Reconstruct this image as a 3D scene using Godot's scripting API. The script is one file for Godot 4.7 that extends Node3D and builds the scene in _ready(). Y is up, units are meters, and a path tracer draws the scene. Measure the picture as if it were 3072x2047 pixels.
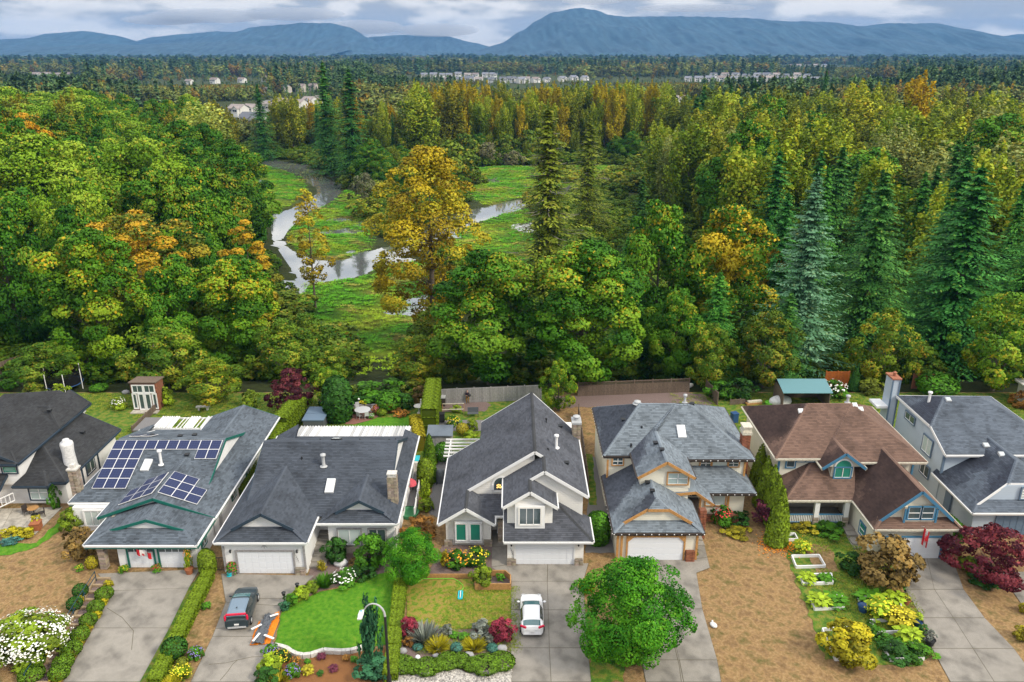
extends Node3D

# A street of houses above a wooded river valley, seen from the air. Units are metres, y is up; the street plots lie at y = 0, the valley floor at y = -8.
const VALLEY := -8.0
var rng := RandomNumberGenerator.new()
var taken := {}
var M := {}

func _ready() -> void:
	rng.seed = 20240917
	make_camera_and_light()
	make_materials()
	make_terrain()
	make_river()
	make_mountains()
	make_clouds()
	make_lots()
	make_houses()
	make_far_houses()
	make_trees()
	make_garden_plants()
	make_yard_things()
	make_vehicles()
	make_person()

func make_camera_and_light() -> void:
	var cam := Camera3D.new()
	cam.name = "camera"
	cam.position = Vector3(0, 41, 0)
	cam.rotation_degrees = Vector3(-20, 0, 0)
	cam.fov = 46.35
	cam.near = 0.5
	cam.far = 40000.0
	add_child(cam)
	cam.current = true
	var env := Environment.new()
	env.background_mode = Environment.BG_SKY
	env.sky = Sky.new()
	env.sky.sky_material = make_sky()
	env.background_energy_multiplier = 1.0
	env.tonemap_mode = Environment.TONE_MAPPER_LINEAR
	env.tonemap_exposure = 1.95
	env.sdfgi_enabled = true
	env.ssao_enabled = true
	env.ssil_enabled = true
	env.fog_enabled = true
	env.volumetric_fog_enabled = true
	env.volumetric_fog_density = 0.0
	env.fog_density = 0.00007
	env.fog_light_color = Color(0.45, 0.7, 0.97)
	var we := WorldEnvironment.new()
	we.name = "world"
	we.environment = env
	add_child(we)
	var sun := DirectionalLight3D.new()
	sun.name = "sun"
	sun.light_color = Color(1.0, 0.96, 0.88)
	sun.light_energy = 0.5
	sun.light_angular_distance = 12.0
	sun.shadow_enabled = true
	add_child(sun)
	sun.look_at_from_position(Vector3(62, 58, 34), Vector3.ZERO)

func make_sky() -> PanoramaSkyMaterial:
	var big := FastNoiseLite.new()
	big.seed = 11
	big.frequency = 1.0
	big.fractal_octaves = 5
	big.fractal_gain = 0.55
	var w := 1024
	var h := 512
	var low := Image.create(w, h, false, Image.FORMAT_RGB8)
	for y in h:
		for x in w:
			low.set_pixel(x, y, sky_color(big, x * TAU / w, PI / 2 - (y + 0.5) * PI / h))
	low.resize(4096, 2048, Image.INTERPOLATE_CUBIC)
	for y in range(930, 1024):
		for x in 4096:
			low.set_pixel(x, y, sky_color(big, x * TAU / 4096, PI / 2 - (y + 0.5) * PI / 2048))
	var m := PanoramaSkyMaterial.new()
	m.panorama = ImageTexture.create_from_image(low)
	return m

func sky_color(n: FastNoiseLite, a: float, e: float) -> Color:
	var s := maxf(sin(e), 0.0)
	var k := 1.0 / (s + 0.085)          # a cloud layer seen ever flatter towards the horizon
	var p := Vector3(cos(a) * 0.42 * k, 3.0, sin(a) * 0.42 * k)
	var q := Vector3(cos(a) * 9.0, e * 40.0, sin(a) * 9.0)
	var f := clampf(0.5 + 0.6 * n.get_noise_3dv(p) + 1.1 * n.get_noise_3dv(q) * exp(-s * 3.0), 0.0, 1.0)
	f = smoothstep(0.18, 0.8, f)
	var l := lerpf(0.36, 1.0, (1.0 + 2.0 * s) / 3.0 * 1.5 - 0.5)
	var c := Color(0.56, 0.6, 0.67).lerp(Color(1.42, 1.36, 1.28), f) * l
	c = c.linear_to_srgb()
	return Color(minf(c.r, 1.0), minf(c.g, 1.0), minf(c.b, 1.0))

func xz(x: float, z: float) -> Vector2:
	return Vector2(x, z)

func xyz(x: float, y: float, z: float) -> Vector3:
	return Vector3(x, y, z)

# --- naming
func numbered(parent: Node, called: String) -> String:
	var key := "%d/%s" % [parent.get_instance_id(), called]
	var n: int = taken.get(key, 0)
	taken[key] = n + 1
	return called if n == 0 else "%s_%03d" % [called, n]

func put(o: Node3D, called: String, parent: Node = self) -> Node3D:
	o.name = numbered(parent, called)
	parent.add_child(o, true)
	return o

func tag(o: Node3D, label: String, category: String, group := "", kind := "") -> Node3D:
	if label:
		o.set_meta("label", label)
	if category:
		o.set_meta("category", category)
	if group:
		o.set_meta("group", group)
	if kind:
		o.set_meta("kind", kind)
	return o

func thing(called: String, label: String, category: String, at := Vector3.ZERO, turn := 0.0, group := "") -> Node3D:
	var o := Node3D.new()
	put(o, called)
	o.position = at
	o.rotation.y = turn
	return tag(o, label, category, group)

func copy_of(o: Node3D, label: String, at: Vector3, turn := 0.0, size := Vector3.ONE) -> Node3D:
	var c: Node3D = o.duplicate()
	var base: String = o.name
	c.name = numbered(self, base.left(base.length() - 4) if base[-4] == "_" and base.right(3).is_valid_int() else base)
	add_child(c, true)
	c.position = at
	c.rotation = Vector3(0, turn, 0)
	c.scale = size
	if label:
		c.set_meta("label", label)
	return c

# --- meshes
class MB:
	var v := PackedVector3Array()
	var n := PackedVector3Array()
	var c := PackedColorArray()
	var uv := PackedVector2Array()
	var ix := PackedInt32Array()

	func vert(p: Vector3, nn: Vector3, col: Color, t: Vector2) -> int:
		v.append(p)
		n.append(nn)
		c.append(col)
		uv.append(t)
		return v.size() - 1

	func tri(a: Vector3, b: Vector3, d: Vector3, col := Color.WHITE) -> void:
		var nn := (d - a).cross(b - a).normalized()
		var i := vert(a, nn, col, Vector2(0, 0))
		vert(b, nn, col, Vector2(1, 0))
		vert(d, nn, col, Vector2(1, 1))
		ix.append_array(PackedInt32Array([i, i + 1, i + 2]))

	func quad(a: Vector3, b: Vector3, d: Vector3, e: Vector3, col := Color.WHITE) -> void:
		var nn := (d - a).cross(b - a)
		if nn.length_squared() < 1e-12:
			nn = (e - a).cross(d - a)
		nn = nn.normalized()
		var i := vert(a, nn, col, Vector2(0, 1))
		vert(b, nn, col, Vector2(0, 0))
		vert(d, nn, col, Vector2(1, 0))
		vert(e, nn, col, Vector2(1, 1))
		ix.append_array(PackedInt32Array([i, i + 1, i + 2, i, i + 2, i + 3]))

	func face(a: Vector3, b: Vector3, d: Vector3, e: Vector3, out: Vector3, col := Color.WHITE) -> void:
		if (d - a).cross(b - a).dot(out) < 0.0:
			quad(e, d, b, a, col)
		else:
			quad(a, b, d, e, col)

	func poly(p: PackedVector3Array, out: Vector3, col := Color.WHITE) -> void:
		for i in range(1, p.size() - 1):
			if (p[i + 1] - p[0]).cross(p[i] - p[0]).dot(out) < 0.0:
				tri(p[0], p[i + 1], p[i], col)
			else:
				tri(p[0], p[i], p[i + 1], col)

	func box(t: Transform3D, s: Vector3, col := Color.WHITE) -> void:
		var h := s / 2
		for ax in 3:
			for sg in [-1.0, 1.0]:
				var d := Vector3.ZERO
				d[ax] = sg
				var u := Vector3.ZERO
				u[(ax + 1) % 3] = 1.0
				var w := Vector3.ZERO
				w[(ax + 2) % 3] = 1.0
				face(t * ((d + u + w) * h), t * ((d + u - w) * h), t * ((d - u - w) * h), t * ((d - u + w) * h), t.basis * d, col)

	func cube(at: Vector3, s: Vector3, col := Color.WHITE) -> void:
		box(Transform3D(Basis(), at), s, col)

	func bar(a: Vector3, b: Vector3, w: float, h: float, up := Vector3.UP, col := Color.WHITE) -> void:
		var z := (b - a).normalized()
		var x := up.cross(z).normalized()
		if x.length() < 0.5:
			x = Vector3.RIGHT.cross(z).normalized()
		var y := z.cross(x)
		box(Transform3D(Basis(x, y, z), (a + b) / 2), Vector3(w, h, a.distance_to(b)), col)

	func tube(pts: Array, radii: Array, sides := 6, col := Color.WHITE, cap := true) -> void:
		var rings := []
		for i in pts.size():
			var z: Vector3 = (pts[mini(i + 1, pts.size() - 1)] - pts[maxi(i - 1, 0)]).normalized()
			var x := z.cross(Vector3(0.31, 0.2, 0.93)).normalized()
			var y := z.cross(x)
			var first := v.size()
			for s in sides + 1:
				var a := TAU * s / sides
				var d := x * cos(a) + y * sin(a)
				vert(pts[i] + d * radii[i], d, col, Vector2(float(s) / sides, i))
			rings.append(first)
		for i in pts.size() - 1:
			for s in sides:
				var p: int = rings[i] + s
				var q: int = rings[i + 1] + s
				ix.append_array(PackedInt32Array([p, q, p + 1, p + 1, q, q + 1]))
		if cap:
			var z1: Vector3 = (pts[-1] - pts[-2]).normalized()
			var m := vert(pts[-1], z1, col, Vector2.ZERO)
			for s in sides:
				ix.append_array(PackedInt32Array([rings[-1] + s, m, rings[-1] + s + 1]))

	func ball(at: Vector3, r: Vector3, sides := 10, rows := 6, col := Color.WHITE, wob := 0.0, rg: RandomNumberGenerator = null) -> void:
		var first := v.size()
		for i in rows + 1:
			var e := PI * i / rows - PI / 2
			for s in sides + 1:
				var a := TAU * (s % sides) / sides
				var d := Vector3(cos(e) * cos(a), sin(e), cos(e) * sin(a))
				var k := 1.0
				if wob > 0.0 and s < sides:
					k += rg.randf_range(-wob, wob)
				elif wob > 0.0:
					k = ((v[first + i * (sides + 1)] - at) / r).length()
				vert(at + d * r * k, (d / r).normalized(), col, Vector2(float(s) / sides, float(i) / rows))
		for i in rows:
			for s in sides:
				var p := first + i * (sides + 1) + s
				var q := p + sides + 1
				ix.append_array(PackedInt32Array([p, p + 1, q, p + 1, q + 1, q]))

	func lathe(at: Vector3, prof: Array, sides := 14, col := Color.WHITE) -> void:
		var first := v.size()
		for i in prof.size():
			var p: Vector2 = prof[i]
			var dp: Vector2 = prof[mini(i + 1, prof.size() - 1)] - prof[maxi(i - 1, 0)]
			for s in sides + 1:
				var a := TAU * s / sides
				var d := Vector3(cos(a), 0, sin(a))
				vert(at + d * p.x + Vector3.UP * p.y, (d * dp.y - Vector3.UP * dp.x).normalized(), col, Vector2(float(s) / sides, i))
		for i in prof.size() - 1:
			for s in sides:
				var p := first + i * (sides + 1) + s
				var q := p + sides + 1
				ix.append_array(PackedInt32Array([p, p + 1, q, p + 1, q + 1, q]))

	func mesh() -> ArrayMesh:
		var a := []
		a.resize(Mesh.ARRAY_MAX)
		a[Mesh.ARRAY_VERTEX] = v
		a[Mesh.ARRAY_NORMAL] = n
		a[Mesh.ARRAY_COLOR] = c
		a[Mesh.ARRAY_TEX_UV] = uv
		a[Mesh.ARRAY_INDEX] = ix
		var m := ArrayMesh.new()
		m.add_surface_from_arrays(Mesh.PRIMITIVE_TRIANGLES, a)
		return m

func build(st: MB, called: String, m: Material, parent: Node = self) -> MeshInstance3D:
	return build_mesh(st.mesh(), called, m, parent)

func build_mesh(mesh: Mesh, called: String, m: Material, parent: Node = self) -> MeshInstance3D:
	var o := MeshInstance3D.new()
	o.mesh = mesh
	o.material_override = m
	put(o, called, parent)
	return o

func flat(pts: Array, y: float) -> PackedVector3Array:
	var r := PackedVector3Array()
	for p in pts:
		r.append(Vector3(p.x, y, p.y))
	return r

# a sheet on the ground: an outline of Vector2(x, z), its edge broken up by «rough» metres
func sheet(called: String, pts: Array, y: float, m: Material, rough := 0.0, parent: Node = self, thick := 0.0) -> MeshInstance3D:
	var p := PackedVector2Array()
	for i in pts.size():
		var a: Vector2 = pts[i]
		var b: Vector2 = pts[(i + 1) % pts.size()]
		p.append(a)
		if rough > 0.0:
			var steps := int(a.distance_to(b) / 0.5)
			var nrm := (b - a).orthogonal().normalized()
			for s in range(1, steps):
				p.append(a.lerp(b, float(s) / steps) + nrm * rng.randf_range(-rough, rough))
	var st := MB.new()
	var t := Geometry2D.triangulate_polygon(p)
	for i in range(0, t.size(), 3):
		st.poly(PackedVector3Array([Vector3(p[t[i]].x, y, p[t[i]].y), Vector3(p[t[i + 1]].x, y, p[t[i + 1]].y), Vector3(p[t[i + 2]].x, y, p[t[i + 2]].y)]), Vector3.UP)
	if thick > 0.0:
		var mid := Vector2.ZERO
		for q in p:
			mid += q / p.size()
		for i in p.size():
			var a := p[i]
			var b := p[(i + 1) % p.size()]
			var o := (a + b) / 2 - mid
			st.face(Vector3(a.x, y, a.y), Vector3(b.x, y, b.y), Vector3(b.x, y - thick, b.y), Vector3(a.x, y - thick, a.y), Vector3(o.x, 0, o.y))
	return build(st, called, m, parent)

func structure(o: Node3D) -> Node3D:
	o.set_meta("kind", "structure")
	return o

# --- materials
func lin(r: float, g: float, b: float, a := 1.0) -> Color:
	var c := Color(r, g, b).linear_to_srgb()
	c.a = a
	return c

func noise_tex(seed_: int, freq: float, stops: Array, size := 512, octaves := 4, kind := FastNoiseLite.TYPE_SIMPLEX_SMOOTH) -> NoiseTexture2D:
	var t := NoiseTexture2D.new()
	t.width = size
	t.height = size
	t.seamless = true
	var n := FastNoiseLite.new()
	n.seed = seed_
	n.frequency = freq
	n.fractal_octaves = octaves
	n.noise_type = kind
	t.noise = n
	var g := Gradient.new()
	var off := PackedFloat32Array()
	var col := PackedColorArray()
	for s in stops:
		off.append(s[0])
		col.append(s[1])
	g.offsets = off
	g.colors = col
	t.color_ramp = g
	return t

func grey(l: float) -> Color:
	return lin(l, l, l)

# a material of linear base colour, with an optional world-laid texture over «metres» per repeat
func mat(called: String, c: Color, rough := 0.8, tex: Texture2D = null, metres := 2.0, bump: Texture2D = null, relief := 1.0) -> StandardMaterial3D:
	var m := StandardMaterial3D.new()
	m.resource_name = called
	m.albedo_color = c
	m.roughness = rough
	m.metallic_specular = 0.4
	m.vertex_color_use_as_albedo = true
	m.cull_mode = BaseMaterial3D.CULL_DISABLED
	if tex or bump:
		m.uv1_triplanar = true
		m.uv1_world_triplanar = true
		m.uv1_scale = Vector3.ONE / metres
	if tex:
		m.albedo_texture = tex
	if bump:
		m.heightmap_enabled = true
		m.heightmap_texture = bump
		m.heightmap_scale = relief
	M[called] = m
	return m

# a second, larger pattern multiplied over the first
func blotch(m: StandardMaterial3D, tex: Texture2D, metres: float) -> StandardMaterial3D:
	m.detail_enabled = true
	m.detail_blend_mode = BaseMaterial3D.BLEND_MODE_MUL
	m.detail_albedo = tex
	m.detail_uv_layer = BaseMaterial3D.DETAIL_UV_2
	m.uv2_triplanar = true
	m.uv2_world_triplanar = true
	m.uv2_scale = Vector3.ONE / metres
	return m

func leaf_mat(called: String, c: Color, thin := 0.5) -> StandardMaterial3D:
	var m := mat(called, c, 0.62)
	m.metallic_specular = 0.3
	m.backlight_enabled = true
	m.backlight = Color(thin, thin, thin)
	return m

func make_materials() -> void:
	var fine := noise_tex(1, 0.06, [[0.0, grey(0.42)], [0.5, grey(0.75)], [1.0, grey(1.0)]], 512, 5)
	var soft := noise_tex(2, 0.012, [[0.0, grey(0.62)], [0.5, grey(0.85)], [1.0, grey(1.0)]], 512, 4)
	var rough := noise_tex(3, 0.09, [[0.0, grey(0.0)], [1.0, grey(1.0)]], 512, 5)
	var patches := noise_tex(4, 0.014, [[0.0, lin(0.36, 0.5, 0.3)], [0.3, lin(0.7, 0.72, 0.62)], [0.5, lin(1, 0.97, 0.9)], [0.75, lin(0.74, 0.7, 0.66)], [1.0, lin(0.5, 0.47, 0.44)]], 512, 5)
	var straw := noise_tex(5, 0.04, [[0.0, lin(0.26, 0.19, 0.085)], [0.35, lin(0.325, 0.235, 0.125)], [0.6, lin(0.37, 0.27, 0.15)], [0.85, lin(0.43, 0.33, 0.2)], [1.0, lin(0.34, 0.28, 0.11)]], 512, 6)
	var weedy := noise_tex(6, 0.02, [[0.0, lin(0.1, 0.24, 0.01)], [0.3, lin(0.19, 0.3, 0.02)], [0.5, lin(0.36, 0.33, 0.05)], [0.72, lin(0.42, 0.3, 0.08)], [1.0, lin(0.2, 0.3, 0.02)]], 512, 5)
	var lawn := noise_tex(7, 0.03, [[0.0, lin(0.06, 0.2, 0.005)], [0.45, lin(0.1, 0.3, 0.008)], [0.8, lin(0.15, 0.33, 0.015)], [1.0, lin(0.28, 0.3, 0.05)]], 512, 5)
	var yard := noise_tex(8, 0.022, [[0.0, lin(0.05, 0.13, 0.01)], [0.4, lin(0.12, 0.24, 0.02)], [0.65, lin(0.24, 0.27, 0.035)], [1.0, lin(0.33, 0.26, 0.08)]], 512, 5)
	var bark_mulch := noise_tex(9, 0.12, [[0.0, lin(0.1, 0.045, 0.02)], [0.5, lin(0.3, 0.13, 0.045)], [1.0, lin(0.48, 0.25, 0.1)]], 512, 4)
	var soil := noise_tex(10, 0.12, [[0.0, lin(0.09, 0.06, 0.055)], [0.5, lin(0.23, 0.165, 0.15)], [1.0, lin(0.38, 0.3, 0.27)]], 512, 4)
	var stain := noise_tex(12, 0.008, [[0.0, grey(0.5)], [0.4, grey(0.82)], [0.7, grey(1.0)], [1.0, grey(0.86)]], 512, 5)
	blotch(mat("dry_grass", lin(0.9, 0.8, 0.7), 0.95, straw, 6.0, rough, 4.0), patches, 9.0)
	blotch(mat("weedy_lawn", Color.WHITE, 0.95, weedy, 6.0, rough, 5.0), fine, 2.3)
	blotch(mat("green_lawn", Color.WHITE, 0.95, lawn, 9.0, rough, 4.0), fine, 1.7)
	blotch(mat("yard_grass", Color.WHITE, 0.95, yard, 9.0, rough, 6.0), fine, 2.1)
	mat("bark_mulch", Color.WHITE, 1.0, bark_mulch, 2.4, rough, 6.0)
	mat("soil", Color.WHITE, 1.0, soil, 2.4, rough, 5.0)
	blotch(mat("concrete", lin(0.44, 0.405, 0.355), 0.9, fine, 1.3, rough, 0.6), stain, 9.0)
	blotch(mat("pale_concrete", lin(0.6, 0.55, 0.47), 0.9, soft, 3.0, rough, 0.4), stain, 8.0)
	mat("joint", lin(0.13, 0.115, 0.08), 1.0)
	mat("paving", lin(0.26, 0.25, 0.25), 0.95, fine, 1.0, rough, 1.0)
	mat("brick_paving", lin(0.34, 0.16, 0.12), 0.95, fine, 0.7, rough, 1.0)
	blotch(mat("undergrowth", lin(0.5, 0.5, 0.5), 1.0, fine, 5.0, rough, 30.0), patches, 37.0)
	mat("hill", lin(0.25, 0.25, 0.25), 1.0, noise_tex(14, 0.03, [[0.0, grey(0.5)], [1.0, grey(1.0)]]), 900.0)
	var water := mat("water", lin(0.55, 0.57, 0.56), 0.03, null, 9.0, soft, 0.5)
	water.metallic = 0.82
	water.vertex_color_use_as_albedo = false
	mat("road", lin(0.3, 0.29, 0.28), 0.9, fine, 6.0)
	leaf_mat("leaf", lin(0.72, 0.74, 0.64))
	leaf_mat("leaf_warm", lin(0.88, 0.78, 0.55))
	leaf_mat("leaf_dark", lin(0.52, 0.6, 0.5))
	leaf_mat("leaf_cool", lin(0.56, 0.76, 0.66))
	leaf_mat("leaf_fresh", lin(0.78, 0.9, 0.56))
	leaf_mat("leaf_olive", lin(0.6, 0.55, 0.46))
	leaf_mat("leaf_far", lin(0.95, 0.95, 0.88), 0.0)
	mat("bark", lin(0.2, 0.165, 0.13), 0.95, fine, 0.8, rough, 4.0)
	mat("pale_bark", lin(0.42, 0.38, 0.32), 0.95, fine, 0.8, rough, 3.0)
	var glow := mat("lamp_glow", lin(0.9, 0.5, 0.15), 0.5)
	glow.emission_enabled = true
	glow.emission = lin(1.0, 0.55, 0.15)
	glow.emission_energy_multiplier = 1.2
	make_house_materials(fine, soft, stain, rough)

# --- the valley
var river_outline := PackedVector2Array([xz(-129.2, -390.3), xz(-116.18, -374.6), xz(-104.12, -360.1), xz(-88.83, -337.8), xz(-75.82, -311.4), xz(-71.86, -299.1), xz(-71.75, -289.6), xz(-72.44, -272.1), xz(-74.19, -256.6), xz(-73.22, -239.3), xz(-67.71, -221.2), xz(-61.55, -205.5), xz(-55.6, -191.78), xz(-48.4, -175.87), xz(-44.82, -173.33), xz(-41.44, -175.87), xz(-37.82, -177.72), xz(-34.59, -182.33), xz(-31.47, -188.81), xz(-29.53, -193.95), xz(-24.84, -205.5), xz(-19.21, -221.2), xz(-13.4, -239.3), xz(-7.65, -245.9), xz(-2.32, -256.6), xz(3.42, -265.7), xz(19.5, -289.6), xz(38.78, -320.1), xz(40.95, -339), xz(20.61, -307.2), xz(6.77, -285), xz(-2.49, -276.3), xz(-9.68, -265.7), xz(-16.5, -258), xz(-23.02, -236.1), xz(-29.57, -215.8), xz(-34.01, -205.5), xz(-37.21, -204.1), xz(-42.22, -194.83), xz(-47.48, -193.95), xz(-52.93, -198.44), xz(-59.07, -207), xz(-63.6, -217.4), xz(-65.72, -229.9), xz(-65.9, -245.9), xz(-66.63, -260.3), xz(-64.09, -268.1), xz(-62.66, -282.4), xz(-63.72, -299.1), xz(-68.54, -314.6), xz(-83.56, -346.6), xz(-100.06, -374.6), xz(-117.57, -393.6), xz(-135.71, -410.9)])
var meadows := [
	PackedVector2Array([xz(-121.41, -375.4), xz(-102.73, -355.2), xz(-86.19, -327.3), xz(-77.08, -297.3), xz(-76.4, -277.2), xz(-75.63, -247.9), xz(-70.91, -211.8)]),
	PackedVector2Array([xz(-64.49, -219.9), xz(-65.49, -244.4), xz(-64.8, -258.7), xz(-61.56, -277.2), xz(-60.91, -297.3), xz(-53.63, -297.3), xz(-37.23, -204.3), xz(-40.96, -194.09), xz(-47.39, -193.65), xz(-54.28, -199.53), xz(-59.54, -206.7)]),
	PackedVector2Array([xz(-51.57, -172.99), xz(-47.83, -173.71), xz(-40.95, -173.71), xz(-33.36, -181.22), xz(-29.11, -191.04), xz(-23.41, -192.77), xz(-16.15, -150.81), xz(-17.09, -117.19), xz(-23.64, -119.01), xz(-35.44, -140.31)]),
	PackedVector2Array([xz(-18.45, -211.8), xz(-11.92, -235.9), xz(3.38, -262.5), xz(6.93, -234.7), xz(4.34, -176.64), xz(-7.64, -176.64)]),
	PackedVector2Array([xz(-18.82, -362.1), xz(8.65, -369.4), xz(52.38, -369.4), xz(47.17, -318.2), xz(20.62, -307.4), xz(6.78, -286), xz(-9.79, -268.9), xz(-15.61, -297.3)]),
]
var ground_noise := FastNoiseLite.new()

func to_outline(p: Vector2, o: PackedVector2Array) -> float:
	var best := 1e9
	for i in o.size():
		best = minf(best, p.distance_squared_to(Geometry2D.get_closest_point_to_segment(p, o[i], o[(i + 1) % o.size()])))
	return -sqrt(best) if Geometry2D.is_point_in_polygon(p, o) else sqrt(best)

func dry_height(x: float, z: float) -> float:
	var d := -z
	if d < 93.0:
		return -0.06
	var bank := smoothstep(0.0, 40.0, -x - 62.0 - (d - 100.0) * 0.3) * (1.0 - smoothstep(300.0, 420.0, d))
	var h := -0.06 + (VALLEY + 7.0 * bank + 0.06) * smoothstep(93.0, 121.0, d)
	return h + ground_noise.get_noise_2d(x * 3.0, z * 3.0) * 0.9 * smoothstep(96.0, 125.0, d)

func ground_height(x: float, z: float) -> float:
	var h := dry_height(x, z)
	if z < -125.0 and z > -460.0 and absf(x) < 190.0:
		h = minf(h, -8.3 + 0.3 * to_outline(Vector2(x, z), river_outline))
	return h

func make_terrain() -> void:
	ground_noise.seed = 5
	ground_noise.frequency = 0.01
	var xs := PackedFloat32Array([-8500, -6500, -5000, -3000, -1800, -1000, -600, -400, -280, -220, -180])
	for i in range(-150, 63, 3):
		xs.append(i)
	xs.append_array(PackedFloat32Array([70, 90, 120, 160, 220, 300, 420, 600, 1000, 1800, 3000, 5000, 6500, 8500]))
	var zs := PackedFloat32Array([60, 0, -30, -60, -92])
	for i in range(-95, -330, -2):
		zs.append(i)
	for i in range(-332, -440, -5):
		zs.append(i)
	zs.append_array(PackedFloat32Array([-470, -520, -600, -750, -1000, -1400, -2000, -3000, -4500, -6500, -8600]))
	var st := MB.new()
	for z in zs:
		for x in xs:
			var p := Vector2(x, z)
			var h := dry_height(x, z)
			var col := Color(0.075, 0.105, 0.025) * 2.0
			if z < -125.0 and z > -460.0 and absf(x) < 190.0:
				var sd := to_outline(p, river_outline)
				h = minf(h, -8.3 + 0.3 * sd)
				var green := 0.0
				for m in meadows:
					green = maxf(green, smoothstep(2.0, -3.0, to_outline(p, m) + 5.0 * ground_noise.get_noise_2d(x * 8.0, z * 8.0)))
				var f := ground_noise.get_noise_2d(x * 6.0 + 300.0, z * 6.0)
				var grass := Color(0.12, 0.36, 0.008).lerp(Color(0.36, 0.46, 0.02), clampf(f * 1.6 + 0.25, 0.0, 1.0))
				grass = grass.lerp(Color(0.42, 0.34, 0.08), smoothstep(0.22, 0.5, ground_noise.get_noise_2d(x * 5.0, z * 11.0 + 70.0)))
				grass = grass.lerp(Color(0.36, 0.3, 0.06), 0.6 * smoothstep(4.0, 0.5, sd))
				col = col.lerp(grass * 2.0, green)
			st.vert(Vector3(x, h, z), Vector3.UP, col, Vector2(x, z))
	var w := xs.size()
	for j in zs.size() - 1:
		for i in w - 1:
			var a := j * w + i
			st.ix.append_array(PackedInt32Array([a, a + w, a + 1, a + 1, a + w, a + w + 1]))
	for j in zs.size():
		for i in w:
			var dx: Vector3 = st.v[j * w + mini(i + 1, w - 1)] - st.v[j * w + maxi(i - 1, 0)]
			var dz: Vector3 = st.v[mini(j + 1, zs.size() - 1) * w + i] - st.v[maxi(j - 1, 0) * w + i]
			st.n[j * w + i] = dx.cross(dz).normalized() * signf(dx.cross(dz).y)
	structure(build(st, "ground", M.undergrowth))

func make_river() -> void:
	var st := MB.new()
	st.quad(Vector3(-190, -8.3, -150), Vector3(-190, -8.3, -460), Vector3(120, -8.3, -460), Vector3(120, -8.3, -150))
	structure(build(st, "river", M.water))

# --- mountains
# a ridge: crest heights along an arc, with spurs and gullies; «far» metres away
func ridge(called: String, far: float, crest: Array, col: Color, seed_: int, spread := 0.4) -> void:
	var n := FastNoiseLite.new()
	n.seed = seed_
	n.frequency = 0.5
	n.fractal_octaves = 5
	var st := MB.new()
	var cols := 260
	var rows := 26
	var x0: float = crest[0][0]
	var x1: float = crest[-1][0]
	for j in rows + 1:
		var t := float(j) / rows          # 0 at the near foot, 0.6 at the crest, 1 behind
		for i in cols + 1:
			var x := lerpf(x0, x1, float(i) / cols)
			var k := 0
			while k < crest.size() - 2 and crest[k + 1][0] < x:
				k += 1
			var a: float = clampf((x - crest[k][0]) / (crest[k + 1][0] - crest[k][0]), 0.0, 1.0)
			var top: float = lerpf(crest[k][1], crest[k + 1][1], a * a * (3.0 - 2.0 * a) * 0.5 + a * 0.5)
			var rise := pow(t / 0.62, 1.2) if t < 0.62 else 1.0 - 0.6 * smoothstep(0.62, 1.0, t)
			var q := Vector2(x / far * 26.0, t * 5.0)
			var rough := n.get_noise_2d(q.x, q.y) * 0.24 * sin(PI * minf(t / 0.62, 1.0)) + n.get_noise_2d(q.x * 6.0, 40.0 + q.y * 2.0) * 0.05
			var y := VALLEY - 4.0 + top * clampf(rise + rough * (1.0 if t < 0.6 else 0.4), 0.0, 1.1)
			var z := -far + far * spread * (0.62 - t)
			st.vert(Vector3(x, y, z), Vector3.UP, col * (0.8 + 0.7 * n.get_noise_2d(q.x * 12.0, q.y * 9.0)), q)
	var w := cols + 1
	for j in rows:
		for i in cols:
			var a := j * w + i
			st.ix.append_array(PackedInt32Array([a, a + w, a + 1, a + 1, a + w, a + w + 1]))
	for j in rows + 1:
		for i in w:
			var dx: Vector3 = st.v[j * w + mini(i + 1, cols)] - st.v[j * w + maxi(i - 1, 0)]
			var dz: Vector3 = st.v[mini(j + 1, rows) * w + i] - st.v[maxi(j - 1, 0) * w + i]
			st.n[j * w + i] = dx.cross(dz).normalized() * signf(dx.cross(dz).y)
	structure(build(st, called, M.hill))

# low cloud that hangs on the peaks
func make_clouds() -> void:
	for q in [[-2650, 330, -7500, 1100, 120], [-3100, 300, -7600, 700, 90], [-1900, 345, -7500, 900, 110], [-1350, 250, -7900, 700, 130], [-700, 225, -8000, 800, 120], [650, 430, -7100, 500, 60], [1500, 375, -7100, 1000, 60]]:
		var f := FogVolume.new()
		f.shape = RenderingServer.FOG_VOLUME_SHAPE_ELLIPSOID
		f.size = Vector3(q[3], q[4], 500)
		f.position = Vector3(q[0], q[1], q[2])
		var m := FogMaterial.new()
		m.albedo = Color(0.97, 0.97, 0.98)
		m.density = 0.0035
		f.material = m
		put(f, "cloud")
		structure(f)

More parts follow.
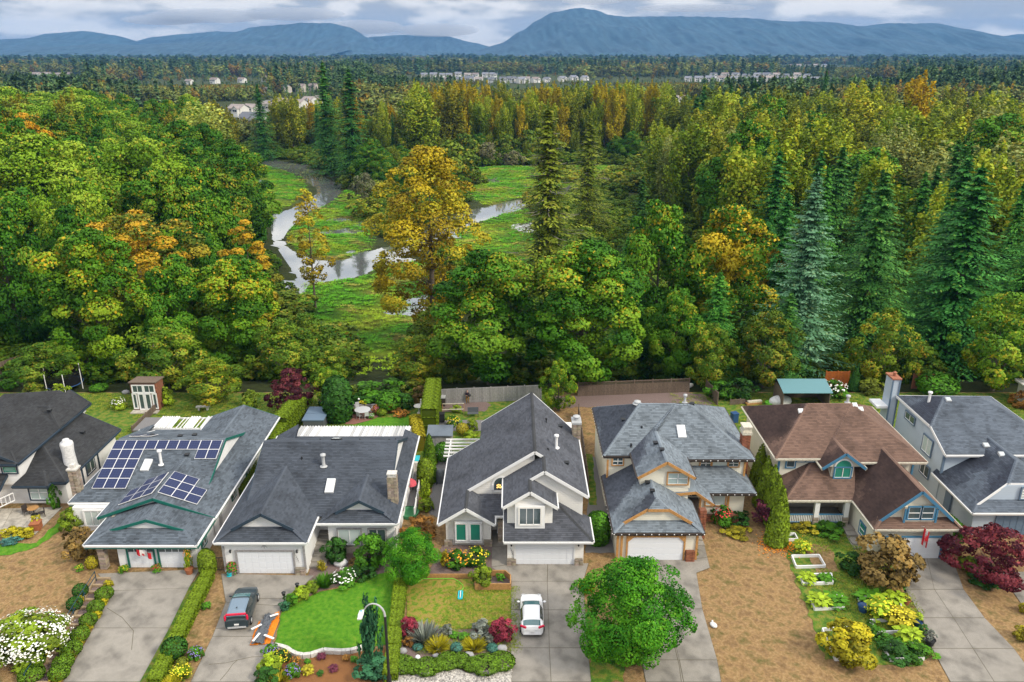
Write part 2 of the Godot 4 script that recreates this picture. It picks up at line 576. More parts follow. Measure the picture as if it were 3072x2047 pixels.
func make_mountains() -> void:
	var green := Color(0.26, 0.52, 0.7)  # blue of the distant haze is put into the slopes' own colour
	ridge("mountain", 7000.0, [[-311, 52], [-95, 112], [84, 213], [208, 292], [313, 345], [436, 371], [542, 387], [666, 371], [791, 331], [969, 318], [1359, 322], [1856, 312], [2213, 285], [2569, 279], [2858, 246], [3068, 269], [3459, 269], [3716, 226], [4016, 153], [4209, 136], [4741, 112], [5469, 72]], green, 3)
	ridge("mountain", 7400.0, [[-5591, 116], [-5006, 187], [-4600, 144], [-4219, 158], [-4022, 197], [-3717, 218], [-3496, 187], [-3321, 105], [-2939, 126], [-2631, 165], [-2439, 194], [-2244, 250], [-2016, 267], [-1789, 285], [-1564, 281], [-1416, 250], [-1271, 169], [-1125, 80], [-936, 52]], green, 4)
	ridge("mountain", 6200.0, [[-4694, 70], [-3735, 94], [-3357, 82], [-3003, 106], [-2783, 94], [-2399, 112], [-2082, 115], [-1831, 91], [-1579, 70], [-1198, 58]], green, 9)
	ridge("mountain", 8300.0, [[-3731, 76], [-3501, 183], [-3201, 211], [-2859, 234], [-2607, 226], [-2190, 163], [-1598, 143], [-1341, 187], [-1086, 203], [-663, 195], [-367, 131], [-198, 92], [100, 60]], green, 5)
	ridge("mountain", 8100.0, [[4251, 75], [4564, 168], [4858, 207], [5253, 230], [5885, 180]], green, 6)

# --- house parts
var cur: Node3D        # the house being built; its parts are given in street coordinates

func make_house_materials(fine: Texture2D, soft: Texture2D, stain: Texture2D, rough: Texture2D) -> void:
	mat("meadow", lin(0.9, 0.9, 0.9), 0.9)
	var lap := Image.create(8, 64, false, Image.FORMAT_RGB8)
	for y in 64:
		var l := 0.25 + 0.75 * (y % 16) / 15.0 if y % 16 < 15 else 0.0
		for x in 8:
			lap.set_pixel(x, y, Color(l, l, l))
	var clean := noise_tex(13, 0.01, [[0.0, grey(0.86)], [0.5, grey(0.97)], [1.0, grey(1.0)]], 256, 5)
	var lap_t := ImageTexture.create_from_image(lap)
	for q in [["white_siding", lin(0.84, 0.84, 0.84)], ["cream_siding", lin(0.8, 0.76, 0.64)], ["blue_siding", lin(0.47, 0.55, 0.64)], ["stucco", lin(0.84, 0.82, 0.78)], ["beige_siding", lin(0.5, 0.44, 0.34)]]:
		blotch(mat(q[0], q[1], 0.75, null, 4.0, lap_t, 1.2), clean, 11.0)
		M[q[0]].uv1_scale = Vector3.ONE / 0.72
	for q in [["white_paint", lin(0.8, 0.8, 0.8), 0.5], ["green_paint", lin(0.01, 0.13, 0.1), 0.5], ["navy_paint", lin(0.03, 0.05, 0.075), 0.5], ["wood_trim", lin(0.58, 0.3, 0.1), 0.6], ["blue_trim", lin(0.06, 0.19, 0.32), 0.5], ["black_metal", lin(0.02, 0.022, 0.025), 0.45], ["dark_gutter", lin(0.05, 0.04, 0.035), 0.5], ["grey_metal", lin(0.45, 0.46, 0.47), 0.35], ["slate_trim", lin(0.13, 0.19, 0.27), 0.5], ["grey_board", lin(0.36, 0.35, 0.35), 0.8], ["weathered_wood", lin(0.2, 0.15, 0.115), 0.95], ["cedar_board", lin(0.5, 0.27, 0.1), 0.8], ["orange_board", lin(0.5, 0.14, 0.025), 0.8], ["teal_metal", lin(0.13, 0.27, 0.3), 0.5], ["stone", lin(0.52, 0.46, 0.37), 0.95], ["red_brick", lin(0.42, 0.17, 0.1), 0.95], ["garage_white", lin(0.76, 0.78, 0.82), 0.45], ["cream_paint", lin(0.72, 0.67, 0.55), 0.6], ["timber", lin(0.42, 0.31, 0.19), 0.9], ["red_cloth", lin(0.65, 0.02, 0.03), 0.8], ["white_cloth", lin(0.8, 0.8, 0.8), 0.8], ["terracotta", lin(0.4, 0.14, 0.06), 0.8], ["plastic_black", lin(0.03, 0.03, 0.033), 0.5], ["rock", lin(0.4, 0.4, 0.41), 0.95], ["blue_pot", lin(0.03, 0.08, 0.2), 0.3], ["turquoise", lin(0.02, 0.5, 0.6), 0.4], ["orange_cloth", lin(0.9, 0.25, 0.01), 0.7], ["grey_cloth", lin(0.1, 0.11, 0.125), 0.5], ["pale_stone", lin(0.72, 0.69, 0.64), 0.9], ["pink_cloth", lin(0.75, 0.12, 0.16), 0.8], ["hose", lin(0.2, 0.6, 0.05), 0.5], ["plate", lin(0.02, 0.06, 0.09), 0.1]]:
		mat(q[0], q[1], q[2], soft if q[2] > 0.55 else null, 1.7)
	var glass := mat("glass", lin(0.06, 0.09, 0.1), 0.06)
	glass.metallic_specular = 0.8
	mat("green_glass", lin(0.03, 0.24, 0.17), 0.08).metallic_specular = 0.7
	mat("curtain_glass", lin(0.36, 0.45, 0.44), 0.08).metallic_specular = 0.7
	mat("pale_glass", lin(0.5, 0.58, 0.57), 0.08).metallic_specular = 0.7
	mat("skylight_glass", lin(0.5, 0.57, 0.6), 0.1).metallic_specular = 0.8
	var pv := Image.create(64, 64, false, Image.FORMAT_RGB8)
	pv.fill(lin(0.018, 0.028, 0.085))
	for i in 64:
		for k in [0, 1, 16, 32, 48]:
			pv.set_pixel(i, k, lin(0.055, 0.07, 0.16) if k != 1 else lin(0.03, 0.045, 0.1))
			pv.set_pixel(k, i, lin(0.055, 0.07, 0.16) if k != 1 else lin(0.03, 0.045, 0.1))
	var pm := mat("solar_cell", Color.WHITE, 0.3)
	pm.albedo_texture = ImageTexture.create_from_image(pv)
	pm.metallic_specular = 0.35
	for q in [["slate_shingle", lin(0.2, 0.24, 0.29)], ["charcoal_shingle", lin(0.115, 0.135, 0.17)], ["grey_shingle", lin(0.15, 0.16, 0.19)], ["silver_shingle", lin(0.31, 0.365, 0.42)], ["brown_shingle", lin(0.3, 0.185, 0.14)], ["blue_shingle", lin(0.2, 0.24, 0.3)], ["dark_shingle", lin(0.075, 0.078, 0.084)]]:
		blotch(mat(q[0], q[1], 0.9, fine, 0.9, rough, 0.5), stain, 13.0)

func house(called: String, label: String, category: String, at: Vector3) -> Node3D:
	cur = thing(called, label, category, at)
	return cur

func part(st: MB, called: String, m: String, parent: Node3D = null) -> MeshInstance3D:
	var o := build(st, called, M[m], parent if parent else cur)
	if parent == null:
		o.position = -cur.position
	return o

# roof planes, each an outline of street points with one letter per edge: e eave with gutter, r raking board, h capped ridge or hip, - nothing
func roof(planes: Array, shingle: String, board: String, gutter: String, tone := 0.32, row := 0.17, tab := 0.34, caps := true, cap_m := "") -> MeshInstance3D:
	var deck := MB.new()
	var tiles := MB.new()
	var boards := []
	var ridge_caps := []
	for q in planes:
		var pts: Array = q[0]
		var edges: String = q[1]
		var n := Vector3.ZERO
		for i in pts.size():
			n += (pts[i] as Vector3).cross(pts[(i + 1) % pts.size()])
		n = n.normalized()
		if n.y < 0.0:
			n = -n
		var u := Vector3.UP.cross(n).normalized()
		var v := n.cross(u).normalized()
		if v.y < 0.0:
			v = -v
			u = -u
		var o: Vector3 = pts[0]
		var flat_pts := PackedVector2Array()
		for p in pts:
			flat_pts.append(Vector2((p - o).dot(u), (p - o).dot(v)))
		var tri := Geometry2D.triangulate_polygon(flat_pts)
		for i in range(0, tri.size(), 3):
			var a: Vector3 = pts[tri[i]]
			var b: Vector3 = pts[tri[i + 1]]
			var c: Vector3 = pts[tri[i + 2]]
			deck.poly(PackedVector3Array([a - n * 0.005, b - n * 0.005, c - n * 0.005]), n)
			deck.poly(PackedVector3Array([a - n * 0.16, b - n * 0.16, c - n * 0.16]), -n)
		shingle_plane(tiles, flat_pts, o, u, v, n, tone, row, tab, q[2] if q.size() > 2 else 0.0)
		var mid := Vector3.ZERO
		for p in pts:
			mid += p / pts.size()
		for i in pts.size():
			var a: Vector3 = pts[i]
			var b: Vector3 = pts[(i + 1) % pts.size()]
			var out := (b - a).cross(n).normalized()
			if out.dot((a + b) / 2 - mid) < 0.0:
				out = -out
			match edges[i]:
				"e": boards.append(["gutter", a, b, out, n])
				"r": boards.append(["fascia", a, b, out, n])
				"h": ridge_caps.append([a, b, n])
	var r := part(deck, "roof", shingle)
	var s := part(tiles, "shingles", shingle, r)
	s.set_meta("kind", "stuff")
	for e in boards:
		var st := MB.new()
		var a: Vector3 = e[1]
		var b: Vector3 = e[2]
		var out: Vector3 = e[3]
		out.y = 0.0
		out = out.normalized()
		if e[0] == "gutter":
			var off := out * 0.065 - Vector3.UP * 0.085
			st.bar(a + off, b + off, 0.13, 0.13)
			st.bar(a + off * 0.2 - Vector3.UP * 0.17, b + off * 0.2 - Vector3.UP * 0.17, 0.04, 0.2)
			part(st, "gutter", gutter)
		else:
			var off := out * 0.025 - Vector3.UP * 0.11
			st.bar(a + off, b + off, 0.05, 0.26)
			part(st, "fascia", board)
	if caps:
		for e in ridge_caps:
			var a: Vector3 = e[0]
			var b: Vector3 = e[1]
			var count := maxi(1, int(a.distance_to(b) / 0.3))
			var along := (b - a).normalized()
			var side := along.cross(Vector3.UP).normalized()
			var cap := MB.new()
			var up := side.cross(along)
			if up.y < 0.0:
				up = -up
			for sd in [-1.0, 1.0]:
				var w: Vector3 = (side * sd * 0.16 - up * 0.075)
				cap.face(up * 0.05, along * 0.33 + up * 0.025, along * 0.33 + up * 0.025 + w, up * 0.05 + w, up + side * sd * 0.5)
				cap.face(up * 0.05, up * 0.05 + w, up * 0.01 + w, up * 0.01, -along)
			var mesh := cap.mesh()
			for k in count:
				var piece := build_mesh(mesh, "ridge_cap", M[cap_m if cap_m else shingle], r)
				piece.position = a.lerp(b, (k + 0.5) / count) - along * 0.165
	return r

func shingle_plane(st: MB, outline: PackedVector2Array, o: Vector3, u: Vector3, v: Vector3, n: Vector3, tone: float, row: float, tab: float, dark_tint := 0.0) -> void:
	var box := Rect2(outline[0], Vector2.ZERO)
	for p in outline:
		box = box.expand(p)
	for j in int(ceil(box.size.y / row)):
		var y0 := box.position.y + j * row
		var x := box.position.x - rng.randf() * tab
		var course := rng.randf_range(0.94, 1.0)
		while x < box.end.x:
			var w := tab * rng.randf_range(0.7, 1.35)
			var k := course * (1.0 - tone * pow(rng.randf(), 1.4))
			var col := Color(k, k, k)
			if dark_tint > 0.0:                   # tabs of this plane tinted darker, thinning out in blotches
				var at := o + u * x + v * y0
				var patchy := smoothstep(-0.32, 0.12, ground_noise.get_noise_2d(at.x * 14.0, at.z * 14.0 + at.y * 9.0) + 0.1 * rng.randf())
				col = col.lerp(Color(k * 0.3, k * 0.29, k * 0.34), dark_tint * patchy)
			var c := PackedVector2Array([Vector2(x, y0), Vector2(x + w, y0), Vector2(x + w, y0 + row), Vector2(x, y0 + row)])
			x += w
			var inside := 0
			for p in c:
				if Geometry2D.is_point_in_polygon(p, outline):
					inside += 1
			if inside == 4:
				var lo := n * 0.03
				var hi := n * 0.004
				var a := o + u * c[0].x + v * c[0].y
				var b := o + u * c[1].x + v * c[1].y
				st.face(a + lo, b + lo, o + u * c[2].x + v * c[2].y + hi, o + u * c[3].x + v * c[3].y + hi, n, col)
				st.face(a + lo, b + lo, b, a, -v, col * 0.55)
			else:
				for piece in Geometry2D.intersect_polygons(c, outline):
					var pts := PackedVector3Array()
					for p in piece:
						pts.append(o + u * p.x + v * p.y + n * lerpf(0.03, 0.004, (p.y - y0) / row))
					st.poly(pts, n, col)

# a solid block of wall between two corners
func block(a: Vector3, b: Vector3, m: String, called := "wall") -> MeshInstance3D:
	var st := MB.new()
	st.cube((a + b) / 2, (b - a).abs())
	return part(st, called, m)

# a wall of any outline, «thick» metres deep behind its face; points are street points in one upright plane
func upright(pts: Array, out: Vector3, m: String, called := "wall", thick := 0.15) -> MeshInstance3D:
	var st := MB.new()
	var f := PackedVector3Array(pts)
	st.poly(f, out)
	var back := PackedVector3Array()
	for p in pts:
		back.append(p - out * thick)
	st.poly(back, -out)
	var mid := Vector3.ZERO
	for p in pts:
		mid += p / pts.size()
	for i in pts.size():
		var k := (i + 1) % pts.size()
		st.face(f[i], f[k], back[k], back[i], (f[i] + f[k]) / 2 - mid)
	return part(st, called, m)

# a window: casing, sash with «cols» x «rows» lights; each light is a pane of its own
func window(at: Vector3, w: float, h: float, out: Vector3, cols: int, rows: int, trim: String, sash := "white_paint", glass := "glass", case_w := 0.12) -> MeshInstance3D:
	var r := Vector3.UP.cross(out).normalized()
	var st := MB.new()
	var b := Basis(r, Vector3.UP, out)
	for s in [-1.0, 1.0]:
		st.box(Transform3D(b, at + r * s * (w / 2 + case_w / 2) + out * 0.03), Vector3(case_w, h + case_w * 2, 0.09))
		st.box(Transform3D(b, at + Vector3.UP * s * (h / 2 + case_w / 2) + out * 0.032), Vector3(w, case_w, 0.095))
	var o := part(st, "window", trim)
	var fr := MB.new()
	var bar := 0.055
	for i in cols + 1:
		fr.box(Transform3D(b, at + r * (-w / 2 + w * i / cols) + out * 0.02), Vector3(bar, h, 0.07))
	for j in rows + 1:
		fr.box(Transform3D(b, at + Vector3.UP * (-h / 2 + h * j / rows) + out * 0.022), Vector3(w, bar, 0.066))
	part(fr, "frame", sash, o)
	for i in cols:
		for j in rows:
			var p := MB.new()
			p.box(Transform3D(b, at + r * (-w / 2 + w * (i + 0.5) / cols) + Vector3.UP * (-h / 2 + h * (j + 0.5) / rows) + out * 0.005), Vector3(w / cols, h / rows, 0.02))
			part(p, "pane", glass, o)
	return o

# a sectional garage door of rows x cols pressed panels
func garage_door(a: Vector3, b: Vector3, h: float, rows: int, cols: int, m: String, trim: String, lights := false) -> void:
	var st := MB.new()
	var w := b.x - a.x
	st.cube(Vector3((a.x + b.x) / 2, a.y + h / 2, a.z - 0.06), Vector3(w, h, 0.08))
	var o := part(st, "garage_door", m)
	var fr := MB.new()
	for x in [a.x - 0.07, b.x + 0.07]:
		fr.cube(Vector3(x, a.y + h / 2 + 0.07, a.z + 0.02), Vector3(0.14, h + 0.14, 0.1))
	fr.cube(Vector3((a.x + b.x) / 2, a.y + h + 0.07, a.z + 0.022), Vector3(w, 0.14, 0.1))
	part(fr, "door_frame", trim)
	for j in rows:
		for i in cols:
			var p := MB.new()
			var s := Vector3(w / cols - 0.07, h / rows - 0.05, 0.035)
			p.cube(Vector3(a.x + w * (i + 0.5) / cols, a.y + h * (j + 0.5) / rows, a.z - 0.01), s)
			part(p, "door_panel", "glass" if lights and j == rows - 1 else m, o)

# a stack of bricks or blocks round a core
func masonry(at: Vector3, size: Vector3, m: String, called: String, row := 0.085, length := 0.26, seed_ := 1) -> MeshInstance3D:
	var g := RandomNumberGenerator.new()
	g.seed = seed_
	var core := MB.new()
	core.cube(at + Vector3.UP * size.y / 2, size - Vector3(0.04, 0, 0.04), Color(0.6, 0.6, 0.6))
	var o := part(core, called, m)
	var st := MB.new()
	for j in int(size.y / row):
		for ax in 2:
			var wide := size.x if ax == 0 else size.z
			var count := maxi(1, int(wide / length))
			for i in count:
				var k := g.randf_range(0.55, 1.0)
				for s in [-1.0, 1.0]:
					var c := Vector3(0, (j + 0.5) * row, 0)
					var dim := Vector3(wide / count - 0.015, row - 0.015, 0.03)
					var x := -wide / 2 + wide * (i + 0.5 + (0.25 if j % 2 else -0.0)) / count
					x = minf(x, wide / 2 - wide / count / 2)
					c += Vector3(x, 0, s * (size.z / 2 - 0.008)) if ax == 0 else Vector3(s * (size.x / 2 - 0.008), 0, x)
					st.cube(at + c, dim if ax == 0 else Vector3(dim.z, dim.y, dim.x), Color(k, k * g.randf_range(0.85, 1.0), k * g.randf_range(0.8, 1.0)))
	part(st, "brickwork", m, o).set_meta("kind", "stuff")
	return o

func roof_pipe(at: Vector3, h: float, m := "white_paint", r := 0.13) -> void:
	var st := MB.new()
	st.lathe(at, [Vector2(r * 2.4, 0), Vector2(r * 2.2, 0.06), Vector2(r, 0.12), Vector2(r, h - 0.2), Vector2(r * 1.7, h - 0.2), Vector2(r * 1.7, h - 0.02), Vector2(0.01, h + 0.06)], 10)
	part(st, "vent_pipe", m)

func roof_vent(at: Vector3, m := "black_metal") -> void:
	var st := MB.new()
	st.cube(at + Vector3.UP * 0.1, Vector3(0.36, 0.16, 0.36))
	st.cube(at + Vector3.UP * 0.2, Vector3(0.44, 0.04, 0.44))
	part(st, "roof_vent", m)

# a raised skylight lying in a roof plane: centre, size across and up the slope, slope of a plane that rises away from the street
func skylight(at: Vector3, w: float, l: float, slope: float, m := "white_paint") -> void:
	var v := Vector3(0, slope, -1).normalized()
	var n := Vector3(0, 1, slope).normalized()
	var b := Basis(Vector3.RIGHT, n, -v)
	var st := MB.new()
	st.box(Transform3D(b, at + n * 0.08), Vector3(w + 0.12, 0.2, l + 0.12))
	var o := part(st, "skylight", m)
	var p := MB.new()
	p.box(Transform3D(b, at + n * 0.19), Vector3(w, 0.03, l))
	part(p, "pane", "skylight_glass", o)

func solar_panel(at: Vector3, u: Vector3, v: Vector3, w: float, l: float) -> void:
	var n := v.cross(u).normalized()
	if n.y < 0.0:
		n = -n
	var b := Basis(u, n, u.cross(n))
	var st := MB.new()
	st.box(Transform3D(b, at + n * 0.13), Vector3(w - 0.01, 0.05, l - 0.01))
	var o := part(st, "solar_panel", "white_paint")
	var p := MB.new()
	var c := at + n * 0.162
	var hw := u * (w / 2 - 0.035)
	var hl := v * (l / 2 - 0.035)
	p.face(c - hw - hl, c + hw - hl, c + hw + hl, c - hw + hl, n)
	part(p, "cell_sheet", "solar_cell", o)

func flag(at: Vector3, right: Vector3, w: float, h: float) -> void:
	var st := MB.new()
	var wh := MB.new()
	var cols := 16
	for i in cols:
		var bands := [i / float(cols), (i + 1) / float(cols)]
		var p := []
		for t in bands:
			p.append(at + right * w * t + Vector3(0, -0.22 * h * t, 0.12 * sin(t * 9.0)))
		var into := wh if i >= 4 and i < 12 else st
		into.face(p[0], p[1], p[1] - Vector3.UP * h, p[0] - Vector3.UP * h, Vector3.BACK)
	var o := part(wh, "flag", "white_cloth")
	part(st, "red_bands", "red_cloth", o)
	var lf := MB.new()
	var c := at + right * w * 0.5 - Vector3.UP * h * 0.6 + Vector3.BACK * 0.17
	for k in 11:
		var a0 := TAU * k / 11.0
		var a1 := a0 + TAU / 22.0
		var a2 := a0 + TAU / 11.0
		lf.tri(c, c + (right * sin(a0) + Vector3.UP * cos(a0)) * h * 0.13, c + (right * sin(a1) + Vector3.UP * cos(a1)) * h * 0.3)
		lf.tri(c, c + (right * sin(a1) + Vector3.UP * cos(a1)) * h * 0.3, c + (right * sin(a2) + Vector3.UP * cos(a2)) * h * 0.13)
	part(lf, "leaf_emblem", "red_cloth", o)
	var pole := MB.new()
	pole.tube([at - right * 0.05 + Vector3(0, -0.3, -0.8), at - right * 0.02 + Vector3.UP * 0.1], [0.02, 0.015], 6)
	part(pole, "pole", "white_paint", o)

func coach_lamp(at: Vector3) -> void:
	var st := MB.new()
	st.cube(at + Vector3(0, 0.05, 0.04), Vector3(0.1, 0.14, 0.06))
	st.lathe(at + Vector3(0, -0.16, 0.14), [Vector2(0.02, 0), Vector2(0.07, 0.05), Vector2(0.09, 0.24), Vector2(0.11, 0.25), Vector2(0.02, 0.36)], 8)
	part(st, "wall_lamp", "black_metal")

func number_plaque(at: Vector3, text: String, size: float) -> void:
	for i in text.length():
		var t := TextMesh.new()
		t.text = text[i]
		var f := SystemFont.new()
		f.font_names = PackedStringArray(["Droid Sans"])
		t.font = f
		t.font_size = 32
		t.pixel_size = size / 32.0
		t.depth = 0.02
		var o := build_mesh(t, "house_number", M.black_metal, cur)
		o.position = at + Vector3(0.05 * i, -size * 1.05 * i, 0.02) - cur.position

func make_houses() -> void:
	house_dark_left()
	house_solar()
	house_wide_slate()
	house_steep_white()
	house_silver_cream()
	house_brown()
	house_pale_blue()

# --- the house with the solar panels
func house_solar() -> void:
	house("solar_house", "white house with solar panels on its slate roof and dark green trim", "house", xyz(-31.5, 0, -64))
	block(xyz(-35.2, -0.1, -62.2), xyz(-26.5, 2.6, -60.8), "white_siding")
	block(xyz(-33.1, -0.1, -61), xyz(-26.5, 2.5, -56.75), "white_siding")
	block(xyz(-39.7, -0.1, -77.2), xyz(-26.5, 2.55, -63), "white_siding")
	block(xyz(-33, -0.1, -80.5), xyz(-26.5, 2.5, -77), "white_siding")
	roof([
		[[xyz(-38.4, 5.4, -69.95), xyz(-28, 5.4, -69.95), xyz(-28, 3.1, -63.8), xyz(-28, 2.68, -62.7), xyz(-40.1, 2.65, -62.7), xyz(-38.4, 3.29, -64.4)], "hr-eh-"],
		[[xyz(-38.4, 5.4, -69.95), xyz(-28, 5.4, -69.95), xyz(-28, 2.5, -77.7), xyz(-40.1, 2.5, -77.7)], "-rer"],
		[[xyz(-40.1, 2.65, -62.7), xyz(-40.1, 2.65, -77.5), xyz(-38.4, 3.29, -77.5), xyz(-38.4, 3.29, -64.4)], "e---"],
		[[xyz(-31.15, 4.58, -60.2), xyz(-31.15, 4.58, -67.9), xyz(-36.3, 2.65, -62.6), xyz(-36.3, 2.65, -60.2)], "h-er"],
		[[xyz(-31.15, 4.58, -67.9), xyz(-31.15, 4.58, -60.2), xyz(-26, 2.65, -60.2), xyz(-26, 2.65, -80.7), xyz(-29.8, 4.07, -80.7), xyz(-29.8, 4.07, -70)], "-rerh-"],
		[[xyz(-29.8, 4.07, -80.7), xyz(-29.8, 4.07, -70), xyz(-33.4, 2.72, -73), xyz(-33.4, 2.72, -80.7)], "--er"],
		[[xyz(-30.75, 4.05, -57.7), xyz(-30.75, 4.05, -60.7), xyz(-35.4, 2.66, -60.7), xyz(-35.4, 2.66, -56.1), xyz(-33.9, 3.11, -57.6)], "h-ehr"],
		[[xyz(-30.75, 4.05, -57.7), xyz(-30.75, 4.05, -60.7), xyz(-26.1, 2.66, -60.7), xyz(-26.1, 2.66, -56.1), xyz(-27.6, 3.11, -57.6)], "--ehr"],
		[[xyz(-35.4, 2.66, -56.1), xyz(-26.1, 2.66, -56.1), xyz(-27.6, 3.12, -57.8), xyz(-33.9, 3.12, -57.8)], "e---"],
	], "slate_shingle", "green_paint", "white_paint", 0.45)
	var band := MB.new()
	band.bar(xyz(-35.4, 2.36, -56.12), xyz(-26.1, 2.36, -56.12), 0.05, 0.24)
	band.bar(xyz(-40.1, 2.36, -62.72), xyz(-36.3, 2.36, -62.72), 0.05, 0.24)
	band.bar(xyz(-26.02, 2.36, -56.1), xyz(-26.02, 2.36, -80.6), 0.05, 0.24)
	part(band, "eave_band", "green_paint")
	upright([xyz(-36, 2.65, -60.75), xyz(-31.15, 4.5, -60.75), xyz(-26.3, 2.65, -60.75)], Vector3.BACK, "white_siding", "gable_wall")
	upright([xyz(-33.6, 3.05, -57.9), xyz(-30.75, 3.95, -57.9), xyz(-27.9, 3.05, -57.9)], Vector3.BACK, "white_siding", "gable_wall")
	upright([xyz(-28.2, 3, -63.9), xyz(-28.2, 5.3, -69.95), xyz(-28.2, 2.9, -76.8)], Vector3.RIGHT, "white_siding", "gable_wall")
	upright([xyz(-38.3, 3, -64.2), xyz(-38.3, 5.3, -69.95), xyz(-38.3, 2.9, -76.8)], Vector3.LEFT, "white_siding", "gable_wall")
	garage_door(xyz(-32.2, 0, -56.7), xyz(-30.1, 0, -56.7), 2.05, 4, 4, "garage_white", "green_paint", true)
	garage_door(xyz(-29.6, 0, -56.7), xyz(-27.4, 0, -56.7), 2.05, 4, 4, "garage_white", "green_paint", true)
	masonry(xyz(-34.35, 0, -56.7), xyz(0.55, 2.5, 0.55), "stone", "porch_column", 0.16, 0.3, 3)
	masonry(xyz(-34.6, 0, -60.2), xyz(0.6, 2.9, 0.6), "stone", "porch_column", 0.16, 0.3, 4)
	masonry(xyz(-40.2, 0, -64.6), xyz(0.75, 5.0, 0.75), "stone", "chimney", 0.16, 0.3, 5)
	var cap := MB.new()
	cap.cube(xyz(-40.2, 5.1, -64.6), xyz(0.9, 0.16, 0.9))
	cap.cube(xyz(-40.2, 5.35, -64.6), xyz(0.4, 0.3, 0.4))
	part(cap, "chimney_cap", "pale_stone")
	window(xyz(-37.6, 1.35, -62.15), 1.9, 1.5, Vector3.BACK, 3, 1, "white_paint", "white_paint", "pale_glass")
	window(xyz(-33.2, 3, -60.7), 1.4, 0.3, Vector3.BACK, 1, 1, "navy_paint", "navy_paint", "glass", 0.05)
	block(xyz(-39.6, -0.1, -63), xyz(-36, 2.4, -62.25), "white_siding")
	for z in [-58.4, -66.2, -70.5]:
		window(xyz(-26.48, 1.55, z), 1.0, 0.95, Vector3.RIGHT, 2, 1, "green_paint")
	roof_pipe(xyz(-33.2, 4.2, -66.9), 1.55)
	roof_vent(xyz(-31.1, 4.6, -67.9))
	for q in [[-36.0, -71.6], [-33.0, -71.2], [-31.9, -72.0]]:
		roof_vent(xyz(q[0], 5.4 - 0.375 * (-69.95 - q[1]), q[1]))
	skylight(xyz(-34.5, 4.19, -66.7), 0.62, 1.25, 0.375)
	var up := xyz(0, 0.375, -1).normalized()
	for j in 5:
		for i in 10:
			if j == 0 or i < 3 or (j == 1 and i > 7):
				var z := -69.62 + 0.557 + 1.114 * j
				solar_panel(xyz(-38.55 + 1.04 * (i + 0.5), 5.4 + 0.375 * (-69.95 - z), z), Vector3.RIGHT, up, 1.04, 1.19)
	for q in [[0, 0], [1, 0], [0, 1], [1, 1], [0, 2], [1, 2], [2, 1], [2, 2]]:
		var x: float = -30.55 + 1.1 * q[0]
		var z: float = -63.9 + 1.24 * q[1] - 0.25
		solar_panel(xyz(x, 4.58 - 0.375 * (x + 31.15), z), xyz(1, -0.375, 0).normalized(), Vector3.FORWARD, 1.17, 1.23)
	for q in [[0, 0], [0, 1], [0, 2], [1, 0], [1, 1], [1, 2], [2, 1], [2, 2]]:
		var x: float = -32.1 - 1.05 * q[0]
		var z: float = -64.2 + 1.24 * q[1]
		solar_panel(xyz(x, 4.58 + 0.375 * (x + 31.15), z), xyz(1, 0.375, 0).normalized(), Vector3.FORWARD, 1.12, 1.23)
	for q in [[-37.3, -71.4], [-36.2, -71.5]]:
		solar_panel(xyz(q[0], 5.4 - 0.375 * (-69.95 - q[1]), q[1]), Vector3.RIGHT, xyz(0, -0.375, -1).normalized(), 1.04, 1.6)
	for q in [[-38.9, -36.9], [-35.7, -34.6], [-33.9, -33.2]]:
		corrugated(xz(q[0], -80.5), xz(q[1], -77.8), 2.72, 2.62, "patio_roof", "white_paint")
	var bars := MB.new()
	for x in [-36.4, -36.0, -34.3, -38.95, -33.15]:
		bars.bar(xyz(x, 2.62, -80.5), xyz(x, 2.62, -77.8), 0.07, 0.1)
	bars.bar(xyz(-39, 2.55, -77.85), xyz(-33.1, 2.55, -77.85), 0.1, 0.16)
	bars.bar(xyz(-39, 2.55, -80.45), xyz(-33.1, 2.55, -80.45), 0.1, 0.16)
	for x in [-38.9, -36.0, -33.2]:
		bars.bar(xyz(x, 0, -80.45), xyz(x, 2.5, -80.45), 0.1, 0.1, Vector3.BACK)
	part(bars, "patio_frame", "white_paint")
	block(xyz(-41, 2.35, -80.8), xyz(-39.1, 2.5, -77.6), "paving", "porch_roof")
	flag(xyz(-31.2, 2.25, -56.2), xyz(1, -0.25, 0), 1.2, 0.6)
	coach_lamp(xyz(-26.9, 1.9, -56.7))

# corrugated sheeting that runs back from a to b
func corrugated(a: Vector2, b: Vector2, y0: float, y1: float, called: String, m: String, wave := 0.24) -> void:
	var st := MB.new()
	var count := int((b.x - a.x) / wave)
	for i in count:
		var x0 := a.x + (b.x - a.x) * i / count
		var w := (b.x - a.x) / count
		var k := 1.0 - 0.5 * pow(rng.randf(), 1.5)
		var col := Color(k, k, k)
		for h in 4:
			var xa := x0 + w * h / 4.0
			var xb := x0 + w * (h + 1) / 4.0
			var up := [0.0, 0.1, 0.1, 0.0, 0.0]
			st.face(xyz(xa, y0 + up[h], a.y), xyz(xb, y0 + up[h + 1], a.y), xyz(xb, y1 + up[h + 1], b.y), xyz(xa, y1 + up[h], b.y), Vector3.UP, col)
	part(st, called, m)

